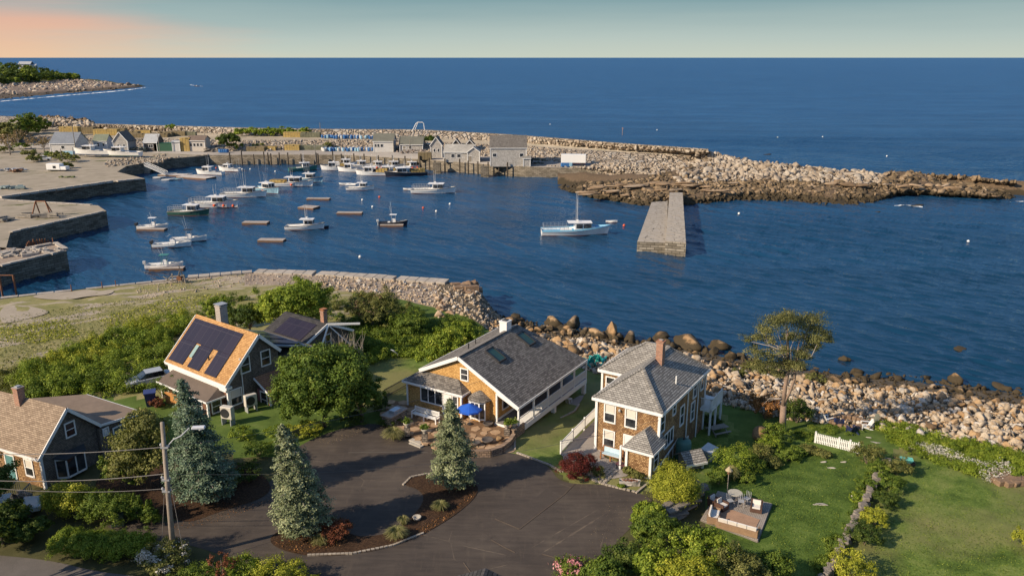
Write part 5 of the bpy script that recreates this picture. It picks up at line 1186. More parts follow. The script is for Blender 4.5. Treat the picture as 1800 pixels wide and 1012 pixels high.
# trees behind and between the houses
tree('large bushy green tree behind the solar roofed cottage', 520, 590, 6.8, 5.0, 'bright', 15000, .19)
tree('smaller upright green tree left of the big bushy one', 388, 578, 4.4, 2.4, 'bright', 5000, .17)
tree('dull dark green tree between the two bushy ones and the cottage', 440, 592, 4.2, 2.6, 'deep', 5000, .17)
tree('olive brown flowering tree near the seawall rubble', 655, 580, 4.8, 3.7, 'olive', 8000, .15, fl=('dry', 1500, .1))
tree('big spreading green maple in front of the dark wing', 572, 748, 7.6, 5.0, 'maple', 20000, .17, blobs=[(-2.6, -.4, 3.6, 2.1, 2.0, 2.2), (-1.2, -1.6, 4.6, 2.3, 2.0, 2.1), (.8, -1.5, 4.4, 2.2, 2.0, 2.1), (-.4, .2, 6.0, 2.5, 2.3, 1.7), (2.4, .2, 5.2, 2.0, 2, 1.8), (-2.2, .8, 5.4, 2.0, 2, 1.8), (2.0, -1.0, 3.0, 1.7, 1.7, 1.6), (-2.0, -1.2, 2.2, 1.6, 1.5, 1.4), (1.0, 1.6, 5.4, 2.2, 2, 2), (.2, -1.5, 2.4, 1.7, 1.5, 1.3)])
tree('dark green tree pressed against the right side of the maple', 636, 742, 5.2, 2.6, 'mid', 6000, .15)
tree('olive tree beside the dark trellised gable', 600, 655, 3.6, 2.0, 'olive', 3000, .13)
tree('round leafy tree left of the long grey roof', 782, 655, 5.2, 3.2, 'bright', 9000, .16)
tree('low leafy tree right of the round one behind the long grey roof', 812, 612, 3.4, 2.4, 'bright', 5000, .16)
tree('small green tree growing between seawall end and lawn', 722, 592, 3.0, 3.0, 'mid', 4500, .15)
tree('loose olive tree between left cottage and utility pole', 262, 862, 6.6, 2.9, 'olive', 9000, .14, blobs=[(-.6, 0, 3.6, 1.8, 1.7, 1.6), (.4, 0, 5.2, 1.7, 1.6, 1.4), (-1.5, -.3, 2.2, 1.6, 1.4, 1.3), (.9, -.4, 2.6, 1.6, 1.5, 1.6), (-.2, .3, 6.0, 1.2, 1.2, .8)])
tree('small bright bush tree below the loose olive tree', 222, 860, 3.1, 1.9, 'mid', 3500, .12)
# far left harbour trees
for k, (x, y, z, H, Rw, lf, lab) in enumerate([(45, 246, 3.6, 12, 8, 'mid', 'green tree group at the left end of the breakwater'), (22, 252, 3.6, 10, 6, 'olive', 'olive tree at the left edge above the boat yard'), (70, 240, 3.6, 9, 6, 'mid', 'rounded green tree nearest the breakwater root'), (5, 250, 3.6, 8, 5, 'rust', 'rust coloured tree at the extreme left edge')]):
    tree(lab, x, y, H, Rw, lf, 2600, .5, loc=P3(x, y, z), trunk_h=.1)
for k, (x, y, H, lab) in enumerate([(18, 272, 9, 'bare grey tree at the edge of the boat yard'), (33, 256, 7, 'bare pale tree in front of the green tree group'), (78, 268, 6.5, 'bare brown tree beside the grey roofed harbour house'), (55, 262, 5.5, 'low bare tree in the boat yard')]):
    tree(lab, x, y, H, H * .5, 'dry', 420, .3, loc=P3(x, y, 3.5), barkm=bark_pale)
bush('dark round evergreen on the rubble behind the quay road', 405, 264, 5.2, 7.0, 'deep', 1600, .5, loc=P3(405, 264, 3.8))
bush('dark evergreen behind the grey harbour sheds', 752, 256, 4.5, 5.0, 'deep', 900, .5, loc=P3(752, 258, 3.8))
for k, (x, w_) in enumerate([(425, 4.5), (448, 4.5), (470, 4.0), (490, 4.5), (512, 4), (538, 3.5)]):
    bush('bright green brush growing on the breakwater terrace', x, 238, w_, 3.6, 'bright', 600, .45, loc=P3(x, 239, 6.5), group='green brush on the breakwater terrace')
bush('lone tuft of green on the breakwater crest', 301, 226, 2.5, 2, 'bright', 300, .4, loc=P3(301, 227, 8.4))
for (x, y, w_, lab) in [(455, 262, 3.5, 'olive brush patch behind the quay, left of the trap piles'), (120, 284, 4, 'scrubby brush left of the white camper'), (105, 278, 3.4, 'scrubby brush behind the white camper'), (60, 284, 3, 'low brush by the parked pickup'), (140, 300, 1.6, None), (575, 262, 2.6, 'dark brush at the foot of the rubble by the blue barrels')]:
    if lab: bush(lab, x, y, w_, 2.6, 'olive', 500, .4, loc=P3(x, y, 3.6))

# pine by the stony beach
pp = G(1376, 758); pn = thing('pine_tree', 'tall weathered pine with an open flat crown by the beach', 'pine', tuple(pp)); d0 = pp.y * cP - (pp.z - CZ) * sP
def rel(px, py, dy=0.0):
    """offset from the pine base for a pixel, dy metres further away"""
    yy = pp.y + dy; u = (px - 900) / F; v = (506 - py) / F; t = yy / (cP + v * sP); return Vector((u * t - pp.x, dy, CZ + (-sP + v * cP) * t - pp.z))
mb = MB(); fork = rel(1377, 712); mb.tube([(0, 0, -.5), rel(1376, 735), fork], [.34, .30, .27], 9)
topL = rel(1385, 612, .3); mb.tube([fork, rel(1380, 680), rel(1386, 650, .2), topL, rel(1384, 572, .2)], [.24, .19, .16, .13, .05], 8)
topR = rel(1398, 640, -.3); mb.tube([fork, rel(1388, 690, -.2), rel(1397, 665, -.4), topR, rel(1405, 600, -.3)], [.16, .13, .11, .09, .04], 7)
mb.build('trunk', M('pine_bark', (.27, .19, .14), .9, 8, .35, .9), pn, True)
pads = [(1362, 566, 1.7, .8), (1380, 560, 1.5, .8), (1343, 580, 1.1, .6), (1405, 570, 1.6, .8), (1428, 562, 1.5, .7), (1435, 578, 1.4, .8), (1415, 592, 1.6, .8), (1440, 596, 1.1, .6), (1328, 592, 1.0, .5), (1352, 596, 1.0, .5), (1455, 590, .8, .5), (1385, 592, 1.1, .5), (1325, 615, .9, .5), (1340, 626, 1.1, .6), (1372, 618, 1.0, .5), (1360, 640, 1.2, .7), (1384, 640, 1.2, .6), (1408, 622, 1.2, .6), (1425, 610, .9, .5), (1405, 640, 1.1, .5), (1432, 604, .8, .5), (1458, 600, .6, .4), (1340, 648, 1.1, .5), (1330, 640, .8, .4), (1415, 628, .9, .4), (1370, 655, .9, .5), (1318, 600, .7, .4)]
bl = []; ml = MB()
for k, (x, y, r_, h_) in enumerate(pads):
    dy = random.uniform(-2.2, 2.2); c = rel(x, y, dy); bl.append((c.x, c.y, c.z, r_, r_, h_)); j = (topL if x < 1400 else topR).lerp(fork, random.uniform(0, .35)); limbs(ml, j, [c], .07, bend=.5)
for (x, y) in [(1345, 700), (1352, 690), (1340, 712), (1360, 684), (1402, 690), (1408, 680), (1350, 705)]: limbs(ml, rel(1379, 700), [rel(x, y, random.uniform(-1, 1))], .05, bend=.8)
ml.build('limbs', M('dead_limb', (.42, .36, .31), .9, 8, .3), pn, True)
link('needles', crownmesh('needles', bl, 12000, .10, dens=.27, hollow=False), leafs['pine'], pn)
bush('rust brown dying shrub under the pine', 1344, 735, 1.9, 2.6, 'rust', 2200, .11)
bush('dark green shrub right of the pine trunk', 1400, 742, 1.7, 2.6, 'deep', 2600, .11)
bush('leafy green shrub at the foot of the pine', 1365, 775, 1.5, 1.8, 'mid', 1800, .10)
for (x, y, r_, lab) in [(1322, 650, 1.5, 'sparse green shrub on the rocks left of the pine'), (1350, 660, 1.3, 'sparse low shrub on the rocks under the pine crown'), (1432, 672, 1.4, 'sparse shrub on the rocks right of the pine'), (1300, 662, 1.0, 'tiny shrub on the rocks beside the flat orange boulder')]:
    bush(lab, x, y, r_, 1.1, 'olive', 700, .10)

# hedge bank along the dry field (one tangled mass)
def thicket(label, poly, n, hgt, leaf, size=.13, cell=2.2, hv=.5):
    xs_ = [p[0] for p in poly]; ys_ = [p[1] for p in poly]; pts = []; tries = 0
    while len(pts) < n and tries < n * 60:
        tries += 1; x = random.uniform(min(xs_), max(xs_)); y = random.uniform(min(ys_), max(ys_))
        if inpoly(x, y, poly): pts.append((x, y))
    bl = []
    for x, y in pts:
        p = G(x, y); r_ = random.uniform(.6, 1.25) * cell * .5; hh = hgt * random.uniform(1 - hv, 1.1); bl.append((p.x, p.y, p.z + hh * .35, r_, r_, hh * .65))
    o = link('thicket', crownmesh('thicket', bl, int(n * 330 * (cell / 2.2) ** 2 * (.13 / size) ** 1.4), size, dens=.22), leafs[leaf]); return tag(o, label, kind='stuff')
thicket('bright shrub thicket banked along the dry field', [(40, 700), (45, 660), (170, 605), (250, 575), (335, 560), (335, 600), (300, 625), (270, 680), (200, 705), (120, 700)], 150, 2.2, 'bright')
thicket('darker brambles in the shrub bank', [(60, 705), (150, 690), (230, 690), (300, 650), (290, 620), (200, 660), (60, 690)], 36, 1.8, 'mid')
thicket('yellow green shrubs along the crest of the shrub bank', [(50, 650), (200, 595), (325, 562), (325, 590), (250, 600), (190, 640), (60, 680)], 60, 2.0, 'yellow')
thicket('tall grass at the left edge of the shrub bank', [(0, 660), (40, 650), (60, 700), (30, 720), (0, 710)], 24, 1.2, 'olive')
thicket('mixed brush filling the slope behind the seawall rubble', [(350, 562), (400, 528), (470, 520), (600, 540), (690, 540), (770, 565), (740, 598), (630, 596), (600, 565), (450, 570)], 80, 1.6, 'mid')
thicket('olive brush among the seawall trees', [(580, 540), (700, 528), (740, 560), (690, 590), (600, 570)], 22, 1.5, 'olive')
thicket('wild green shrubs between the cottages and the shore', [(620, 600), (660, 585), (740, 575), (760, 565), (830, 575), (850, 600), (800, 640), (735, 612), (640, 625)], 90, 1.5, 'mid')
thicket('sunlit low shrubs behind the lawn', [(640, 610), (735, 590), (800, 600), (740, 625), (690, 632), (650, 640)], 50, 1.1, 'bright')
thicket('weeds on the shore verge behind the picket fence', [(1540, 745), (1600, 752), (1660, 775), (1800, 800), (1900, 830), (1900, 860), (1800, 850), (1700, 830), (1600, 795), (1560, 780)], 190, .75, 'bright', .09, 1.6)
thicket('rough weeds between the beach and the fence', [(1395, 745), (1540, 748), (1580, 765), (1520, 760), (1400, 775)], 20, .35, 'mid', .07, 1.2)
0 and thicket('darker weeds at the bottom of the shore verge', [(1600, 790), (1700, 822), (1800, 850), (1850, 870), (1800, 860), (1690, 840), (1590, 805)], 40, .6, 'mid', .09, 1.4)
def strewn(name, label, poly, n, size, leaf, h=.05):
    C = []; xs_ = [p[0] for p in poly]; ys_ = [p[1] for p in poly]
    while len(C) < n:
        x = random.uniform(min(xs_), max(xs_)); y = random.uniform(min(ys_), max(ys_))
        if inpoly(x, y, poly): p = G(x, y, random.uniform(0, h)); C.append(tuple(p))
    C = np.array(C); v, f = leafcloud(C, size, .2, None); o = link(name, npmesh(name, v, f, rng.uniform(0, 1, len(C))), leafs[leaf]); return tag(o, label, kind='stuff')
strewn('grass_blades', 'taller grass tufts in the dry field', [(0, 560), (150, 535), (330, 515), (430, 520), (360, 560), (200, 590), (60, 640), (0, 650)], 5000, .11, 'grassy', .15)
strewn('grass_blades', 'greener grass tufts in the dry field', [(0, 575), (120, 560), (140, 590), (60, 605), (0, 600)], 1600, .12, 'yellow', .15)
strewn('grass_blades', 'green grass band below the seawall rubble', [(170, 560), (300, 525), (400, 515), (340, 545), (200, 585)], 1800, .12, 'yellow', .15)
strewn('grass_blades', 'grass blades of the fenced garden lawn', [(1300, 830), (1480, 790), (1530, 800), (1480, 900), (1440, 1012), (1370, 1012), (1350, 930), (1300, 870)], 6000, .04, 'mid', .05)
strewn('grass_blades', 'grass blades of the right hand lawn', [(1610, 810), (1800, 860), (1850, 1012), (1520, 1012), (1560, 900)], 8000, .04, 'mid', .05)
strewn('leaf_litter', 'orange leaf litter on the rim of the mulch island', [(740, 945), (838, 872), (830, 860), (800, 895), (730, 930)], 400, .05, 'rust', .1)
strewn('leaf_litter', 'grit and fallen leaves along the drive edge by the maple', [(560, 775), (660, 742), (745, 778), (740, 786), (660, 752), (570, 785)], 500, .04, 'dry', .02)
strewn('leaf_litter', 'fallen leaves on the asphalt along the right hand trees', [(1070, 870), (1140, 880), (1100, 920), (1060, 980), (1040, 1000), (1030, 960)], 260, .035, 'dry', .02)
strewn('leaf_litter', 'fallen leaves along the mulch bed of the darkest spruce', [(300, 925), (380, 902), (475, 872), (478, 882), (390, 915), (310, 932)], 500, .04, 'rust', .02)
strewn('leaf_litter', 'dry leaf litter around the trunk of the island spruce', [(480, 955), (520, 925), (570, 925), (600, 960), (520, 975)], 800, .05, 'rust', .12)
# hedges and garden shrubs
def hedge(label, a, c, w_, H, leaf, n, size=.09, z=None):
    p, q_ = (G(*a), G(*c)); L_ = (q_ - p).length; rz = math.atan2(q_.y - p.y, q_.x - p.x); k = max(2, int(L_ / 1.1)); bl = [((i + .5) * L_ / k, random.uniform(-.15, .15), H * .5, L_ / k * .75, w_ / 2 * random.uniform(.9, 1.1), H * .52 * random.uniform(.92, 1.08)) for i in range(k)]
    return bush(label, 0, 0, w_ / 2, H, leaf, n, size, 'hedge', 'hedge', None, None, rz, bl, loc=p)
hedge('long clipped hedge between the street and the drive', (105, 968), (262, 980), 2.5, 1.7, 'bright', 20000, .08)
hedge('round yellow green hedge under the bay window of the left cottage', (98, 900), (150, 912), 2.6, 2.5, 'yellow', 8000)
hedge('shaded hedge continuing toward the utility pole', (155, 914), (228, 922), 2.3, 2.3, 'mid', 7000)
for (x, y, H, lab) in [(245, 918, 2.4, 'small conical evergreen left of its twin'), (268, 922, 2.1, 'small conical evergreen nearest the pole')]:
    bush(lab, x, y, .75, H, 'mid', 2400, .08, cat='evergreen', name='conical_evergreen', blobs=[(0, 0, H * .25, .72, .72, H * .3), (0, 0, H * .5, .55, .55, H * .3), (0, 0, H * .78, .3, .3, H * .25)])
bush('white flowering shrub around the foot of the utility pole', 292, 1000, 1.8, 1.9, 'olive', 3500, .09, fl=('blossom', 1500, .07))
tree('small purple leaved tree with twiggy stems at the bottom', 392, 1030, 2.6, 1.0, 'barberry', 500, .08, name='ornamental_tree')
for (x, y, r_, h_, lf, lab) in [(355, 1030, 1.4, 1.6, 'mid', 'green bush just right of the white flowering shrub'), (432, 1022, 1.5, 1.8, 'bright', 'rounded green bush at the bottom, left of the yellow one'), (492, 1030, 1.9, 1.8, 'yellow', 'yellow green bush at the bottom beside the drive'), (540, 1042, 1.2, 1.2, 'yellow', 'low yellow green bush at the bottom right of its larger neighbour'), (320, 1040, 1.2, 1.3, 'mid', 'low bush at the very bottom under the pole')]:
    bush(lab, x, y, r_, h_, lf, 3200, .08)
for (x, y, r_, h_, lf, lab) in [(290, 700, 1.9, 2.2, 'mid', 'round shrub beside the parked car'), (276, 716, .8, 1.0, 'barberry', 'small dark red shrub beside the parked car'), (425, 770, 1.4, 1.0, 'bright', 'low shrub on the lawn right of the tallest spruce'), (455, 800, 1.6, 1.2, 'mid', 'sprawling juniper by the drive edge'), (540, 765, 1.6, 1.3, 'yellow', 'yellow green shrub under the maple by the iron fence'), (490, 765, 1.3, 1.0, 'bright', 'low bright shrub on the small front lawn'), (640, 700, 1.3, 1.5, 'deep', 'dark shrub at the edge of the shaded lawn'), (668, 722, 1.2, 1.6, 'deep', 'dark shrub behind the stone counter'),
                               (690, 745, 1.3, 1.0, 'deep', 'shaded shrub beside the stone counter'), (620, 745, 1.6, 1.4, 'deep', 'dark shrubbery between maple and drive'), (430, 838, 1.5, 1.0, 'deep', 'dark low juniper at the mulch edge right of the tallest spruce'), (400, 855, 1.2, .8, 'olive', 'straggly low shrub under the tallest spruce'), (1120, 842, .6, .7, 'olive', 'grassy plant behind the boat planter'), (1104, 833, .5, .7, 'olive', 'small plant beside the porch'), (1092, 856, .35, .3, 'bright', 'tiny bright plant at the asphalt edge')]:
    bush(lab, x, y, r_, h_, lf, 1500, .09)
bush('deep red japanese maple dome at the corner of the terrace', 1018, 836, 1.75, 1.9, 'red', 5000, .08)
bush('pale leafed shrub right of the red maple', 1050, 838, .8, .9, 'olive', 1200, .07)
bush('red barberry bush on the mulch island', 592, 946, 1.3, 1.35, 'barberry', 3500, .07)
bush('large round green bush beside the porch corner', 1187, 886, 2.05, 3.1, 'yellow', 16000, .075, dens=.17)
def ograss(label, px, py, r_, h_, n=500):
    p = G(px, py); v = []; f = []; 
    for k in range(n):
        a = random.uniform(0, 6.283); l = h_ * random.uniform(.6, 1.1); o_ = random.uniform(.2, 1) * r_; b0 = Vector((math.cos(a), math.sin(a), 0)); s = Vector((-math.sin(a), math.cos(a), 0)) * .014; c0 = b0 * random.uniform(0, .12); c1 = c0 + b0 * o_ * .45 + Vector((0, 0, l * .8)); c2 = c0 + b0 * o_ + Vector((0, 0, l * (1 - .45 * o_ / r_)))
        i = len(v); v += [c0 - s, c0 + s, c1 + s, c1 - s, c2 + s * .3, c2 - s * .3]; f += [(i, i + 1, i + 2, i + 3), (i + 3, i + 2, i + 4, i + 5)]
    o = link('ornamental_grass', npmesh('ornamental_grass', [tuple(q_) for q_ in v], f, rng.uniform(0, 1, len(f))), leafs['grassy']); o.location = p; return tag(o, label, 'grass clump')
ograss('tuft of ornamental grass beside the red barberry', 563, 958, .7, .9); ograss('ornamental grass clump in the middle of the mulch island', 697, 945, .95, .9, 800); ograss('smaller grass tuft just behind the middle clump', 709, 922, .5, .8, 300); ograss('pale grass tuft nearest the island spruce on the right', 774, 896, .75, .8)
ograss('ornamental grass clump at the patio entrance', 692, 772, 1.2, 1.2, 1100); ograss('dry yellow grass tuft at the left end of the island', 500, 940, .35, .5, 150); ograss('spiky yucca like clump by the round bush', 1283, 845, .9, 1.5, 500)
# right hand garden
for (x, y, r_, h_, lf, lab) in [(1288, 832, 1.9, 2.6, 'bright', 'tall bright shrub behind the wooden deck garden'), (1262, 850, 1.0, 1.4, 'mid', 'green shrub left of the spiky clump'), (1322, 826, 1.3, 1.4, 'mid', 'round green shrub right of the tall bright one'), (1338, 806, 1.2, 1.3, 'olive', 'olive shrub below the garden boulder'), (1356, 820, .9, .9, 'olive', 'grey green mounded shrub at the lawn corner'), (1312, 846, .8, .8, 'mid', 'small shrub at the lawn edge above the deck'), (1385, 808, 1.1, 1.0, 'mid', 'low shrub by the lawn below the pine'), (1352, 790, 1.2, 1.4, 'bright', 'bright shrub beside the garden boulder'), (1420, 796, 1.0, .7, 'olive', 'dusty low shrub left of the picket fence'), (1400, 800, .9, .8, 'mid', 'small green shrub in the border below the pine'), (1448, 803, .8, .6, 'olive', 'brown tinged low shrub at the foot of the picket fence'),
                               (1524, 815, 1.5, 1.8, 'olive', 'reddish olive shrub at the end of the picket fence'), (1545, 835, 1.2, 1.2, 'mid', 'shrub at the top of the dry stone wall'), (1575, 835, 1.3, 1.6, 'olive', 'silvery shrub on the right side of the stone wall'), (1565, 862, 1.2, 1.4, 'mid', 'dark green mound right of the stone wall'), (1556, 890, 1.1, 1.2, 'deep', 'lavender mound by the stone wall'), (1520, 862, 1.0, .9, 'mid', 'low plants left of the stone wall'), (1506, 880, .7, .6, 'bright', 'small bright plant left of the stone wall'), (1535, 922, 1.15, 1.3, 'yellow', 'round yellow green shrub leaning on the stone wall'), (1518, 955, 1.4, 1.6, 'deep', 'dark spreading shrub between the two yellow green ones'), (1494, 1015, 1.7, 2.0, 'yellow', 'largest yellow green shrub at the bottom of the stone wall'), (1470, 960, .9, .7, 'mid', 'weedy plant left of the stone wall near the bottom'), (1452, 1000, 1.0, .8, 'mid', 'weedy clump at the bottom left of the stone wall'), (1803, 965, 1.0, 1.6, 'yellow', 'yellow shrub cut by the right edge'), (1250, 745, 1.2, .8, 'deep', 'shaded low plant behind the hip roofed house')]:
    bush(lab, x, y, r_, h_, lf, 2600, .08)
thicket('border plants along the dry stone wall', [(1530, 820), (1550, 830), (1540, 880), (1500, 930), (1460, 985), (1440, 1010), (1430, 1000), (1475, 930), (1510, 880)], 34, .5, 'mid', .07, .9)
# white flower border
o_ = thicket('white flowering border along the lawn', [(1590, 788), (1640, 792), (1700, 812), (1750, 835), (1755, 845), (1690, 825), (1600, 800)], 50, .45, 'mid', .06, 1.0)
for (poly, n_, lab) in [([(1595, 786), (1640, 790), (1700, 812), (1755, 838), (1700, 822), (1640, 806)], 3200, 'white blossoms of the flower border'), ([(1715, 828), (1760, 815), (1785, 838), (1760, 850), (1730, 850)], 1300, 'white blossoms around the rock at the border end')]:
    strewn('blossoms', lab, poly, n_, .06, 'blossom', .75)
# tree mass in the bottom right foreground
for (x, y, H, Rw, lf, lab) in [(1150, 968, 2.8, 2.0, 'mid', 'broad dark bush tree at the right edge of the asphalt'), (1110, 1020, 2.8, 1.9, 'deep', 'dark small leafed tree by the pink rhododendron'), (1160, 1050, 3.4, 2.2, 'bright', 'bright leafy tree at the bottom, left of the tallest one'), (1140, 925, 2.0, 1.3, 'bright', 'light green bushy tree beside the asphalt corner'), (1235, 1040, 4.6, 2.4, 'bright', 'tallest leafy tree in the bottom right group'), (1295, 1060, 3.6, 2.4, 'olive', 'olive green tree right of the tallest one in the bottom group'), (1350, 1040, 2.6, 1.9, 'mid', 'dark tree at the right end of the bottom group'), (1215, 1090, 4.4, 2.4, 'yellow', 'yellow green tree cut by the bottom edge'), (1060, 1065, 3.4, 1.6, 'mid', 'green tree behind the pink rhododendron')]:
    tree(lab, x, y, H, Rw, lf, 8000, .11, trunk_h=.15)
bush('pink flowering rhododendron at the bottom edge', 1012, 1022, 1.4, 1.9, 'mid', 2500, .09, fl=('pink', 1800, .09))
# trees just outside the frame whose shade falls into it
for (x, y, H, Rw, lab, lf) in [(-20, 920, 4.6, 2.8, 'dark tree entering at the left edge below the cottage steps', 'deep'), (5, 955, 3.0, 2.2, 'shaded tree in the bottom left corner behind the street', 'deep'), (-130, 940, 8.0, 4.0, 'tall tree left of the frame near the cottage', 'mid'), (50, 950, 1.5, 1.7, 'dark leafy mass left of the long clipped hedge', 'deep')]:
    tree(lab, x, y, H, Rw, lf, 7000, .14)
for (x, y, H, Rw, lab) in [(-37, 41, 11, 3.2, 'tall street tree standing left of the frame'), (-34, 33, 11.5, 3.4, 'tall street tree standing below the frame on the left'), (-21, 30, 8, 3.0, 'street tree standing below the frame'), (22, 33, 6.5, 3.0, 'garden tree below the frame at the bottom right')]:
    tree(lab, 0, 0, H, Rw, 'mid', 5000, .2, loc=Vector((x, y, 5)))
# wooded headland far away
bl = []
for k in range(230):
    px = random.uniform(-200, 138); f_ = random.random(); yb = np.interp(px, [-200, 0, 60, 120, 138], [150, 148, 145, 140, 140]); yt = np.interp(px, [-200, 0, 60, 120, 138], [122, 124, 126, 135, 138]); zb = np.interp(px, [-200, 60, 120, 138], [7, 7, 6, 6]); zt = np.interp(px, [-200, 0, 60, 120, 138], [22, 20, 17, 9, 7])
    p = P3(px, yb + (yt - yb) * f_, zb + (zt - zb) * f_); r_ = random.uniform(5, 11) * (1 if px < 90 else .6); bl.append((p.x, p.y, p.z + r_ * .4, r_, r_, r_ * .85))
tag(link('woods', crownmesh('woods', bl, 15000, 1.9, dens=.2), leafs['deep']), 'dark woods covering the distant headland', kind='stuff')
bl2 = [b for b in bl if random.random() < .3]
tag(link('woods', crownmesh('woods', [(b[0], b[1] - 3, b[2] + 1, b[3] * .8, b[4] * .8, b[5]) for b in bl2], 4500, 1.8, dens=.2), leafs['bright']), 'lighter green tree tops on the distant headland', kind='stuff')
# ============================================================ boats
hull_white = M('hull_white', (.82, .81, .78), .35, 1.5, .06); hull_green = M('hull_green', (.04, .12, .09), .4, 2, .1); hull_blue = M('hull_blue', (.05, .10, .2), .4, 2, .1)
hull_dark = M('hull_dark', (.03, .035, .05), .4, 2, .1); hull_pblue = M('hull_pale_blue', (.25, .42, .52), .4, 2, .1); hull_teal = M('hull_teal', (.06, .22, .18), .4, 2, .1)
deckm = M('boat_deck', (.42, .41, .38), .7, 3, .15); deck_blue = M('deck_blue', (.10, .36, .60), .6, 3, .1); cabin_white = M('cabin_white', (.80, .78, .75), .45, 2, .06)
boot = M('boot_stripe', (.10, .03, .025), .6, 2, .1); orange = M('buoy_orange', (.75, .10, .02), .5, 2, .1); trapm = None
def mk_trap():
    m, t, b, o = newmat('trap_wire'); q = NB(t); tx = q.n('ShaderNodeTexBrick'); tx.offset = 0; tx.inputs['Scale'].default_value = 1; tx.inputs['Brick Width'].default_value = 1.0; tx.inputs['Row Height'].default_value = .4; tx.inputs['Mortar Size'].default_value = .05
    for k, c in (('Color1', (.66, .45, .12)), ('Color2', (.50, .34, .10)), ('Mortar', (.16, .11, .05))): tx.inputs[k].default_value = (*c, 1)
    s = q.n('ShaderNodeSeparateXYZ'); q.l(q.obj(), s.inputs[0]); c = q.n('ShaderNodeCombineXYZ'); q.l(q.math('ADD', s.outputs[0], s.outputs[1]), c.inputs[0]); q.l(s.outputs[2], c.inputs[1]); q.l(c.outputs[0], tx.inputs['Vector'])
    q.l(q.mix(q.ramp(q.noise(q.obj(), 3, 3), [(.4, 0.), (.6, .6)]), tx.outputs['Color'], (.30, .24, .12)), b.inputs['Base Color']); b.inputs['Roughness'].default_value = .9; return m
trapm = mk_trap()
rail_c = M('rail_light_blue', (.22, .50, .68), .5, 2, .1)
def hullmesh(L, B, H, sheer=.6, flare=.8, keel=.35):
    ns = 14; mb = MB(); prof = []
    for i in range(ns + 1):
        t = i / ns; x = -L / 2 + L * t; bw = B / 2 * (min(1, .88 + .3 * t) if t < .4 else 1) * (1 - max(0, (t - .42) / .58) ** 2.3); bl_ = bw * flare * (1 - .35 * t)
        h = H * (1 + sheer * t * t); k = -keel * (1 - max(0, (t - .7) / .3) ** 2)
        bw = max(bw, .02); bl_ = max(bl_ * (1 - max(0, (t - .8) / .2) * .6), .015)
        prof.append([(x - (0 if t < 1 else .0), 0, k), (x - max(0, t - .6) * L * .10, bl_, .02), (x, bw, h)])
    v = []
    for a, b_, c in prof: v += [a, b_, c, (c[0], c[1] - min(.1, c[1] * .6), c[2]), (b_[0], -b_[1], b_[2]), (c[0], -c[1], c[2]), (c[0], -c[1] + min(.1, c[1] * .6), c[2])]
    f = []
    for i in range(ns):
        a = i * 7; b_ = a + 7; f += [(a, a + 1, b_ + 1, b_), (a + 1, a + 2, b_ + 2, b_ + 1), (a + 2, a + 3, b_ + 3, b_ + 2), (a, b_, b_ + 4, a + 4), (a + 4, b_ + 4, b_ + 5, a + 5), (a + 5, b_ + 5, b_ + 6, a + 6)]
        # inner bulwark
    f += [(0, 4, 5, 2, 1)]
    mb.add(v, f); dk = MB(); dv = []; zz = []
    for a, b_, c in prof:
        t = (c[0] + L / 2) / L; dz = c[2] - (.35 if t < .62 else .08); dv += [(c[0], max(c[1] - .06, .01), dz), (c[0], -max(c[1] - .06, .01), dz)]
    dk.add(dv, [(2 * i, 2 * i + 2, 2 * i + 3, 2 * i + 1) for i in range(ns)])
    inn = MB()
    for i in range(ns):
        for s in (3, 6):
            p0, p1 = v[i * 7 + s], v[(i + 1) * 7 + s]; d0, d1 = dv[2 * i + (0 if s == 3 else 1)], dv[2 * i + 2 + (0 if s == 3 else 1)]; mb.add([p0, p1, d1, d0], [(0, 1, 2, 3)])
    return mb, dk, H
def stripe(L, B, parent, mat):
    mb = MB(); ns = 14; P_ = []
    for i in range(ns + 1):
        t = i / ns; bw = B / 2 * (min(1, .88 + .3 * t) if t < .4 else 1) * (1 - max(0, (t - .42) / .58) ** 2.3) * .8 * (1 - .35 * t) * (1 - max(0, (t - .8) / .2) * .6)
        P_.append((-L / 2 + L * t - max(0, t - .6) * L * .1, max(bw, .015) + .03))
    for s in (1, -1):
        for a, b_ in zip(P_[:-1], P_[1:]): mb.add([(a[0], s * a[1], -.05), (b_[0], s * b_[1], -.05), (b_[0], s * (b_[1] + .02), .14), (a[0], s * (a[1] + .02), .14)], [(0, 1, 2, 3)])
    mb.build('boot_stripe', mat, parent)
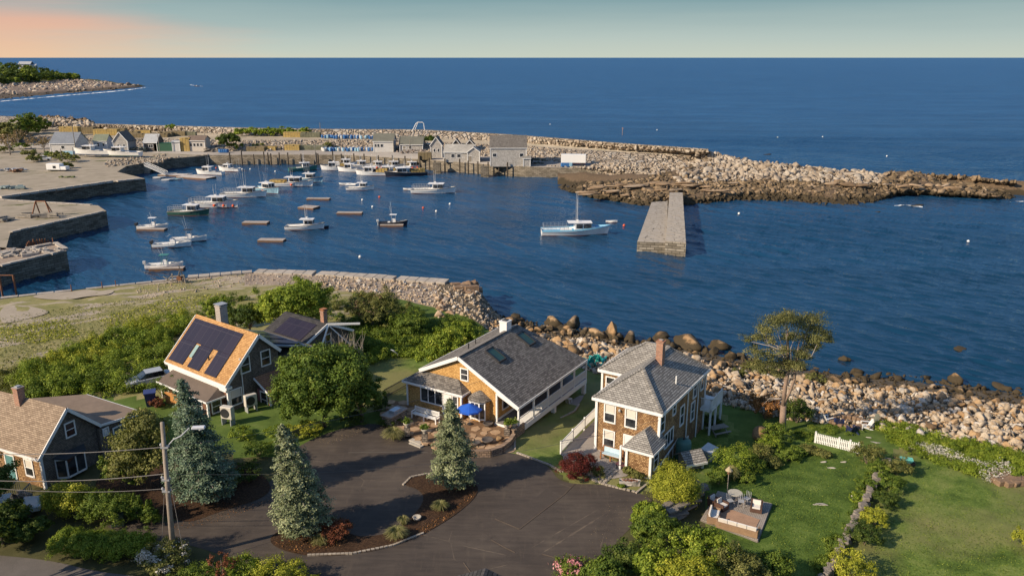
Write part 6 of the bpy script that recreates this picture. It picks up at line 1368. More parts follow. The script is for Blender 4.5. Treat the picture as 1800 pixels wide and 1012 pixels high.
def boat(label, px, py, L, head, kind='lobster', hull=None, B=None, H=None, deck=None, mast=2.5, rack=False, traps=0, buoys=0, group=None, cab=1.0, top='t', motor=None, z=0.0, bootc=None, cat=None, rods=0):
    hull = hull or hull_white; p = P3(px, py, z); L *= 1.1 if kind == 'lobster' else 1.0; t_ = thing({'lobster': 'fishing_boat', 'console': 'motor_boat', 'skiff': 'dinghy'}[kind], label, cat or ('dinghy' if kind == 'skiff' else 'boat'), tuple(p), R(head), group)
    B = B or (L * .31); H = H or {'lobster': 1.1, 'console': .8, 'skiff': .4}[kind]
    mb, dk, H = hullmesh(L, B, H, .75 if kind == 'lobster' else .5); mb.build('hull', hull, t_, False); dk.build('deck', deck or deckm, t_)
    stripe(L, B, t_, bootc or boot)
    if kind == 'lobster':
        gm = MB()
        for s_ in (2, 5):
            for i in range(14): gm.bar(mb.v[i * 7 + s_], mb.v[i * 7 + 7 + s_], .12, .3 if 'blue deck' in label else .1)
        gm.build('gunwale', rail_c if 'blue deck' in label else wood_grey, t_)
    if kind == 'lobster':
        x0, x1 = -L * .02, L * .22; w = B * .34 * cab; zb = H * 1.0 - .1; zt = zb + 1.75 * min(1, L / 10)
        wh = MB(); wh.prism([(x0, -w), (x1, -w * .85), (x1, w * .85), (x0, w)], zb - .3, zt); wh.prism([(x1, -w * .85), (x1 + L * .13, -w * .35), (x1 + L * .13, w * .35), (x1, w * .85)], zb - .2, zb + .55); wc = wh.build('wheelhouse', cabin_white, t_)
        wn = MB(); hh = (zt - zb); wn.box(x1, x1 + .03, -w * .75, -w * .08, zb + .62, zt - .14); wn.box(x1, x1 + .03, w * .08, w * .75, zb + .62, zt - .14)
        for s in (1, -1):
            a, b_ = sorted((s * (w * .88), s * (w + .03)))
            wn.box(x0 + .25, x0 + (x1 - x0) * .45, a, b_, zb + .6, zt - .2); wn.box(x0 + (x1 - x0) * .52, x1 - .12, a, b_, zb + .6, zt - .2)
        wn.build('windows', glass, wc)
        MB().prism([(x0 - L * .1, -w * 1.12), (x1 + .12, -w * .98), (x1 + .12, w * .98), (x0 - L * .1, w * 1.12)], zt, zt + .09).build('cabin_roof', cabin_white, t_)
        mm = MB().tube([(x0 + .3, 0, zt), (x0 + .3, 0, zt + mast)], [.06, .035], 6); mm.bar((x0 + .3, -.5, zt + mast * .5), (x0 + .3, .5, zt + mast * .5), .05); mm.build('mast', metal_grey, t_)
        an = MB(); an.tube([(x0 + .6, w * .5, zt), (x0 + .7, w * .55, zt + mast * 1.0)], .022, 5); an.tube([(x0 + .6, -w * .5, zt), (x0 + .5, -w * .6, zt + mast * .8)], .022, 5); an.build('antenna', white, t_)
        MB().lathe([(.0, 0), (.28, .02), (.28, .18), (.0, .24)], (x0 + .3 + .4, 0, zt + .35), 10).build('radar', white, t_)
        eng = MB().box(-L * .22, -L * .06, -B * .16, B * .16, H - .35, H + .12); eng.build('engine_box', cabin_white, t_)
        if rods:
            rr2 = MB()
            for k in range(rods): s = 1 if k % 2 else -1; rr2.tube([(x0 - .2 - .5 * k, s * w, zt), (x0 - .6 - .6 * k, s * w * 1.3, zt + mast * 1.6)], .03, 5)
            rr2.build('outrigger', metal_grey, t_)
    elif kind == 'console':
        c = MB().box(-L * .04, L * .08, -B * .16, B * .16, H - .35, H + .75); cc = c.build('console', cabin_white, t_)
        MB().add([(L * .085, -B * .15, H + .5), (L * .085, B * .15, H + .5), (L * .04, B * .14, H + 1.0), (L * .04, -B * .14, H + 1.0)], [(0, 1, 2, 3)]).build('windscreen', glass, cc)
        if top:
            tm = dark if top == 'dark' else (hull_teal if top == 'teal' else cabin_white)
            fr = MB()
            for (x, y) in ((-L * .06, -B * .2), (-L * .06, B * .2), (L * .07, -B * .2), (L * .07, B * .2)): fr.bar((x, y, H - .3), (x * 1.1, y * 1.05, H + 1.75), .05)
            fr.build('top_frame', metal_grey if top != 'teal' else hull_teal, t_); MB().prism([(-L * .12, -B * .3), (L * .12, -B * .27), (L * .12, B * .27), (-L * .12, B * .3)], H + 1.74, H + 1.82).build('t_top', tm, t_)
        an = MB().tube([(-L * .05, B * .2, H + 1.7), (-L * .1, B * .24, H + 1.7 + mast)], .022, 5); an.tube([(-L * .05, -B * .2, H + 1.7), (-L * .12, -B * .24, H + 1.5 + mast * .8)], .022, 5); an.build('antenna', white, t_)
        MB().box(-L * .2, -L * .12, -B * .2, B * .2, H - .35, H + .1).build('seat', cabin_white, t_)
        bw_ = MB().tube([(L * .2, B * .34, H * 1.25), (L * .38, B * .2, H * 1.5), (L * .47, 0, H * 1.62), (L * .38, -B * .2, H * 1.5), (L * .2, -B * .34, H * 1.25)], .025, 5); bw_.build('bow_rail', metal_grey, t_)
    else:
        MB().box(-L * .12, -L * .04, -B * .4, B * .4, H * .55, H * .7).build('thwart', wood_grey, t_); MB().box(L * .14, L * .2, -B * .34, B * .34, H * .6, H * .78).build('thwart', wood_grey, t_)
    if motor:
        mt = MB()
        for y in ((-.3, .3) if motor == 2 else (0,)):
            mt.rbox((-L / 2 - .3, y, H + .35), (.55, .42, .6), 0); mt.rbox((-L / 2 - .28, y, H - .35), (.2, .18, 1.1))
        mt.build('outboard_motor', dark if motor != 3 else M('motor_silver', (.5, .5, .5), .35), t_, bevel=.05)
    if rack:
        rk = MB(); xa, xb_ = -L * .47, -L * .12
        for s in (1, -1):
            for zz in (H + .35, H + .8, H + 1.25): rk.bar((xa, s * B * .42, zz), (xb_, s * B * .45, zz), .05)
            for k in range(7): x = xa + (xb_ - xa) * k / 6; rk.bar((x, s * B * .43, H - .1), (x, s * B * .43, H + 1.27), .05)
        for zz in (H + .35, H + .8, H + 1.25): rk.bar((xa, -B * .42, zz), (xa, B * .42, zz), .05)
        rk.build('trap_rack', metal_grey, t_)
    if traps:
        # stacked wire traps ride on the open deck
        a = math.cos(R(head)); s_ = math.sin(R(head)); cx = -L * .28
        o = MB(); nx = int(L * .36 / .95); ny = max(1, int(B * .8 / .6))
        for i in range(nx):
            for j in range(ny):
                for k in range(traps - (1 if random.random() < .25 else 0)): o.box(i * .95 - nx * .475, i * .95 + .88 - nx * .475, j * .58 - ny * .29, j * .58 + .53 - ny * .29, k * .4, k * .4 + .37)
        oo = o.build('trap_stack', trapm); oo.location = (p.x + cx * a, p.y + cx * s_, z + H - .34); oo.rotation_euler = (0, 0, R(head)); tag(oo, 'yellow wire traps piled on the ' + ' '.join(label.split(' ')[:10]), 'lobster traps')
    for k in range(buoys):
        bo = MB().lathe([(0, -.35), (.3, -.2), (.38, 0), (.3, .22), (.06, .36), (.0, .4)], (0, 0, 0), 10); bb = bo.build('fender', orange, t_, True); bb.location = (L * (.05 + .19 * k), -(B * .5 - .02 - k * .1), H * .6)
    return t_
boat('big white fishing boat with blue deck and tall mast anchored left of the jetty', 1012, 412, 14.0, 2, B=4.2, deck=deck_blue, mast=6.8, rack=True, H=1.15)
boat('white lobster boat with railed stern, lying alone in mid harbour', 763, 339, 12.0, -3, rack=True, mast=3.8)
boat('small white lobster boat lying ahead of a dinghy near the trap boats', 634, 334, 7.6, -2, mast=3.0, H=.8)
boat('white lobster boat moored by the small raft in the middle of the harbour', 537, 403, 8.2, 2, mast=3.2, H=.9)
boat('green hulled lobster boat in the left part of the harbour', 334, 378, 9.6, -6, hull=hull_green, rack=True, mast=1.6, B=3.3, H=1.0)
boat('white lobster boat with orange fenders just behind the green hulled boat', 378, 364, 12.0, -4, rack=True, mast=3.2, buoys=3, H=1.2, B=3.8)
boat('white fishing boat with several tall masts', 430, 346, 12.0, -2, mast=5.0, rods=3, rack=True, B=3.8)
boat('pale blue fishing boat with twin masts and an orange buoy on the bow', 468, 338, 10.5, -35, hull=hull_pblue, mast=4.4, rods=2, B=3.6, H=1.2, buoys=1)
boat('white lobster boat nearer the camera in the rafted pair', 512, 327, 13.0, -4, traps=3, mast=3.0, B=3.8, buoys=1)
boat('blue hulled boat on the far side of the rafted pair', 541, 320, 9.5, -8, hull=hull_pblue, mast=3.6, rods=2)
boat('teal sterned boat with a purple bow tied near the quay', 533, 300, 9.0, 20, hull=hull_teal, mast=4.2, B=3.4)
boat('white boat loaded with traps beside the orange buoy', 590, 299, 9.5, 186, traps=4, mast=2.4, buoys=1)
boat('white boat with purple cockpit left of the orange floats', 618, 302, 9.0, 175, mast=3.8, deck=M('purple_cockpit', (.06, .05, .12), .5), buoys=1)
boat('white boat with a pile of yellow traps in the centre of the raft row', 655, 308, 10.5, 178, traps=4, mast=2.4)
boat('dark hulled boat with yellow traps second from the right of the row', 685, 307, 10.5, 182, hull=hull_dark, traps=4, mast=2.5)
boat('long dark hulled boat stacked with traps at the right end of the row', 713, 309, 13, 200, hull=hull_dark, traps=4, mast=2.6, B=4.4)
for k, (x, y, h_) in enumerate([(633, 296, 5), (662, 297, -4), (690, 297, 6), (722, 298, 15), (606, 293, 0)]):
    boat(['white boat against the quay behind the purple cockpit boat', 'white boat tied to the quay behind the central trap pile', 'white boat moored to the quay between the dark hulled ones', 'white boat with fenders by the quay at the right end of the row', 'smallest white boat against the quay behind the left trap boat'][k], x, y, 8.5, h_, mast=3.2, hull=hull_white, buoys=k % 2 * 2)
boat('small white boat with a cuddy cabin near the floating docks', 369, 307, 8.8, 172, mast=3.6)
boat('small white boat with blue windows right of the one near the docks', 403, 301, 7.2, 170, mast=1.4, hull=hull_white, B=2.6)
boat('white centre console boat with T top moored to a small raft', 270, 402, 7.0, 3, 'console', top='t', motor=2, mast=1.2)
boat('open white motor boat nearest the broken pier', 304, 434, 7.8, 6, 'console', top=None, motor=2, mast=.1)
boat('white motor boat with a dark T top behind the open one', 333, 424, 7.6, 9, 'console', top='dark', mast=3.0)
boat('white motor boat with green frame and grey outboard closest to the camera', 291, 471, 6.8, 5, 'console', top='teal', motor=3, mast=2.2, B=2.4)
boat('dark blue motor boat with white top lying at its own raft', 692, 396, 6.8, 2, 'console', hull=hull_dark, top='t', motor=3, mast=3.0)
boat('small white dinghy behind the lone lobster boat', 720, 334, 4.0, 178, 'skiff'); boat('white dinghy left of the small lobster boat', 611, 325, 5.6, 172, 'skiff', B=1.9)
boat('small white rigid dinghy right of the big blue decked boat', 1075, 391, 2.8, -10, 'skiff'); boat('dark grey dinghy tied to the middle lobster boat', 567, 401, 3.0, 2, 'skiff', hull=hull_dark)
for k, (x, y, h_, lab) in enumerate([(281, 313, 2, 'white skiff at the foot of the gangway'), (296, 317, 4, 'white skiff in front of the first dock float'), (312, 316, -10, 'blue trimmed skiff between the dock floats'), (301, 307, 0, 'pale skiff behind the first dock float'), (328, 308, 5, 'pink tinged skiff tied behind the dock floats'), (340, 310, 3, 'narrow white skiff behind the longer dock float')]):
    boat(lab, x, y, 4.2, h_, 'skiff', hull=hull_white if k != 2 else hull_pblue)
boat('tiny speedboat far out trailing a white wake', 346, 152.2, 8, 165, 'console', hull=hull_dark, top=None, mast=.1)
foamstrip([(334, 149.5), (340, 150.3), (346, 151.4), (356, 151.9)], .7, 'white wake behind the far speedboat', 5)
# boats hauled out
bA = boat('white and blue lobster boat hauled out beside the harbour sheds', 163, 271, 12.5, 176, z=4.5, mast=1.2, bootc=hull_blue, B=4.0, H=1.4)
bB = boat('green striped lobster boat hauled out next to the blue one', 215, 273, 12.5, 176, z=4.3, mast=1.2, bootc=hull_green, B=4.0, H=1.3, hull=hull_white)
for (x, y, lab) in [(163, 272.5, 'blue boat'), (215, 274.5, 'green striped boat')]:
    p = P3(x, y, 3.5); mb = MB()
    for k in (-4, -1.5, 1.5, 4): mb.box(k - .2, k + .2, -1.6, 1.6, 0, .6); mb.bar((k, -1.7, 0), (k, -1.2, 1.6), .15); mb.bar((k, 1.7, 0), (k, 1.2, 1.6), .15)
    o = mb.build('boat_cradle', wood_grey); o.location = p; tag(o, 'timber cradle under the hauled out ' + lab, 'cradle')
# floats and rafts
def raft(label, px, py, L, Wd, head, h=.45, mat=None):
    t_ = thing('raft', label, 'raft', tuple(P3(px, py, 0)), R(head), 'floating rafts in the harbour'); mb = MB(); n_ = int(L / .35)
    for k in range(n_): mb.box(-L / 2 + k * L / n_, -L / 2 + (k + .9) * L / n_, -Wd / 2, Wd / 2, h - .08, h)
    mb.build('planks', mat or M('raft_deck', (.42, .36, .31), .8, 3, .2), t_); MB().box(-L / 2, L / 2, -Wd / 2 + .05, Wd / 2 - .05, -.2, h - .09).build('float', wood_brown, t_)
    return t_
raft('bare raft left of the middle lobster boat, at the harbour centre left', 450, 393, 6.0, 2.3, -2); raft('bare raft nearest the camera in the open harbour', 478, 424, 5.6, 2.2, -3); raft('bare raft with nothing on it in front of the rafted pair', 560, 351, 6.4, 1.9, -2); raft('bare raft right of the middle lobster boat', 615, 376, 6.4, 2.0, -1)
raft('small square raft behind the middle lobster boat', 543, 366, 4.6, 3.4, -18); raft('raft in front of the camera nearest motor boat', 294, 474, 6.2, 1.5, 5); raft('raft beneath the T top console boat', 267, 405, 6.4, 1.6, -2); raft('raft in front of the dark blue motor boat', 689, 398, 5.4, 1.4, 1)
pale_dock = M('pale_dock', (.55, .49, .43), .8, 2, .15)
raft('first pale dock float at the bottom of the gangway', 305, 309, 9, 4, -8, .5, pale_dock); raft('longest pale dock float with a corner toward the camera', 345, 313, 12, 5, -20, .5, pale_dock)
gw = thing('gangway', 'sloping white aluminium gangway down to the dock floats', 'gangway', tuple(P3(256, 291, 3.4))); q0 = Vector((0, 0, 0)); q1 = P3(293, 307, .6) - gw.location; d = (q1 - q0).normalized(); sd = d.cross(Vector((0, 0, 1))).normalized() * .7
mb = MB().bar(q0, q1, 1.4, .12); mb.build('walkway', pale_dock, gw)
for s in (1, -1):
    mb = MB().bar(q0 + sd * s + Vector((0, 0, 1.1)), q1 + sd * s + Vector((0, 0, 1.1)), .1); mb.bar(q0 + sd * s, q1 + sd * s, .12)
    for k in range(15): c = q0.lerp(q1, k / 14) + sd * s; mb.bar(c, c + Vector((0, 0, 1.1)), .08); 
    for k in range(14): mb.bar(q0.lerp(q1, k / 14) + sd * s, q0.lerp(q1, (k + 1) / 14) + sd * s + Vector((0, 0, 1.1)), .06)
    mb.build('railing', white, gw)
# buoys
bz = [(633, 452, 'white', 'white mooring ball with a post nearest the ruined seawall'), (637, 352, 'white', 'white ball just left of the dark hulled motor boat row'), (655, 364, 'white', 'white ball above the dark motor boat'), (667, 347, 'orange', 'faint red ball below the small lobster boat'), (767, 372, 'white', 'white ball below the lone lobster boat'), (744, 366, 'orange', 'red ball left of its white neighbour'), (791, 359, 'white', 'white ball right under the lone lobster boat'), (1097, 397, 'orange', 'bright orange ball right of the big blue decked boat'), (1299, 376, 'white', 'pale ball in the open water right of the jetty'), (440, 298, 'white', 'white ball near the quay pilings'), (426, 298, 'white', 'white ball left of its twin by the quay pilings'), (380, 296, 'orange', 'pale pink ball near the small boats'), (484, 302, 'white', 'white ball in front of the quay wall'), (1155, 229, 'white', 'white buoy out at sea beyond the breakwater'), (967, 219, 'white', 'tiny white buoy at sea left of the channel stake'), (1446, 241, 'white', 'white buoy at sea behind the ledge'), (1367, 242, 'white', 'small white buoy at sea, left of the next one'), (1559, 275, 'white', 'small white buoy just off the ledge'), (1702, 425, 'white', 'small pale buoy on the right hand water'), (1741, 131, 'orange', 'yellowish stake buoy far out at the right')]
bb0 = {}
for x, y, c, lab in bz:
    if c not in bb0: bb0[c] = MB().lathe([(0, -.3), (.3, -.22), (.42, 0), (.3, .28), (.08, .42), (.0, .44)], (0, 0, .1), 12).mesh('mooring_buoy', True); bb0[c].materials.append(white if c == 'white' else orange)
    o = link('mooring_buoy', bb0[c], None); o.location = P3(x, y, 0); s = .8; o.scale = (s, s, s); tag(o, lab, 'buoy', 'mooring balls and buoys')
p = P3(1094, 238, 0); o = MB().tube([(0, 0, -1), (0, 0, 3.8)], .14, 6).box(-.3, .3, -.05, .05, 3.0, 3.9).build('channel_stake', M('stake_grey', (.34, .22, .2), .7)); o.location = p; tag(o, 'thin channel stake rising from the sea beyond the breakwater', 'marker')

# ============================================================ harbour sheds
def shed(label, px0, px1, py, dep, wallh, ridge, ang=0, wall=None, roof=None, z=3.55, gable='side', wins=(), cat='shed', doors=0, rel_=None, name='harbor_shed'):
    """front wall from px0 to px1 standing at row py; gable 'side': ridge parallel to the front, 'front': gable faces the camera"""
    a = P3(px0, py, z); b_ = P3(px1, py, z); L = abs(b_.x - a.x) * (1 / max(.3, math.cos(R(ang)))) ; t_ = thing(name, label, cat, tuple(a), R(ang))
    w = MB(); ov = .3
    if gable == 'side':
        w.ext([(0, 0, -.3), (0, 0, wallh), (0, dep / 2, ridge - .1), (0, dep, wallh), (0, dep, -.3)], (L, 0, 0)); w.build('wall', wall, t_)
        r_ = MB().slab([(-ov, -ov, wallh - .1), (L + ov, -ov, wallh - .1), (L + ov, dep / 2, ridge + .1), (-ov, dep / 2, ridge + .1)], .12); r_.slab([(-ov, dep / 2, ridge + .1), (L + ov, dep / 2, ridge + .1), (L + ov, dep + ov, wallh - .1), (-ov, dep + ov, wallh - .1)], .12)
    else:
        w.ext([(0, 0, -.3), (0, 0, wallh), (L / 2, 0, ridge - .1), (L, 0, wallh), (L, 0, -.3)], (0, dep, 0)); w.build('wall', wall, t_)
        r_ = MB().slab([(-ov, -ov, wallh - .2), (L / 2, -ov, ridge + .08), (L / 2, dep, ridge + .08), (-ov, dep, wallh - .2)], .14); r_.slab([(L / 2, -ov, ridge + .08), (L + ov, -ov, wallh - .2), (L + ov, dep, wallh - .2), (L / 2, dep, ridge + .08)], .14)
    r_.build('roof', roof, t_)
    for u in wins: window(t_, 'y-', L * u, wallh * .58, min(1.0, L * .1) + .2, 1.1, 0.0, split=False)
    for k in range(doors): door(t_, 'y-', L * (.2 + .3 * k), 0, 1.3, 2.1, 0.0, wood_grey)
    tm = MB(); corner(tm, 0, 0, 0, wallh - .1, .2); corner(tm, L, 0, 0, wallh - .1, .2)
    if gable == 'front': tm.bar((-ov, -ov - .02, wallh - .3), (L / 2, -ov - .02, ridge - .02), .08, .22); tm.bar((L / 2, -ov - .02, ridge - .02), (L + ov, -ov - .02, wallh - .3), .08, .22)
    else: tm.bar((-ov, -ov - .03, wallh - .24), (L + ov, -ov - .03, wallh - .24), .07, .2)
    tm.build('trim', whitetrim, t_)
    return t_
clap_w = course('white_clapboard', (.52, .50, .47), (.68, .66, .62), 3, .2, .02, (.3, .29, .27), bump=.3, amt=.1)
metal_rf = M('pale_metal_roof', (.42, .43, .43), .5, 2, .15, .1)
shed('largest pale shingled shed with a grey roof at the right end of the row', 862, 925, 291.5, 11, 6.0, 9.4, 0, sh_pale, rf_grey, wins=(.12, .87))
o = shed('small pale lean-to against the right side of the largest shed', 920, 932, 292.5, 3, 2.8, 3.2, 0, sh_pale, rf_light)
shed('low weathered shed with sagging pale roof left of the largest shed', 781, 833, 284, 9, 3.4, 5.4, -4, sh_pale, M('weathered_roof', (.38, .36, .32), .9, 1, .3, .4), wins=(.3, .5))
shed('gabled end of the weathered shed pair facing the water', 822, 843, 285, 6, 3.6, 5.0, 0, sh_pale, _mc['weathered_roof'], gable='front', doors=1)
shed('gable fronted grey cottage shed with a small round window', 757, 777, 277, 7, 4.4, 7.2, 0, sh_pale, rf_grey, gable='front', wins=(.35, .7))
shed('small dark roofed shed behind the weathered one, left', 796, 808, 270, 5, 3.5, 5.3, 0, sh_grey, rf_black, gable='front'); shed('small dark roofed shed behind the weathered one, right', 818, 834, 272, 5, 3.5, 5.4, 0, sh_grey, rf_black, gable='front')
shed('long low grey shed with a dark moss coloured roof', 703, 743, 267, 7, 2.9, 5.4, 0, sh_pale, M('mossy_roof', (.15, .15, .12), .9, 2, .2, .3), wins=(.2, .45), doors=1)
shed('white clapboard shed with a dark roof and paired windows', 657, 692, 267.5, 7, 4.2, 6.6, 0, clap_w, _mc['mossy_roof'], wins=(.12, .24, .42))
shed('long cream shed with four small windows', 331, 361, 266, 6, 4.2, 5.6, 0, M('cream_paint', (.56, .50, .42), .8, 2, .1), M('brown_roof', (.18, .13, .10), .9, 2, .2, .2), wins=(.2, .4, .6, .8))
shed('small white box shed beside a stack of traps', 304, 317, 266.5, 4, 3.8, 4.0, 0, clap_w, metal_rf)
shed('grey shed with a pale metal roof in the middle of the left row', 254, 277, 266, 6, 3.4, 6.2, 0, sh_grey, metal_rf, wins=(.45, .62))
shed('shingled cottage shed with a dark gable roof facing the harbour', 201, 226, 268, 7, 4.2, 7.6, 0, sh_pale, rf_grey, gable='front', wins=(.35, .75))
shed('small shed with a green roof behind the hauled out blue boat', 166, 189, 264, 5, 3.6, 5.8, 0, M('blue_white_paint', (.5, .53, .55), .7), M('green_roof', (.19, .21, .15), .9, 2, .2, .2), wins=(.35, .75))
shed('wide grey hip like building at the left end of the harbour', 90, 134, 269, 10, 3.6, 7.2, 0, clap_w, M('slate_roof', (.20, .22, .25), .8, 2, .2, .2), wins=(.5,))
p = P3(290, 266, 3.55); o = MB().box(-4, 4, 0, 3, 0, 3.0).box(-4.1, 4.1, -.1, 3.1, 3.0, 3.1).build('storage_container', M('dark_green_paint', (.02, .09, .05), .6, 2, .2)); o.location = p; tag(o, 'dark green container between the metal roofed shed and the white box shed', 'container')
shed('small brown building at the left edge of the water above the yard', -20, 8, 246, 8, 4.5, 7, 0, M('rust_wall', (.25, .1, .06), .8), rf_brown)
# white box truck body
bt = thing('box_trailer', 'white box trailer parked at the end of the quay', 'trailer', tuple(P3(986, 291, 3.5)), R(-6))
L_ = 8.2; MB().box(0, L_, 0, 2.6, .9, 3.6).build('cargo_box', M('trailer_white', (.78, .77, .74), .45, 1, .05), bt, bevel=.05); MB().box(.1, L_ - .1, .2, 2.4, .6, .88).build('chassis', boot, bt)
for x in (1.2, 2.3, L_ - 1.2):
    for y in (.1, 2.4): w_ = MB().tube([(x, y, .45), (x, y + .28, .45)], .45, 14).build('wheel', dark, bt)
MB().box(L_ + .02, L_ + .1, .1, 2.5, .95, 3.5).build('rear_door', M('trailer_door', (.35, .35, .34), .6), bt)
# trap piles on the breakwater
def pile(label, px, py, z, L, Wd, layers, mat=None):
    mb = MB(); nx = max(1, int(L / 1.15)); ny = max(1, int(Wd / .6))
    for i in range(nx):
        for j in range(ny):
            for k in range(layers - (random.random() < .2)): mb.box(i * 1.15, i * 1.15 + 1.08, j * .6, j * .6 + .55, k * .42, k * .42 + .38)
    o = mb.build('trap_pile', mat or trapm); o.location = P3(px, py, z); tag(o, label, 'lobster traps', 'piles of lobster traps on the breakwater'); return o
trapb = M('trap_brown', (.22, .17, .09), .9, 2, .4, .4); trapg = M('trap_green', (.17, .17, .11), .9, 2, .4, .4)
for (x, y, z, L, W_, n_, m_, lab) in [(105, 239, 6, 9, 3, 9, None, 'tallest yellow block of traps at the left end of the terrace'), (128, 236, 6, 10, 3, 7, trapb, 'brown pile of traps right of the tallest yellow block'), (164, 238, 6.2, 11, 3, 6, None, 'long yellow trap pile above the green roofed shed'), (192, 236, 6.2, 7, 3, 6, trapb, 'dark trap pile at the right of the long yellow one'), (209, 240, 6.2, 9, 3, 5, trapb, 'trap pile above the shingled cottage shed'), (231, 242, 6.2, 16, 3, 4, trapb, 'long low brown trap pile behind the metal roofed shed'), (236, 234, 6.4, 7, 2, 3, None, 'low yellow trap pile on the upper terrace'), (278, 241, 6.2, 6, 3, 5, trapb, 'squarish brown trap pile above the container'), (292, 240, 6.2, 9, 3, 5, trapb, 'wide brown trap pile above the white box shed'), (318, 266, 3.6, 3.5, 3, 12, None, 'tall narrow stack of yellow traps beside the white box shed'), (320, 239, 6.4, 6, 2, 4, trapg, 'green trap pile above the cream shed'),
                                       (498, 241.5, 6.5, 11, 3, 5, None, 'yellow trap pile in front of the green brush'), (528, 242, 6.5, 9, 3, 5, trapg, 'dark trap pile right of the yellow one before the rubble'), (433, 266, 3.6, 7, 3, 4, trapb, 'yellowish trap pile at the back of the road, left'), (453, 265, 3.6, 8, 3, 4, None, 'yellow trap pile at the back of the road, second from left'), (500, 264.5, 3.6, 6, 3, 5, None, 'yellow trap pile at the back of the road right of the brush'), (512, 264, 3.6, 14, 4, 4, trapg, 'long dark trap pile at the back of the road'), (735, 281, 3.55, 5.4, 3.5, 6, trapb, 'pale block of stacked traps at the quay edge beside the gabled shed'), (478, 264.5, 3.6, 4, 3, 3, trapb, 'small trap pile between its larger neighbours on the road')]:
    pile(lab, x, y, z, L, W_, n_, m_)
# barrels
bar0 = {}
blue_b = M('barrel_blue', (.03, .14, .36), .5, 2, .15); lt_b = M('barrel_pale_blue', (.30, .50, .62), .5, 2, .15); wh_b = M('barrel_white', (.55, .55, .52), .6, 2, .1)
def barrel(x, y, z, c, lab, grp):
    if c not in bar0: bar0[c] = MB().lathe([(.38, 0), (.44, .1), (.46, .6), (.44, 1.15), (.40, 1.25)], (0, 0, 0), 10).mesh('barrel'); bar0[c].materials.append({'b': blue_b, 'l': lt_b, 'w': wh_b}[c])
    o = link('barrel', bar0[c], None); p = P3(x, y, z); o.location = p; o.rotation_euler = (0, 0, random.random()); tag(o, lab, 'barrel', grp)
for k in range(64):
    x = random.uniform(566, 694); c = random.choice('bbblw' if x < 660 else 'bwwl'); barrel(x, float(np.interp(x, [566, 694], [243, 244.5])) + random.uniform(-1.2, 1), 6.6, c, {'b': 'blue plastic barrel on the breakwater terrace', 'l': 'pale blue barrel on the breakwater terrace', 'w': 'white barrel on the breakwater terrace'}[c], {'b': 'blue terrace barrels', 'l': 'pale blue terrace barrels', 'w': 'white terrace barrels'}[c])
for k in range(56):
    x = random.uniform(566, 656); c = random.choice('bbblw'); barrel(x, 265.5 + random.uniform(-1.5, 1), 3.6, c, {'b': 'blue plastic barrel at the back of the quay road', 'l': 'pale blue barrel at the back of the quay road', 'w': 'white barrel at the back of the quay road'}[c], {'b': 'blue barrels by the quay road', 'l': 'pale blue barrels by the quay road', 'w': 'white barrels by the quay road'}[c])
for k in range(9): barrel(386 + k * 1.8, 268 + (k % 2) * .5, 3.6, 'b', 'blue barrel in the short row right of the cream shed', 'blue barrels right of the cream shed')
for k in range(8): barrel(988 + k * 2.3, 293, 3.4, 'b' if k < 6 else 'l', 'blue barrel in front of the white box trailer' if k < 6 else 'pale blue barrel in front of the white box trailer', 'barrels in front of the trailer' if k < 6 else 'pale barrels in front of the trailer')
for k in range(9): barrel(113 + k * 2.1, 271.5, 3.5, 'l', 'pale blue barrel in the row before the grey hip building', 'barrels before the grey hip building')
# pilings along the quay
for px in [404, 425, 446, 464, 471, 476, 491, 506, 529, 556, 559, 585, 600, 622, 640, 665, 690, 712, 738, 755, 782, 808, 823, 840, 858, 877, 892]:
    y = float(np.interp(px, [q_[0] for q_ in Bq], [q_[1] for q_ in Bq])); p = P3(px, y + 1.2, 3.5); h_ = random.uniform(.4, 1.6); o = MB().tube([(0, 0, -4.5), (0, 0, h_)], [.27, .22], 8).build('piling', M('piling_wood', (.07, .055, .04), .9, 3, .3)); o.location = (p.x, p.y - .15, 3.5); tag(o, 'dark timber piling standing against the harbour quay', 'piling', 'pilings along the quay')
for px in [768, 852]:
    p = P3(px, float(np.interp(px, [q_[0] for q_ in Bq], [q_[1] for q_ in Bq])) + 4, 3.4); o = MB().box(-1.3, 1.3, -1.6, 1, -5, .05).build('quay_buttress', quay_stone); o.location = p; tag(o, 'pale stone buttress of the quay below the ' + ('gable fronted grey shed' if px == 768 else 'left corner of the largest shed'), 'buttress')
# poles along the quay
for (x, yb, yt, lab) in [(134, 270, 212, 'leaning wooden utility pole by the boat yard'), (442, 262, 238, None), (281, 268, 240, 'utility pole right of the metal roofed shed'), (363, 267, 232, 'utility pole at the right end of the cream shed'), (563, 229, 216, 'slender pole on the breakwater crest'), (692, 268, 244, 'utility pole in front of the white clapboard shed'), (721, 270, 246, 'utility pole in front of the moss roofed shed'), (555, 282, 256, 'thin pole at the quay edge behind the trap boats'), (131, 283, 262, 'stout bollard post in the boat yard, right'), (109, 282, 264, 'stout bollard post in the boat yard, left')]:
    if not lab: continue
    z = 9 if yb < 235 else 3.5; p = P3(x, yb, z); dist = (p - cam.location).length; h_ = (yb - yt) * dist / F * 1.0; o = MB().tube([(0, 0, -.5), (0, 0, h_)], [.16, .10], 6); 
    if h_ > 5: o.bar((-.9, 0, h_ - .6), (.9, 0, h_ - .6), .12)
    o = o.build('utility_pole', wood_grey); o.location = p; tag(o, lab, 'pole')
p = P3(738, 229, 9); o = MB().tube([(-3.2, 0, -.5), (-1.6, 0, 2.6), (-.8, 0, 3.2), (1.2, 0, 3.2), (1.7, 0, 2.7), (2.0, 0, -.5)], .16, 6).tube([(-2.4, 1.2, -.5), (-.8, 1.2, 3.1)], .12, 6).build('boat_hoist', white); o.location = p; tag(o, 'white tubular hoist arch on the breakwater crest', 'hoist')
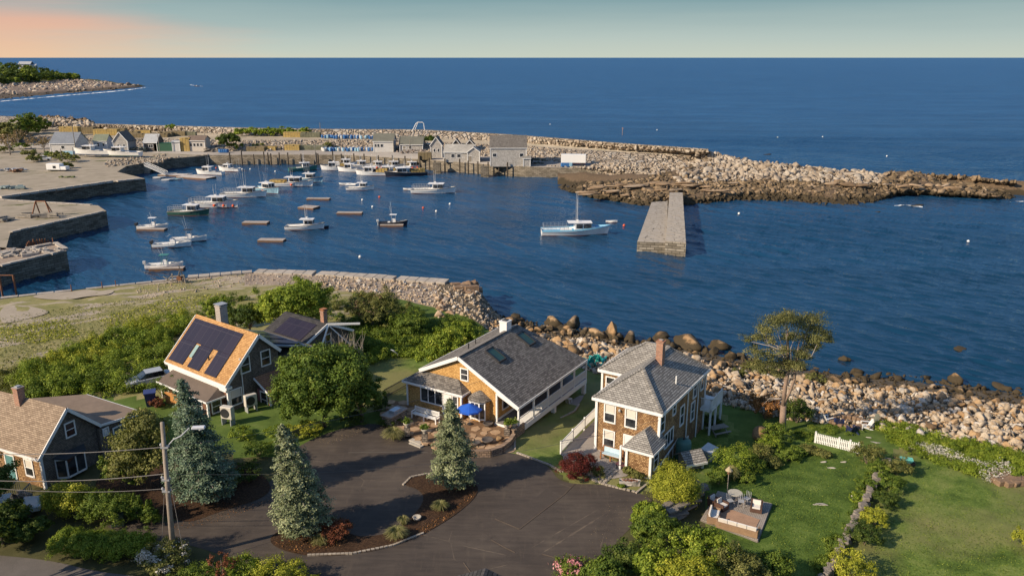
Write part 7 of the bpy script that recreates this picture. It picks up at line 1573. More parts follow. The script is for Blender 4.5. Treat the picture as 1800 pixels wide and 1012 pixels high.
# things on the yard and piers
am = M('rust_metal', (.22, .09, .04), .8, 5, .3)
p = P3(76, 380, 3.5); o = MB(); o.bar((-2, -1, 0), (-1.2, 0, 3.4), .22); o.bar((2.4, -1, 0), (1, 0, 3.4), .22); o.bar((-1.2, 0, 3.4), (1, 0, 3.4), .22); o.bar((-1.5, 1.5, 0), (-1.2, 0, 3.4), .2); o.bar((1.6, 1.4, 0), (1, 0, 3.4), .2); o = o.build('a_frame', am); o.location = p; tag(o, 'rusty A frame standing on the gravel topped pier', 'frame')
tm_ = thing('timber_pile', 'heap of grey mooring timbers under the rusty A frame', 'timber pile', tuple(P3(72, 382, 3.5)))
mb = MB()
for k in range(26): a = random.uniform(-4, 4); mb.rbox((a, random.uniform(-1, 1), random.uniform(.15, .9)), (random.uniform(1.5, 4.5), .35, .35), random.uniform(-.6, .6), random.uniform(-.1, .1))
mb.build('timbers', wood_grey, tm_)
def heapthing(name, label, cat, px, py, z, n_, sx, sy, mat, h=.8, l=(1, 3)):
    mb = MB()
    for k in range(n_): mb.rbox((random.uniform(-sx, sx), random.uniform(-sy, sy), random.uniform(.1, h)), (random.uniform(*l), random.uniform(.3, .9), random.uniform(.2, .6)), random.uniform(0, 3), random.uniform(-.2, .2))
    o = mb.build(name, mat); o.location = P3(px, py, z); return tag(o, label, cat)
heapthing('rope_heap', 'low heap of grey gear near the left edge of the gravel topped pier', 'gear heap', 6, 389, 3.5, 12, 1.5, 1, wood_grey); heapthing('gear_heap', 'scattered boat gear on the boat yard at the far left', 'gear heap', 14, 300, 3.5, 20, 5, 1.5, metal_grey); heapthing('gear_heap', 'dark debris right of the scattered boat gear', 'gear heap', 26, 302, 3.5, 10, 2, 1, wood_brown)
heapthing('gear_heap', 'grey green machinery at the yard edge on the far left', 'gear heap', 22, 332, 3.5, 14, 4, 1, M('grey_green', (.2, .26, .26), .7)); heapthing('stone_heap', 'pile of broken stone on the ruined pier', 'stone heap', 25, 447, 3.5, 30, 5, 2, cap_stone, .5)
heapthing('rubble_heap', 'loose white stones inside the ruined pier', 'stone heap', 70, 443, 3.5, 40, 3.5, 1.6, M('pale_stone', (.45, .4, .34), .9, 3, .3), .5, (.3, .9))
mb = MB()
for k in range(22): c = P3(48 + k * 2.2, 434 - k * .25, 3.2); mb.bar(c - Vector((0, 0, 3)), c + Vector((random.uniform(-.1, .1), 0, random.uniform(.5, 1.4))), .14)
tag(mb.build('pile_row', am), 'row of rusty iron piles along the back of the ruined pier', 'piles')
for (x, y, lab) in [(4, 515, 'left'), (28, 512, 'right')]:
    mb = MB().tube([(0, 0, -3), (0, 0, 2.6)], .14, 6); 
    if x == 28: mb.bar((-2.2, 0, 2.6), (0, 0, 2.6), .12)
    o = mb.build('iron_post', am); o.location = P3(x, y, 3.2) if x == 4 else P3(x, y, 3.2); tag(o, 'rusty iron post at the left edge of the near seawall, the ' + lab + ' one', 'post')
for x, y in [(126, 512), (180, 507), (204, 504)]:
    o = MB().tube([(0, 0, 0), (0, 0, 1.1)], .06, 6).build('mooring_post', am); o.location = P3(x, y, 3.1); tag(o, 'thin iron mooring post on the near seawall', 'post', 'iron posts on the near seawall')
wt = thing('timber_winch', 'weathered wooden frame and winch leaning by the near seawall', 'frame', tuple(P3(312, 497, 3.1)))
mb = MB(); mb.bar((-2.2, 0, 0), (-.8, 0, 1.2), .14); mb.bar((-2.2, 0, 1.1), (-.8, 0, .1), .14); mb.bar((-.8, 0, 0), (-.8, .2, 1.5), .16); mb.bar((-.8, 0, 1.0), (1.2, 0, 1.3), .18); mb.bar((0, -.3, 0), (.6, 0, 2.0), .18); mb.bar((1.2, .3, 0), (.5, 0, 2.9), .14); mb.bar((1.4, -.2, 0), (1.2, 0, 1.3), .16); mb.bar((-1, .5, .3), (1.6, .4, .3), .2); mb.build('timbers', wood_grey, wt)
MB().tube([(.4, -.3, .8), (.4, .4, .8)], .4, 10).build('drum', am, wt)
# vehicles
def car(label, loc, rz, paint, kind='car', L=4.5, name='parked_car'):
    t_ = thing(name, label, kind, tuple(loc), rz); bd = MB(); W_ = 1.8; pr = [(-L / 2, .35), (-L / 2, .85), (-L / 2 + .35, .95), (L / 2 - 1.2, .92), (L / 2 - .1, .78), (L / 2, .4)]
    bd.ext([(x, -W_ / 2, z) for x, z in pr], (0, W_, 0)); bd.build('body', paint, t_, bevel=.06)
    cb = MB(); x0, x1 = (-L / 2 + .5, L / 2 - 1.3); v = [(x0, -.8, .93), (x1, -.8, .93), (x1, .8, .93), (x0, .8, .93), (x0 + .45, -.66, 1.45), (x1 - .75, -.66, 1.45), (x1 - .75, .66, 1.45), (x0 + .45, .66, 1.45)]
    if kind == 'pickup': v = [(x + (1.1 if i % 4 in (0, 3) else 0), y, z) for i, (x, y, z) in enumerate(v)]
    cb.add(v, [(0, 1, 5, 4), (1, 2, 6, 5), (2, 3, 7, 6), (3, 0, 4, 7), (4, 5, 6, 7)]); g = cb.build('glass', glass, t_)
    MB().slab([(v[4][0] - .02, -.68, 1.49), (v[5][0] + .02, -.68, 1.49), (v[5][0] + .02, .68, 1.49), (v[4][0] - .02, .68, 1.49)], .05).build('roof', paint, t_)
    for x in (-L / 2 + .85, L / 2 - .85):
        for y in (-.92, .74): MB().tube([(x, y, .33), (x, y + .18, .33)], .33, 14).build('wheel', dark, t_)
    for y in (-.6, .6): MB().rbox((L / 2 - .03, y, .68), (.08, .34, .14)).build('headlight', whitetrim, t_)
    for y in (-.6, .6): MB().rbox((-L / 2 + .0, y, .75), (.08, .3, .16)).build('tail_light', boot, t_)
    return t_
car('silver car half hidden behind the round shrub by the solar roofed house', P3(262, 675, 5), R(215), M('silver_paint', (.38, .40, .42), .25, 1, .04), L=4.6)
car('pale blue car under the tree at the left edge', P3(18, 905, 5), R(20), M('pale_blue_paint', (.40, .50, .52), .25, 1, .04), L=4.4)
car('white pickup parked in the boat yard brush', P3(76, 282, 3.5), R(200), hull_white, 'pickup', 5.2, 'pickup_truck')
cp = thing('camper', 'small white camper body parked at the edge of the boat yard', 'camper', tuple(P3(82, 301, 3.5)), R(-4)); MB().box(0, 4.5, 0, 2.2, .4, 2.3).box(4.3, 6.4, .1, 2.1, .4, 1.5).build('body', hull_white, cp, bevel=.08); MB().box(2.2, 3.2, -.03, .0, .9, 1.7).build('window', glass, cp); MB().box(.3, 6.0, .2, 2.0, .15, .39).build('chassis', dark, cp)
for (x, y, w_, lf, lab) in [(52, 276, 3.2, 'olive', 'scrubby bush in the boat yard by the low bare tree'), (92, 276, 2.6, 'mid', 'green scrub between the pickup and the camper'), (118, 296, 2.4, 'olive', 'brush clump right of the white camper'), (8, 268, 4, 'olive', 'brush clump at the left edge of the boat yard'), (150, 250, 3.5, 'deep', 'dark shrub between the leftmost sheds'), (240, 256, 3.4, 'deep', 'dark shrub behind the gable fronted cottage shed'), (36, 262, 3.5, 'mid', 'green bush under the bare pale tree')]:
    bush(lab, x, y, w_, w_ * .8, lf, 500, .4, loc=P3(x, y, 3.5))
heapthing('gear_heap', 'jumble of fishing gear beside the gable fronted cottage shed', 'gear heap', 238, 267, 3.5, 22, 4, 1.5, M('gear_mix', (.12, .14, .12), .8, 2, .4), 1.8); heapthing('gear_heap', 'stacked gear between the cream shed and the dark evergreen', 'gear heap', 376, 267, 3.5, 18, 3, 1.2, wood_grey, 1.6)
heapthing('gear_heap', 'cluttered gear in front of the moss roofed shed', 'gear heap', 722, 270, 3.5, 26, 5, 1.0, M('gear_mix2', (.25, .2, .17), .8, 2, .4), 1.3, (.5, 1.6)); heapthing('gear_heap', 'crates and gear by the right side of the largest shed', 'gear heap', 944, 288, 3.5, 22, 2.5, 1.5, _mc['gear_mix'], 2.0, (.8, 1.8)); heapthing('gear_heap', 'orange net pile on the breakwater terrace', 'net pile', 515, 240, 6.5, 12, 2, 1, orange, 1.0, (.8, 1.6))
heapthing('stone_heap', 'low weedy stone heap in the middle of the boat yard', 'stone heap', 118, 312, 3.45, 10, 2.2, .6, M('weed_heap', (.16, .18, .07), .9, 2, .3), .25, (.6, 1.6))
# far house on the headland
fh = thing('headland_house', 'pale house with a light roof among the headland trees', 'house', tuple(P3(44, 121, 20)), R(5)); s = 1.0
MB().box(-9, 9, 0, 12, -4, 7.5).box(8.9, 16, 2, 11, -4, 5).build('wall', M('far_wall', (.55, .52, .48), .8), fh); MB().slab([(-10, -1, 7.3), (10, -1, 7.3), (10, 6, 11.5), (-10, 6, 11.5)], .3).slab([(-10, 6, 11.5), (10, 6, 11.5), (10, 13, 7.3), (-10, 13, 7.3)], .3).slab([(9.9, 1, 5), (17, 1, 5), (17, 6.5, 7.5), (9.9, 6.5, 7.5)], .3).build('roof', metal_rf, fh)

# ============================================================ details around the houses
# utility pole with lamp and wires
up = thing('utility_pole', 'leaning wooden utility pole with a street lamp arm in the foreground', 'pole', (-23.1, 47.1, 5)); topv = P3(285, 742, 5 + 10.2); 
def cam_at(px, py, dist_y):
    u = (px - 900) / F; v = (506 - py) / F; t = dist_y / (cP + v * sP); return Vector((u * t, dist_y, CZ + (-sP + v * cP) * t))
tp = cam_at(285, 742, 47.1) - up.location
MB().tube([(0, 0, -.5), (tp * .5)[:], tp[:]], [.20, .165, .13], 10).build('pole', M('pole_wood', (.30, .25, .20), .9, 9, .3, .5), up, True)
tip = cam_at(349, 751, 47.6) - up.location; a0 = cam_at(293, 785, 47.1) - up.location; am1 = cam_at(318, 766, 47.3) - up.location
arm = MB().tube([a0, a0.lerp(am1, .5) + Vector((0, 0, .15)), am1, tip - Vector((.6, 0, .02))], .045, 6).build('lamp_arm', metal_grey, up)
mb = MB().rbox(tip, (.85, .32, .2), .1); mb.build('lamp_head', M('lamp_grey', (.55, .56, .58), .4), up, bevel=.05); MB().lathe([(.0, -.22), (.12, -.16), (.15, -.05)], (tip.x + .1, tip.y, tip.z), 10).build('lamp_lens', M('lamp_lens', (.6, .6, .55), .2), up)
mb = MB()
for py_, px_ in ((785, 290), (842, 292), (862, 293)): c = cam_at(px_, py_, 47.1) - up.location; mb.rbox(c, (.5, .3, .12)); mb.lathe([(.05, 0), (.09, .1), (.05, .2)], (c.x - .25, c.y, c.z + .05), 8)
for k in range(5): c = tp * (.42 + .1 * k); mb.bar(c - Vector((.21, 0, 0)), c + Vector((.21, 0, 0)), .03)
mb.build('pole_fittings', metal_grey, up)
def wire(label, p, q_, sag, r=.018, mat=None):
    pts = []
    for k in range(15): t = k / 14; c = Vector(p).lerp(Vector(q_), t); c.z -= sag * 4 * t * (1 - t); pts.append(c)
    o = MB().tube(pts, r, 5).build('overhead_wire', mat or M('wire', (.24, .22, .20), .6)); return tag(o, label, 'wire')
c1 = cam_at(290, 785, 47.1); wire('topmost thick wire running left from the pole', c1, cam_at(-120, 795, 46.5), .3, .024); c2 = cam_at(292, 832, 47.1); wire('middle wire running left from the pole', c2, cam_at(-150, 835, 46.5), .5, .025)
c3 = cam_at(293, 858, 47.1); wire('lowest wire running left from the pole', c3, cam_at(-120, 845, 46.5), .5, .018)
wire('thin service wire from the pole to the yellow house', c1, P3(871, 660, 9.4), .8, .014, M('wire_dark', (.08, .08, .08), .6)); wire('thin service wire from the pole to the hip roofed house', c2, cam_at(1163, 736, 60.2), 1.6, .012, _mc['wire_dark'])
wire('guy wire left of the pole foot', cam_at(289, 862, 47.1), P3(283, 985, 5), 0, .014); wire('guy wire right of the pole foot', cam_at(300, 850, 47.1), P3(328, 1000, 5), 0, .016)
wire('pale service cable reaching the terrace railing', cam_at(985, 775, 61.2), P3(1050, 765, 6.0), .0, .03, M('pale_cable', (.5, .4, .36), .7))
# white railing of the terrace
rl = thing('terrace_railing', 'white railing along the walk of the hip roofed house', 'railing', (6.92, 63.13, 5), RA); mb = MB(); ml = MB(); pts = [(-1.9, 1.95), (.7, 2.2), (3.4, 2.4), (6.2, 2.6)]
for x, y in pts: mb.box(x - .07, x + .07, y - .07, y + .07, -.6, 1.15)
mb.build('post', white, rl); mb = MB()
for (a, b_) in zip(pts[:-1], pts[1:]):
    mb.bar((*a, 1.0), (*b_, 1.0), .07); mb.bar((*a, .12), (*b_, .12), .07)
    for k in range(22): t = (k + .5) / 22; x = a[0] + (b_[0] - a[0]) * t; y = a[1] + (b_[1] - a[1]) * t; mb.box(x - .022, x + .022, y - .02, y + .02, .1, 1.0)
mb.build('pickets', white, rl)
# picket fence by the garden
pf = thing('picket_fence', 'white picket fence in the seaside garden', 'fence', tuple(G(1432, 778))); a = Vector((0, 0, 0)); b_ = G(1508, 797) - pf.location; mb = MB(); n_ = 24; d = b_.normalized(); sdv = Vector((-d.y, d.x, 0)) * .03
for k in range(n_): c = a.lerp(b_, (k + .5) / n_); mb.slab([c + d * .045 - sdv + Vector((0, 0, 1.0)), c + d * .045 + sdv + Vector((0, 0, 1.0)), c - d * .045 + sdv + Vector((0, 0, 1.0)), c - d * .045 - sdv + Vector((0, 0, 1.0))], .95)
mb.build('pickets', white, pf); mb = MB()
for h_ in (.3, .75): mb.bar(a + Vector((0, 0, h_)) + sdv * 1.6, b_ + Vector((0, 0, h_)) + sdv * 1.6, .05, .09)
mb.build('rail', white, pf)
for t in (0, .55, .8, 1): c = a.lerp(b_, t); MB().rbox(c + Vector((0, 0, .5)) + sdv * 2, (.12, .12, 1.25)).build('post', white, pf)
# black iron fence by the maple and by the stone counter
for (a_, c_, lab) in [((497, 782), (572, 752), 'low black iron fence under the maple'), ((676, 700), (715, 678), 'dark iron fence left of the yellow house')]:
    p0 = G(*a_); p1 = G(*c_); fo = thing('iron_fence', lab, 'fence', tuple(p0)); v = p1 - p0; mb = MB()
    for k in range(34): c = v * (k / 33); mb.bar(c, c + Vector((0, 0, 1.0)), .035)
    mb.build('bars', dark, fo); MB().bar(Vector((0, 0, .9)), v + Vector((0, 0, .9)), .05).bar(Vector((0, 0, .15)), v + Vector((0, 0, .15)), .05).build('rail', dark, fo)
# adirondack chairs
def adirondack(label, loc, rz, mat):
    t_ = thing('garden_chair', label, 'chair', tuple(loc), rz, None); mb = MB()
    for k in range(5): mb.bar((-.24 + k * .12, .25, .32), (-.24 + k * .12, -.25, .22), .105, .025)
    mb.build('seat', mat, t_); mb = MB()
    for k in range(5): h_ = .95 - abs(k - 2) * .05; mb.bar((-.24 + k * .12, -.25, .2), (-.27 + k * .135, -.25 - .35, h_), .105, .025)
    mb.build('backrest', mat, t_)
    for s in (-1, 1): MB().bar((s * .34, .3, .55), (s * .36, -.45, .52), .13, .03).build('armrest', mat, t_)
    for s in (-1, 1): MB().bar((s * .3, .28, 0), (s * .3, .28, .55), .07).build('leg', mat, t_); MB().bar((s * .28, .28, .28), (s * .28, -.6, .04), .05, .1).build('leg', mat, t_)
    return t_
navy = M('navy_paint', (.02, .03, .09), .5); aqua = M('aqua_paint', (.02, .36, .34), .5)
for (x, y, rz, m_, lab) in [(1454, 742, -1.2, white, 'white wooden garden chair left of the fire ring'), (1474, 748, -.4, navy, 'navy garden chair between the white chair and the fire ring'), (1497, 760, .2, navy, 'navy garden chair seen from behind before the fire ring'), (1520, 753, 1.4, white, 'white wooden garden chair right of the fire ring'), (1532, 746, 1.8, M('olive_paint', (.12, .13, .1), .6), 'dull olive garden chair beyond the right hand white one')]:
    t_ = adirondack(lab, G(x, y), rz, m_); t_.scale = (1.12, 1.12, 1.12)
for (x, y, rz, lab) in [(1035, 640, .6, 'turquoise garden chair at the end of the long grey roof'), (1056, 638, -.6, 'turquoise garden chair by the rocks between the houses')]: t_ = adirondack(lab, P3(x, y, 3.9), rz, aqua); t_.scale = (1.5, 1.5, 1.5)
mb = MB(); c = G(1490, 745)
for k in range(16): a = k * 2 * math.pi / 16; mb.rbox((1.5 * math.cos(a), 1.2 * math.sin(a), .2), (.6, .45, .5), a + random.uniform(-.3, .3), .1)
o = mb.build('fire_ring', rockmat('orange_rock', None), bevel=.06); o.location = c; tag(o, 'ring of rough stones around the garden fire pit', 'fire pit')
# dry stone wall of the right garden
mb = MB(); wl_ = [(1560, 815), (1548, 832), (1538, 855), (1524, 880), (1512, 905), (1498, 930), (1486, 955), (1470, 985), (1455, 1015), (1440, 1040)]
for a, c in zip(wl_[:-1], wl_[1:]):
    p, q_ = G(*a), G(*c); L_ = (q_ - p).length; n_ = int(L_ / .34)
    for k in range(n_):
        for h_ in (0, .35): cc = p.lerp(q_, (k + random.random()) / n_); mb.rbox((cc.x + random.uniform(-.12, .12), cc.y + random.uniform(-.1, .1), cc.z + .18 + h_), (random.uniform(.4, .75), random.uniform(.3, .5), random.uniform(.2, .34)), random.uniform(0, 3), random.uniform(-.15, .15))
tag(mb.build('dry_stone_wall', rockmat('wall_rock', [(.2, .17, .14), (.36, .32, .27), (.46, .42, .36), (.40, .36, .31)]), bevel=.05), 'grey dry stone wall winding between the two lawns', 'stone wall')
mb = MB()
for k in range(60):
    t = random.random(); x = 1165 + 68 * t + random.uniform(-8, 8); y = 925 - 55 * t + random.uniform(-8, 8); cc = G(x, y); mb.rbox((cc.x, cc.y, cc.z + random.uniform(.2, 1.2)), (random.uniform(.8, 1.5), random.uniform(.4, .7), .2), R(30) + random.uniform(-.4, .4), random.uniform(-.2, .2))
tag(mb.build('stone_retaining', rockmat('wall_rock', None), bevel=.04), 'layered stone retaining wall beside the round yellow green bush', 'stone wall')
mb = MB(); 
for k in range(24): cc = G(random.uniform(1745, 1800), random.uniform(832, 855)); mb.rbox((cc.x, cc.y, cc.z + .2), (random.uniform(.5, 1.3), .6, .5), random.uniform(0, 3), random.uniform(-.2, .2))
tag(mb.build('stone_bank', rockmat('orange_rock', None), bevel=.06), 'pinkish stone bank at the right end of the flower border', 'stone wall')
# flat stones on the lawns
stone_m = M('flat_stone', (.42, .38, .32), .9, 3, .2, .3)
for (x, y, sx, sy, lab) in [(1442, 886, .95, .35, 'pale flat rock in the middle of the fenced lawn'), (1462, 822, .75, .22, 'long flat stone step in the fenced lawn'), (1447, 812, .4, .25, 'small flat stone beyond the long step'), (1482, 812, .4, .2, 'small stone at the right of the long step'), (1540, 778, .8, .3, 'slab stone behind the picket fence'), (1528, 769, .35, .2, 'little stone behind the picket fence'), (1600, 785, .7, .5, 'rounded stone at the start of the flower border'), (1625, 758, .7, .5, 'grey stone in the shore weeds'), (1503, 874, .5, .9, 'upright brown stone beside the dry stone wall'), (1770, 825, 1.0, 1.2, 'big split grey rock at the end of the flower border')]:
    o = link('flat_stone', BM[int(sx * 10) % 10].copy(), None); o.data.materials.clear(); o.data.materials.append(stone_m); o.location = G(x, y); o.scale = (sx, sy * 1.4, .22 if 'flat' in lab or 'slab' in lab else sy); o.rotation_euler = (0, 0, -.2); tag(o, lab, 'stone')
# stone ring on bed and bowl
o = MB().lathe([(.25, 0), (.34, .22), (.30, .24), (.2, .1)], (0, 0, 0), 12).build('stone_bowl', stone_m, None, True); o.location = P3(733, 912, 5.08); tag(o, 'small pale bowl lying on the mulch island', 'bowl')
# umbrella, bench, tables on the patio
um = thing('patio_umbrella', 'bright blue umbrella on the flagstone patio', 'umbrella', tuple(P3(826, 745, 5.22))); MB().tube([(0, 0, 0), (0, 0, 2.6)], .03, 8).build('pole', metal_grey, um)
mb = MB(); n_ = 8
for k in range(n_): a, c = 2 * math.pi * k / n_, 2 * math.pi * (k + 1) / n_; mb.add([(0, 0, 2.65), (1.55 * math.cos(a), 1.55 * math.sin(a), 1.95), (1.55 * math.cos((a + c) / 2) * .93, 1.55 * math.sin((a + c) / 2) * .93, 1.98), (1.55 * math.cos(c), 1.55 * math.sin(c), 1.95)], [(0, 1, 2), (0, 2, 3)]); mb.add([(1.55 * math.cos(a), 1.55 * math.sin(a), 1.95), (1.55 * math.cos(c), 1.55 * math.sin(c), 1.95), (1.56 * math.cos(c), 1.56 * math.sin(c), 1.78), (1.56 * math.cos(a), 1.56 * math.sin(a), 1.78)], [(0, 1, 2, 3)])
um.scale = (.75, .75, .8); mb.build('canopy', M('umbrella_blue', (.01, .10, .52), .7, 1, .1), um); MB().lathe([(.35, 0), (.35, .08), (.06, .2)], (0, 0, 0), 12).build('base', dark, um)
def bench(label, loc, rz, Lb, mat):
    t_ = thing('bench', label, 'bench', tuple(loc), rz); mb = MB()
    for k in range(4): mb.box(-Lb / 2, Lb / 2, -.3 + k * .14, -.19 + k * .14, .45, .49)
    mb.build('seat', mat, t_); mb = MB(); mb.box(-Lb / 2, Lb / 2, .28, .33, .95, 1.03); mb.box(-Lb / 2, Lb / 2, .28, .33, .55, .62)
    for k in range(int(Lb / .12)): x = -Lb / 2 + (k + .5) * .12; mb.box(x - .035, x + .035, .29, .32, .6, .96)
    mb.build('backrest', mat, t_)
    for x in (-Lb / 2 + .05, 0, Lb / 2 - .05):
        MB().box(x - .05, x + .05, -.32, -.22, 0, .68 if x else .46).build('leg', mat, t_); MB().box(x - .05, x + .05, .25, .34, 0, 1.05).build('leg', mat, t_)
    for x in (-Lb / 2 + .05, Lb / 2 - .05): MB().box(x - .05, x + .05, -.34, .3, .66, .71).build('armrest', mat, t_)
    return t_
pb = P3(748, 738, 5.22); bench('long white slatted bench in front of the yellow house', pb, YA - math.pi / 2, 2.9, white)
pb2 = P3(1075, 808, 5.05); tb = bench('wooden bench with pale blue cushions against the hip roofed house', pb2, RA - math.pi / 2, 1.9, M('teak', (.32, .14, .05), .6)); MB().box(-.8, .8, -.28, .2, .5, .6).build('cushion', M('cushion_pale_blue', (.45, .58, .64), .9, 5, .15), tb); MB().rbox((0, .24, .8), (1.6, .12, .4), 0, -.2).build('cushion', _mc['cushion_pale_blue'], tb)
for (x, y, lab) in [(1105, 812, 'wooden armchair with dark cushion beside the pale blue bench')]:
    t_ = thing('armchair', lab, 'chair', tuple(P3(x, y, 5.05)), RA - 1.2); MB().box(-.35, .35, -.35, .3, .35, .45).build('seat', _mc['teak'], t_); MB().box(-.35, .35, .26, .32, .4, 1.0).build('backrest', _mc['teak'], t_)
    for s in (-.33, .33):
        for yy in (-.3, .28): MB().box(s - .03, s + .03, yy - .03, yy + .03, 0, .62).build('leg', _mc['teak'], t_)
ft = thing('coffee_table', 'low dark table beside the porch of the hip roofed house', 'table', tuple(P3(1096, 823, 5.05)), RA); MB().box(-.3, .3, -.6, .6, .35, .42).build('tabletop', _mc['plum_door'], ft)
for x in (-.25, .25):
    for y in (-.5, .5): MB().box(x - .03, x + .03, y - .03, y + .03, 0, .35).build('leg', dark, ft)
# stone counter with grill, planters, urns, big stone, drums
sc_ = thing('stone_counter', 'stone outdoor counter with built in grill left of the patio', 'counter', tuple(P3(692, 742, 5.1)), YA); MB().box(-1.0, 1.3, -.55, .55, 0, .95).build('base', fieldstone, sc_); MB().box(-1.1, 1.4, -.62, .62, .95, 1.05).build('worktop', M('granite_top', (.32, .28, .24), .5, 4, .2), sc_); MB().box(-.2, .8, -.3, .35, 1.05, 1.25).build('grill_lid', M('steel', (.5, .52, .55), .3, 2, .05, metal=.6), sc_)
def urn(label, px, py, h=.9):
    t_ = thing('planter_urn', label, 'planter', tuple(P3(px, py, 5.2))); MB().box(-.25, .25, -.25, .25, 0, h * .9).build('pedestal', fieldstone, t_); MB().lathe([(.14, 0), (.10, .08), (.26, .28), (.34, .42), (.30, .45)], (0, 0, h * .9), 12).build('bowl', stone_m, t_, True)
    C = np.array([[rng.normal(0, .16), rng.normal(0, .16), h * .9 + .5 + abs(rng.normal(0, .16))] for _ in range(160)]); v, f = leafcloud(C, .12, .3, None); link('plant', npmesh('plant', v, f, rng.uniform(0, 1, 160)), leafs['mid'], t_)
urn('planter urn on a stone post, left side of the patio steps', 716, 765); urn('planter urn on a stone post, right side of the patio steps', 747, 776); urn('pair of urns planter at the porch corner, left one', 891, 764, .7); urn('pair of urns planter at the porch corner, right one', 903, 762, .7)
for (x, y, r_, lab) in [(857, 777, .55, 'round dark fire bowl inside the curved wall'), (838, 782, .38, 'small round dark planter beside the fire bowl'), (858, 748, .5, 'round low table near the bay window')]:
    o = MB().lathe([(r_ * .6, 0), (r_, .3), (r_ * .95, .34), (r_ * .8, .25)], (0, 0, 0), 16).build('fire_bowl', M('iron_bowl', (.10, .085, .075), .7), None, True); o.location = P3(x, y, 5.22); tag(o, lab, 'bowl')
o = link('boulder', BM[5], None); o.location = P3(880, 769, 5.6); o.scale = (.7, .5, .6); tag(o, 'pale ledge stone resting on the curved patio wall', 'boulder')
st3 = MB(); 
for k in range(2): st3.bar(P3(722, 772 + k * 5, 5.05 + .07 * (1 - k)) , P3(742, 780 + k * 5, 5.05 + .07 * (1 - k)), .5, .14)
tag(st3.build('patio_steps', stone_m), 'two pale stone steps between the urns', 'steps')
# white plastic chairs and table under the raised porch
for (x, y, lab) in [(1000, 707, 'white plastic chair under the raised porch')]:
    t_ = thing('plastic_chair', lab, 'chair', tuple(P3(x, y, 4.02)), 1.0); MB().box(-.25, .25, -.25, .25, .42, .46).build('seat', white, t_); MB().box(-.25, .25, .22, .27, .46, .95).build('backrest', white, t_)
    for a in (-.22, .22):
        for c in (-.22, .22): MB().box(a - .025, a + .025, c - .025, c + .025, 0, .42).build('leg', white, t_)
# heat pumps
def heatpump(label, loc, rz):
    t_ = thing('heat_pump', label, 'heat pump', tuple(loc), rz); MB().box(-.45, .45, -.2, .2, .45, 1.35).build('casing', M('casing_beige', (.56, .52, .45), .5, 2, .05), t_, bevel=.03); mb = MB().lathe([(.34, 0), (.34, .03), (.28, .03), (.1, .02)], (0, 0, 0), 20); o = mb.build('fan_grille', dark, t_); o.rotation_euler = (R(90), 0, 0); o.location = (-.08, -.2, .9); mb = MB()
    for x in (-.35, .35): mb.box(x - .03, x + .03, -.25, .25, 0, .45)
    mb.build('stand', metal_grey, t_); return t_
heatpump('beige heat pump on a stand nearest the front porch of the solar roofed house', P3(402, 745, 5), MA + R(20)).scale = (1.35,) * 3
heatpump('beige heat pump beside the red side porch', P3(442, 722, 5), MA + R(80)).scale = (1.3,) * 3
# bins, tank, sheds in the side garden, posts
o = thing('wheelie_bin', 'navy blue wheeled bin beside the round shrub', 'bin', tuple(P3(266, 712, 5)), .4); MB().add([(-.28, -.3, 0), (.28, -.3, 0), (.28, .3, 0), (-.28, .3, 0), (-.36, -.4, 1.0), (.36, -.4, 1.0), (.36, .4, 1.0), (-.36, .4, 1.0)], [(0, 3, 2, 1), (4, 5, 6, 7), (0, 1, 5, 4), (1, 2, 6, 5), (2, 3, 7, 6), (3, 0, 4, 7)]).build('body', M('bin_navy', (.03, .04, .12), .5), o); MB().box(-.4, .4, -.44, .42, 1.0, 1.08).build('lid', M('bin_lid', (.04, .05, .16), .4), o); o.scale = (1.4,) * 3
o = MB().bar((0, 0, .6), (2.2, -1.0, .6), .06, 1.3).build('board_fence', M('orange_board', (.48, .22, .06), .8, 5, .2)); o.location = P3(292, 708, 5); tag(o, 'short orange wooden fence panel beside the small spruce side', 'fence')
o = thing('rain_tank', 'green cylindrical tank against the dark side of the hip roofed house', 'tank', tuple(P3(1200, 808, 4.2))); MB().lathe([(.62, 0), (.66, .1), (.66, 1.7), (.58, 1.9), (.2, 2.0)], (0, 0, 0), 20).build('tank', M('tank_green', (.07, .17, .14), .5, 3, .1), o, True); MB().lathe([(.12, 0), (.12, .12)], (0, 0, 2.0), 10).build('cap', dark, o)
shed('tiny grey roofed tool shed right of the round bush', 1208, 1236, 830, 1.5, 1.0, 1.5, 20, wood_grey, rf_light, 4.3, name='tool_shed', cat='tool shed')
o = thing('storage_locker', 'small grey white plastic locker behind the tool shed', 'locker', tuple(P3(1246, 806, 4.2)), .9); MB().box(-.7, .7, -.45, .45, 0, .9).build('body', M('locker_grey', (.35, .37, .38), .6), o, bevel=.03); MB().slab([(-.75, -.5, .95), (.75, -.5, .95), (.75, .5, 1.15), (-.75, .5, 1.15)], .1).build('lid', M('locker_lid', (.55, .57, .58), .5), o)
o = thing('utility_cabinet', 'green transformer cabinet in the shade left of the pole', 'cabinet', tuple(P3(209, 921, 5)), .3); MB().box(-.45, .45, -.4, .4, 0, .95).build('body', M('cabinet_green', (.06, .09, .07), .6), o, bevel=.04); MB().box(-.5, .5, -.45, .45, .95, 1.05).build('lid', _mc['cabinet_green'], o)
bp = thing('boat_planter', 'old white rowing boat used as a flower planter in front of the porch', 'planter', tuple(P3(1107, 851, 5.1)), R(-8)); mb, dk, _h = hullmesh(1.7, .6, .34, .4); mb.build('hull', M('planter_hull', (.55, .5, .46), .7), bp); dk.build('soil', mulch, bp)
C = np.array([[rng.uniform(-.6, .6), rng.normal(0, .12), .35 + abs(rng.normal(0, .08))] for _ in range(160)]); v, f = leafcloud(C, .05, .3, None); link('plants', npmesh('plants', v, f, rng.uniform(0, 1, 160)), leafs['barberry'], bp)
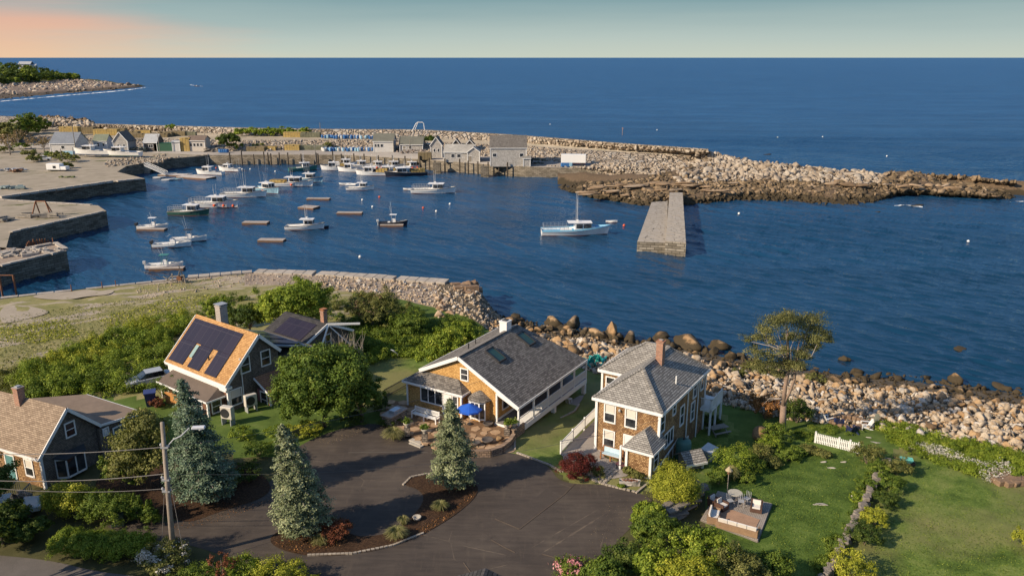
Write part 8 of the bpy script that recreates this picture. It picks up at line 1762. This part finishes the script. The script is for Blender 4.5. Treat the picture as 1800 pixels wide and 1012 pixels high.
# wooden deck with lounge furniture
DZ = 5.0; dk_ = [(1268, 862), (1358, 884), (1345, 945), (1330, 950), (1240, 905), (1245, 880)]
w_ = [P3(x, y, DZ) for x, y in [(1262, 862), (1357, 884), (1332, 950), (1232, 912)]]; A_, B_, C_, D_ = w_
wd_ = thing('wooden_deck', 'grey plank garden deck with a lounge set', 'deck', tuple(A_)); mb = MB(); n_ = 34
for k in range(n_):
    u0, u1 = k / n_, (k + .9) / n_; mb.slab([A_.lerp(B_, u0) - A_, A_.lerp(B_, u1) - A_, D_.lerp(C_, u1) - A_, D_.lerp(C_, u0) - A_], .06)
mb.build('planks', M('deck_plank', (.30, .26, .22), .85, 4, .25, .3), wd_); ff = MB()
for a, c in ((A_, B_), (B_, C_), (C_, D_), (D_, A_)): ff.bar(a - A_ - Vector((0, 0, .25)), c - A_ - Vector((0, 0, .25)), .08, .4)
ff.build('frame', M('deck_frame', (.17, .15, .13), .85), wd_)
rg = [P3(x, y, DZ + .012) for x, y in [(1280, 893), (1336, 913), (1322, 938), (1250, 912)]]; me = bpy.data.meshes.new('rug'); me.from_pydata([tuple(p) for p in rg] + [(p.x, p.y, p.z + .015) for p in rg], [], [(4, 5, 6, 7), (0, 1, 5, 4), (1, 2, 6, 5), (2, 3, 7, 6), (3, 0, 4, 7)]); tag(link('rug', me, M('rug_tan', (.36, .22, .14), .95, 9, .2)), 'tan outdoor rug under the lounge set', 'rug')
wick = M('wicker_brown', (.09, .045, .03), .8, 20, .3, .5); cush = M('cushion_white', (.66, .62, .56), .9, 5, .08)
def lounge(label, loc, rz, L, wick_=None):
    t_ = thing('sofa' if L > 1.2 else 'armchair', label, 'sofa' if L > 1.2 else 'chair', tuple(loc), rz); MB().box(-L / 2, L / 2, -.4, .4, .05, .32).build('base', wick_ or wick, t_); MB().box(-L / 2, L / 2, .3, .42, .32, .78 if L < 1.2 else .52).build('backrest', wick_ or wick, t_)
    for s in (-1, 1): MB().box(min(s * L / 2, s * (L / 2 - .1)), max(s * L / 2, s * (L / 2 - .1)), -.4, .3, .32, .58).build('armrest', wick_ or wick, t_)
    n_ = max(1, round(L / .8))
    for k in range(n_): x0 = -L / 2 + .11 + k * (L - .22) / n_; MB().box(x0 + .01, x0 + (L - .22) / n_ - .01, -.38, .28, .33, .46).build('cushion', cush, t_, bevel=.03); MB().rbox((x0 + (L - .22) / n_ / 2, .24, .62), ((L - .22) / n_ - .04, .12, .34), 0, -.2).build('cushion', cush, t_)
    return t_
tan_w = M('teak_light', (.27, .17, .10), .7, 8, .2)
rd = math.atan2((B_ - A_).y, (B_ - A_).x)
lounge('long teak sofa with white cushions on the deck rug', P3(1296, 932, DZ), rd + math.pi - .05, 3.0, tan_w); lounge('short end of the teak sofa with bluish cushions', P3(1254, 912, DZ), rd + math.pi / 2 + .1, 1.6, tan_w)
lounge('brown wicker chair with white seat at the deck back', P3(1329, 897, DZ), rd + .1, .85); lounge('brown wicker chair at the left of the deck, rear', P3(1256, 888, DZ), rd + 1.2, .8); lounge('brown wicker chair at the left of the deck, front', P3(1268, 894, DZ), rd + 1.2, .8)
bt_ = thing('bistro_table', 'round pale bistro table at the back edge of the deck', 'table', tuple(P3(1291, 880, DZ))); MB().lathe([(.55, .7), (.55, .74)], (0, 0, 0), 20).build('tabletop', M('table_pale', (.45, .42, .34), .6), bt_)
for k in range(3): a = k * 2.1; MB().bar((.1 * math.cos(a), .1 * math.sin(a), .7), (.4 * math.cos(a), .4 * math.sin(a), 0), .04).build('leg', dark, bt_)
for (x, y, rz, lab) in [(1283, 888, .3, 'iron chair left of the bistro table'), (1302, 889, -.3, 'iron chair in front of the bistro table'), (1312, 884, -.9, 'iron chair right of the bistro table')]:
    t_ = thing('iron_chair', lab, 'chair', tuple(P3(x, y, DZ)), rz); MB().box(-.22, .22, -.22, .22, .43, .46).build('seat', metal_grey, t_); mb = MB()
    for k in range(4): mb.bar((-.2 + .13 * k, .22, .46), (-.2 + .13 * k, .26, .95), .03)
    mb.build('backrest', metal_grey, t_)
    for a in (-.2, .2):
        for c in (-.2, .2): MB().bar((a, c, .44), (a * 1.1, c * 1.1, 0), .03).build('leg', metal_grey, t_)
bh_ = thing('bird_feeder', 'thatched bird feeder on a thin post beside the deck', 'bird feeder', tuple(G(1278, 868))); MB().tube([(0, 0, 0), (0, 0, 1.9)], .035, 6).build('post', wood_grey, bh_); MB().lathe([(.02, .35), (.3, 0), (.26, -.04)], (0, 0, 2.1), 10).build('roof', M('thatch', (.4, .32, .2), .9), bh_); MB().lathe([(.12, -.3), (.12, 0)], (0, 0, 2.1), 8).build('house', wood_brown, bh_)
o = thing('lawn_chaise', 'pale folding lounger on the shaded lawn', 'lounger', tuple(G(697, 626)), .9); MB().bar((0, 0, .35), (1.3, 0, .35), .55, .06).build('seat', M('chaise_blue', (.5, .55, .62), .7), o); MB().bar((0, 0, .35), (-.6, 0, .95), .55, .06).build('backrest', _mc['chaise_blue'], o)
for x in (0, 1.1):
    for y in (-.22, .22): MB().bar((x, y, .33), (x, y, 0), .04).build('leg', metal_grey, o)
wb = thing('wheelbarrow', 'teal wheelbarrow at the top of the dry stone wall', 'wheelbarrow', tuple(G(1590, 817)), -.3); MB().add([(-.3, -.2, .3), (.4, -.2, .3), (.4, .2, .3), (-.3, .2, .3), (-.5, -.35, .62), (.6, -.35, .62), (.6, .35, .62), (-.5, .35, .62)], [(0, 3, 2, 1), (0, 1, 5, 4), (1, 2, 6, 5), (2, 3, 7, 6), (3, 0, 4, 7)]).build('tray', M('teal_tray', (.1, .35, .33), .5), wb); MB().tube([(.65, -.05, .2), (.65, .05, .2)], .2, 12).build('wheel', dark, wb); MB().bar((.65, -.2, .2), (-1.0, -.3, .5), .04).bar((.65, .2, .2), (-1.0, .3, .5), .04).build('handle', wood_brown, wb)
# steel steps and trellis behind the hip house
o = thing('picnic_table', 'grey picnic table in the shade behind the hip roofed house', 'table', tuple(P3(1262, 762, 3.8)), .4); MB().box(-.9, .9, -.4, .4, .7, .76).build('tabletop', wood_grey, o)
for s in (-1, 1): MB().box(-.9, .9, min(s * .6, s * .85), max(s * .6, s * .85), .42, .46).build('bench', wood_grey, o); MB().bar((s * .7, -.7, 0), (s * .7, .1, .7), .08).build('leg', wood_grey, o); MB().bar((s * .7, .7, 0), (s * .7, -.1, .7), .08).build('leg', wood_grey, o)
# bare trellis vine on the gable of the dark wing
mb = MB(); c0 = P3(612, 640, 5)
for k in range(60): a = Vector((c0.x + random.uniform(-2.2, 1.5), c0.y + random.uniform(-1, 1), 4.5)); mb.tube([a, a + Vector((random.uniform(-.4, .4), random.uniform(-.3, .3), 2)), a + Vector((random.uniform(-.9, .9), random.uniform(-.5, .5), random.uniform(3, 4.4)))], [.05, .035, .012], 5)
tag(mb.build('bare_vine', bark_pale), 'tangle of bare pale branches before the dark gable', 'vine')
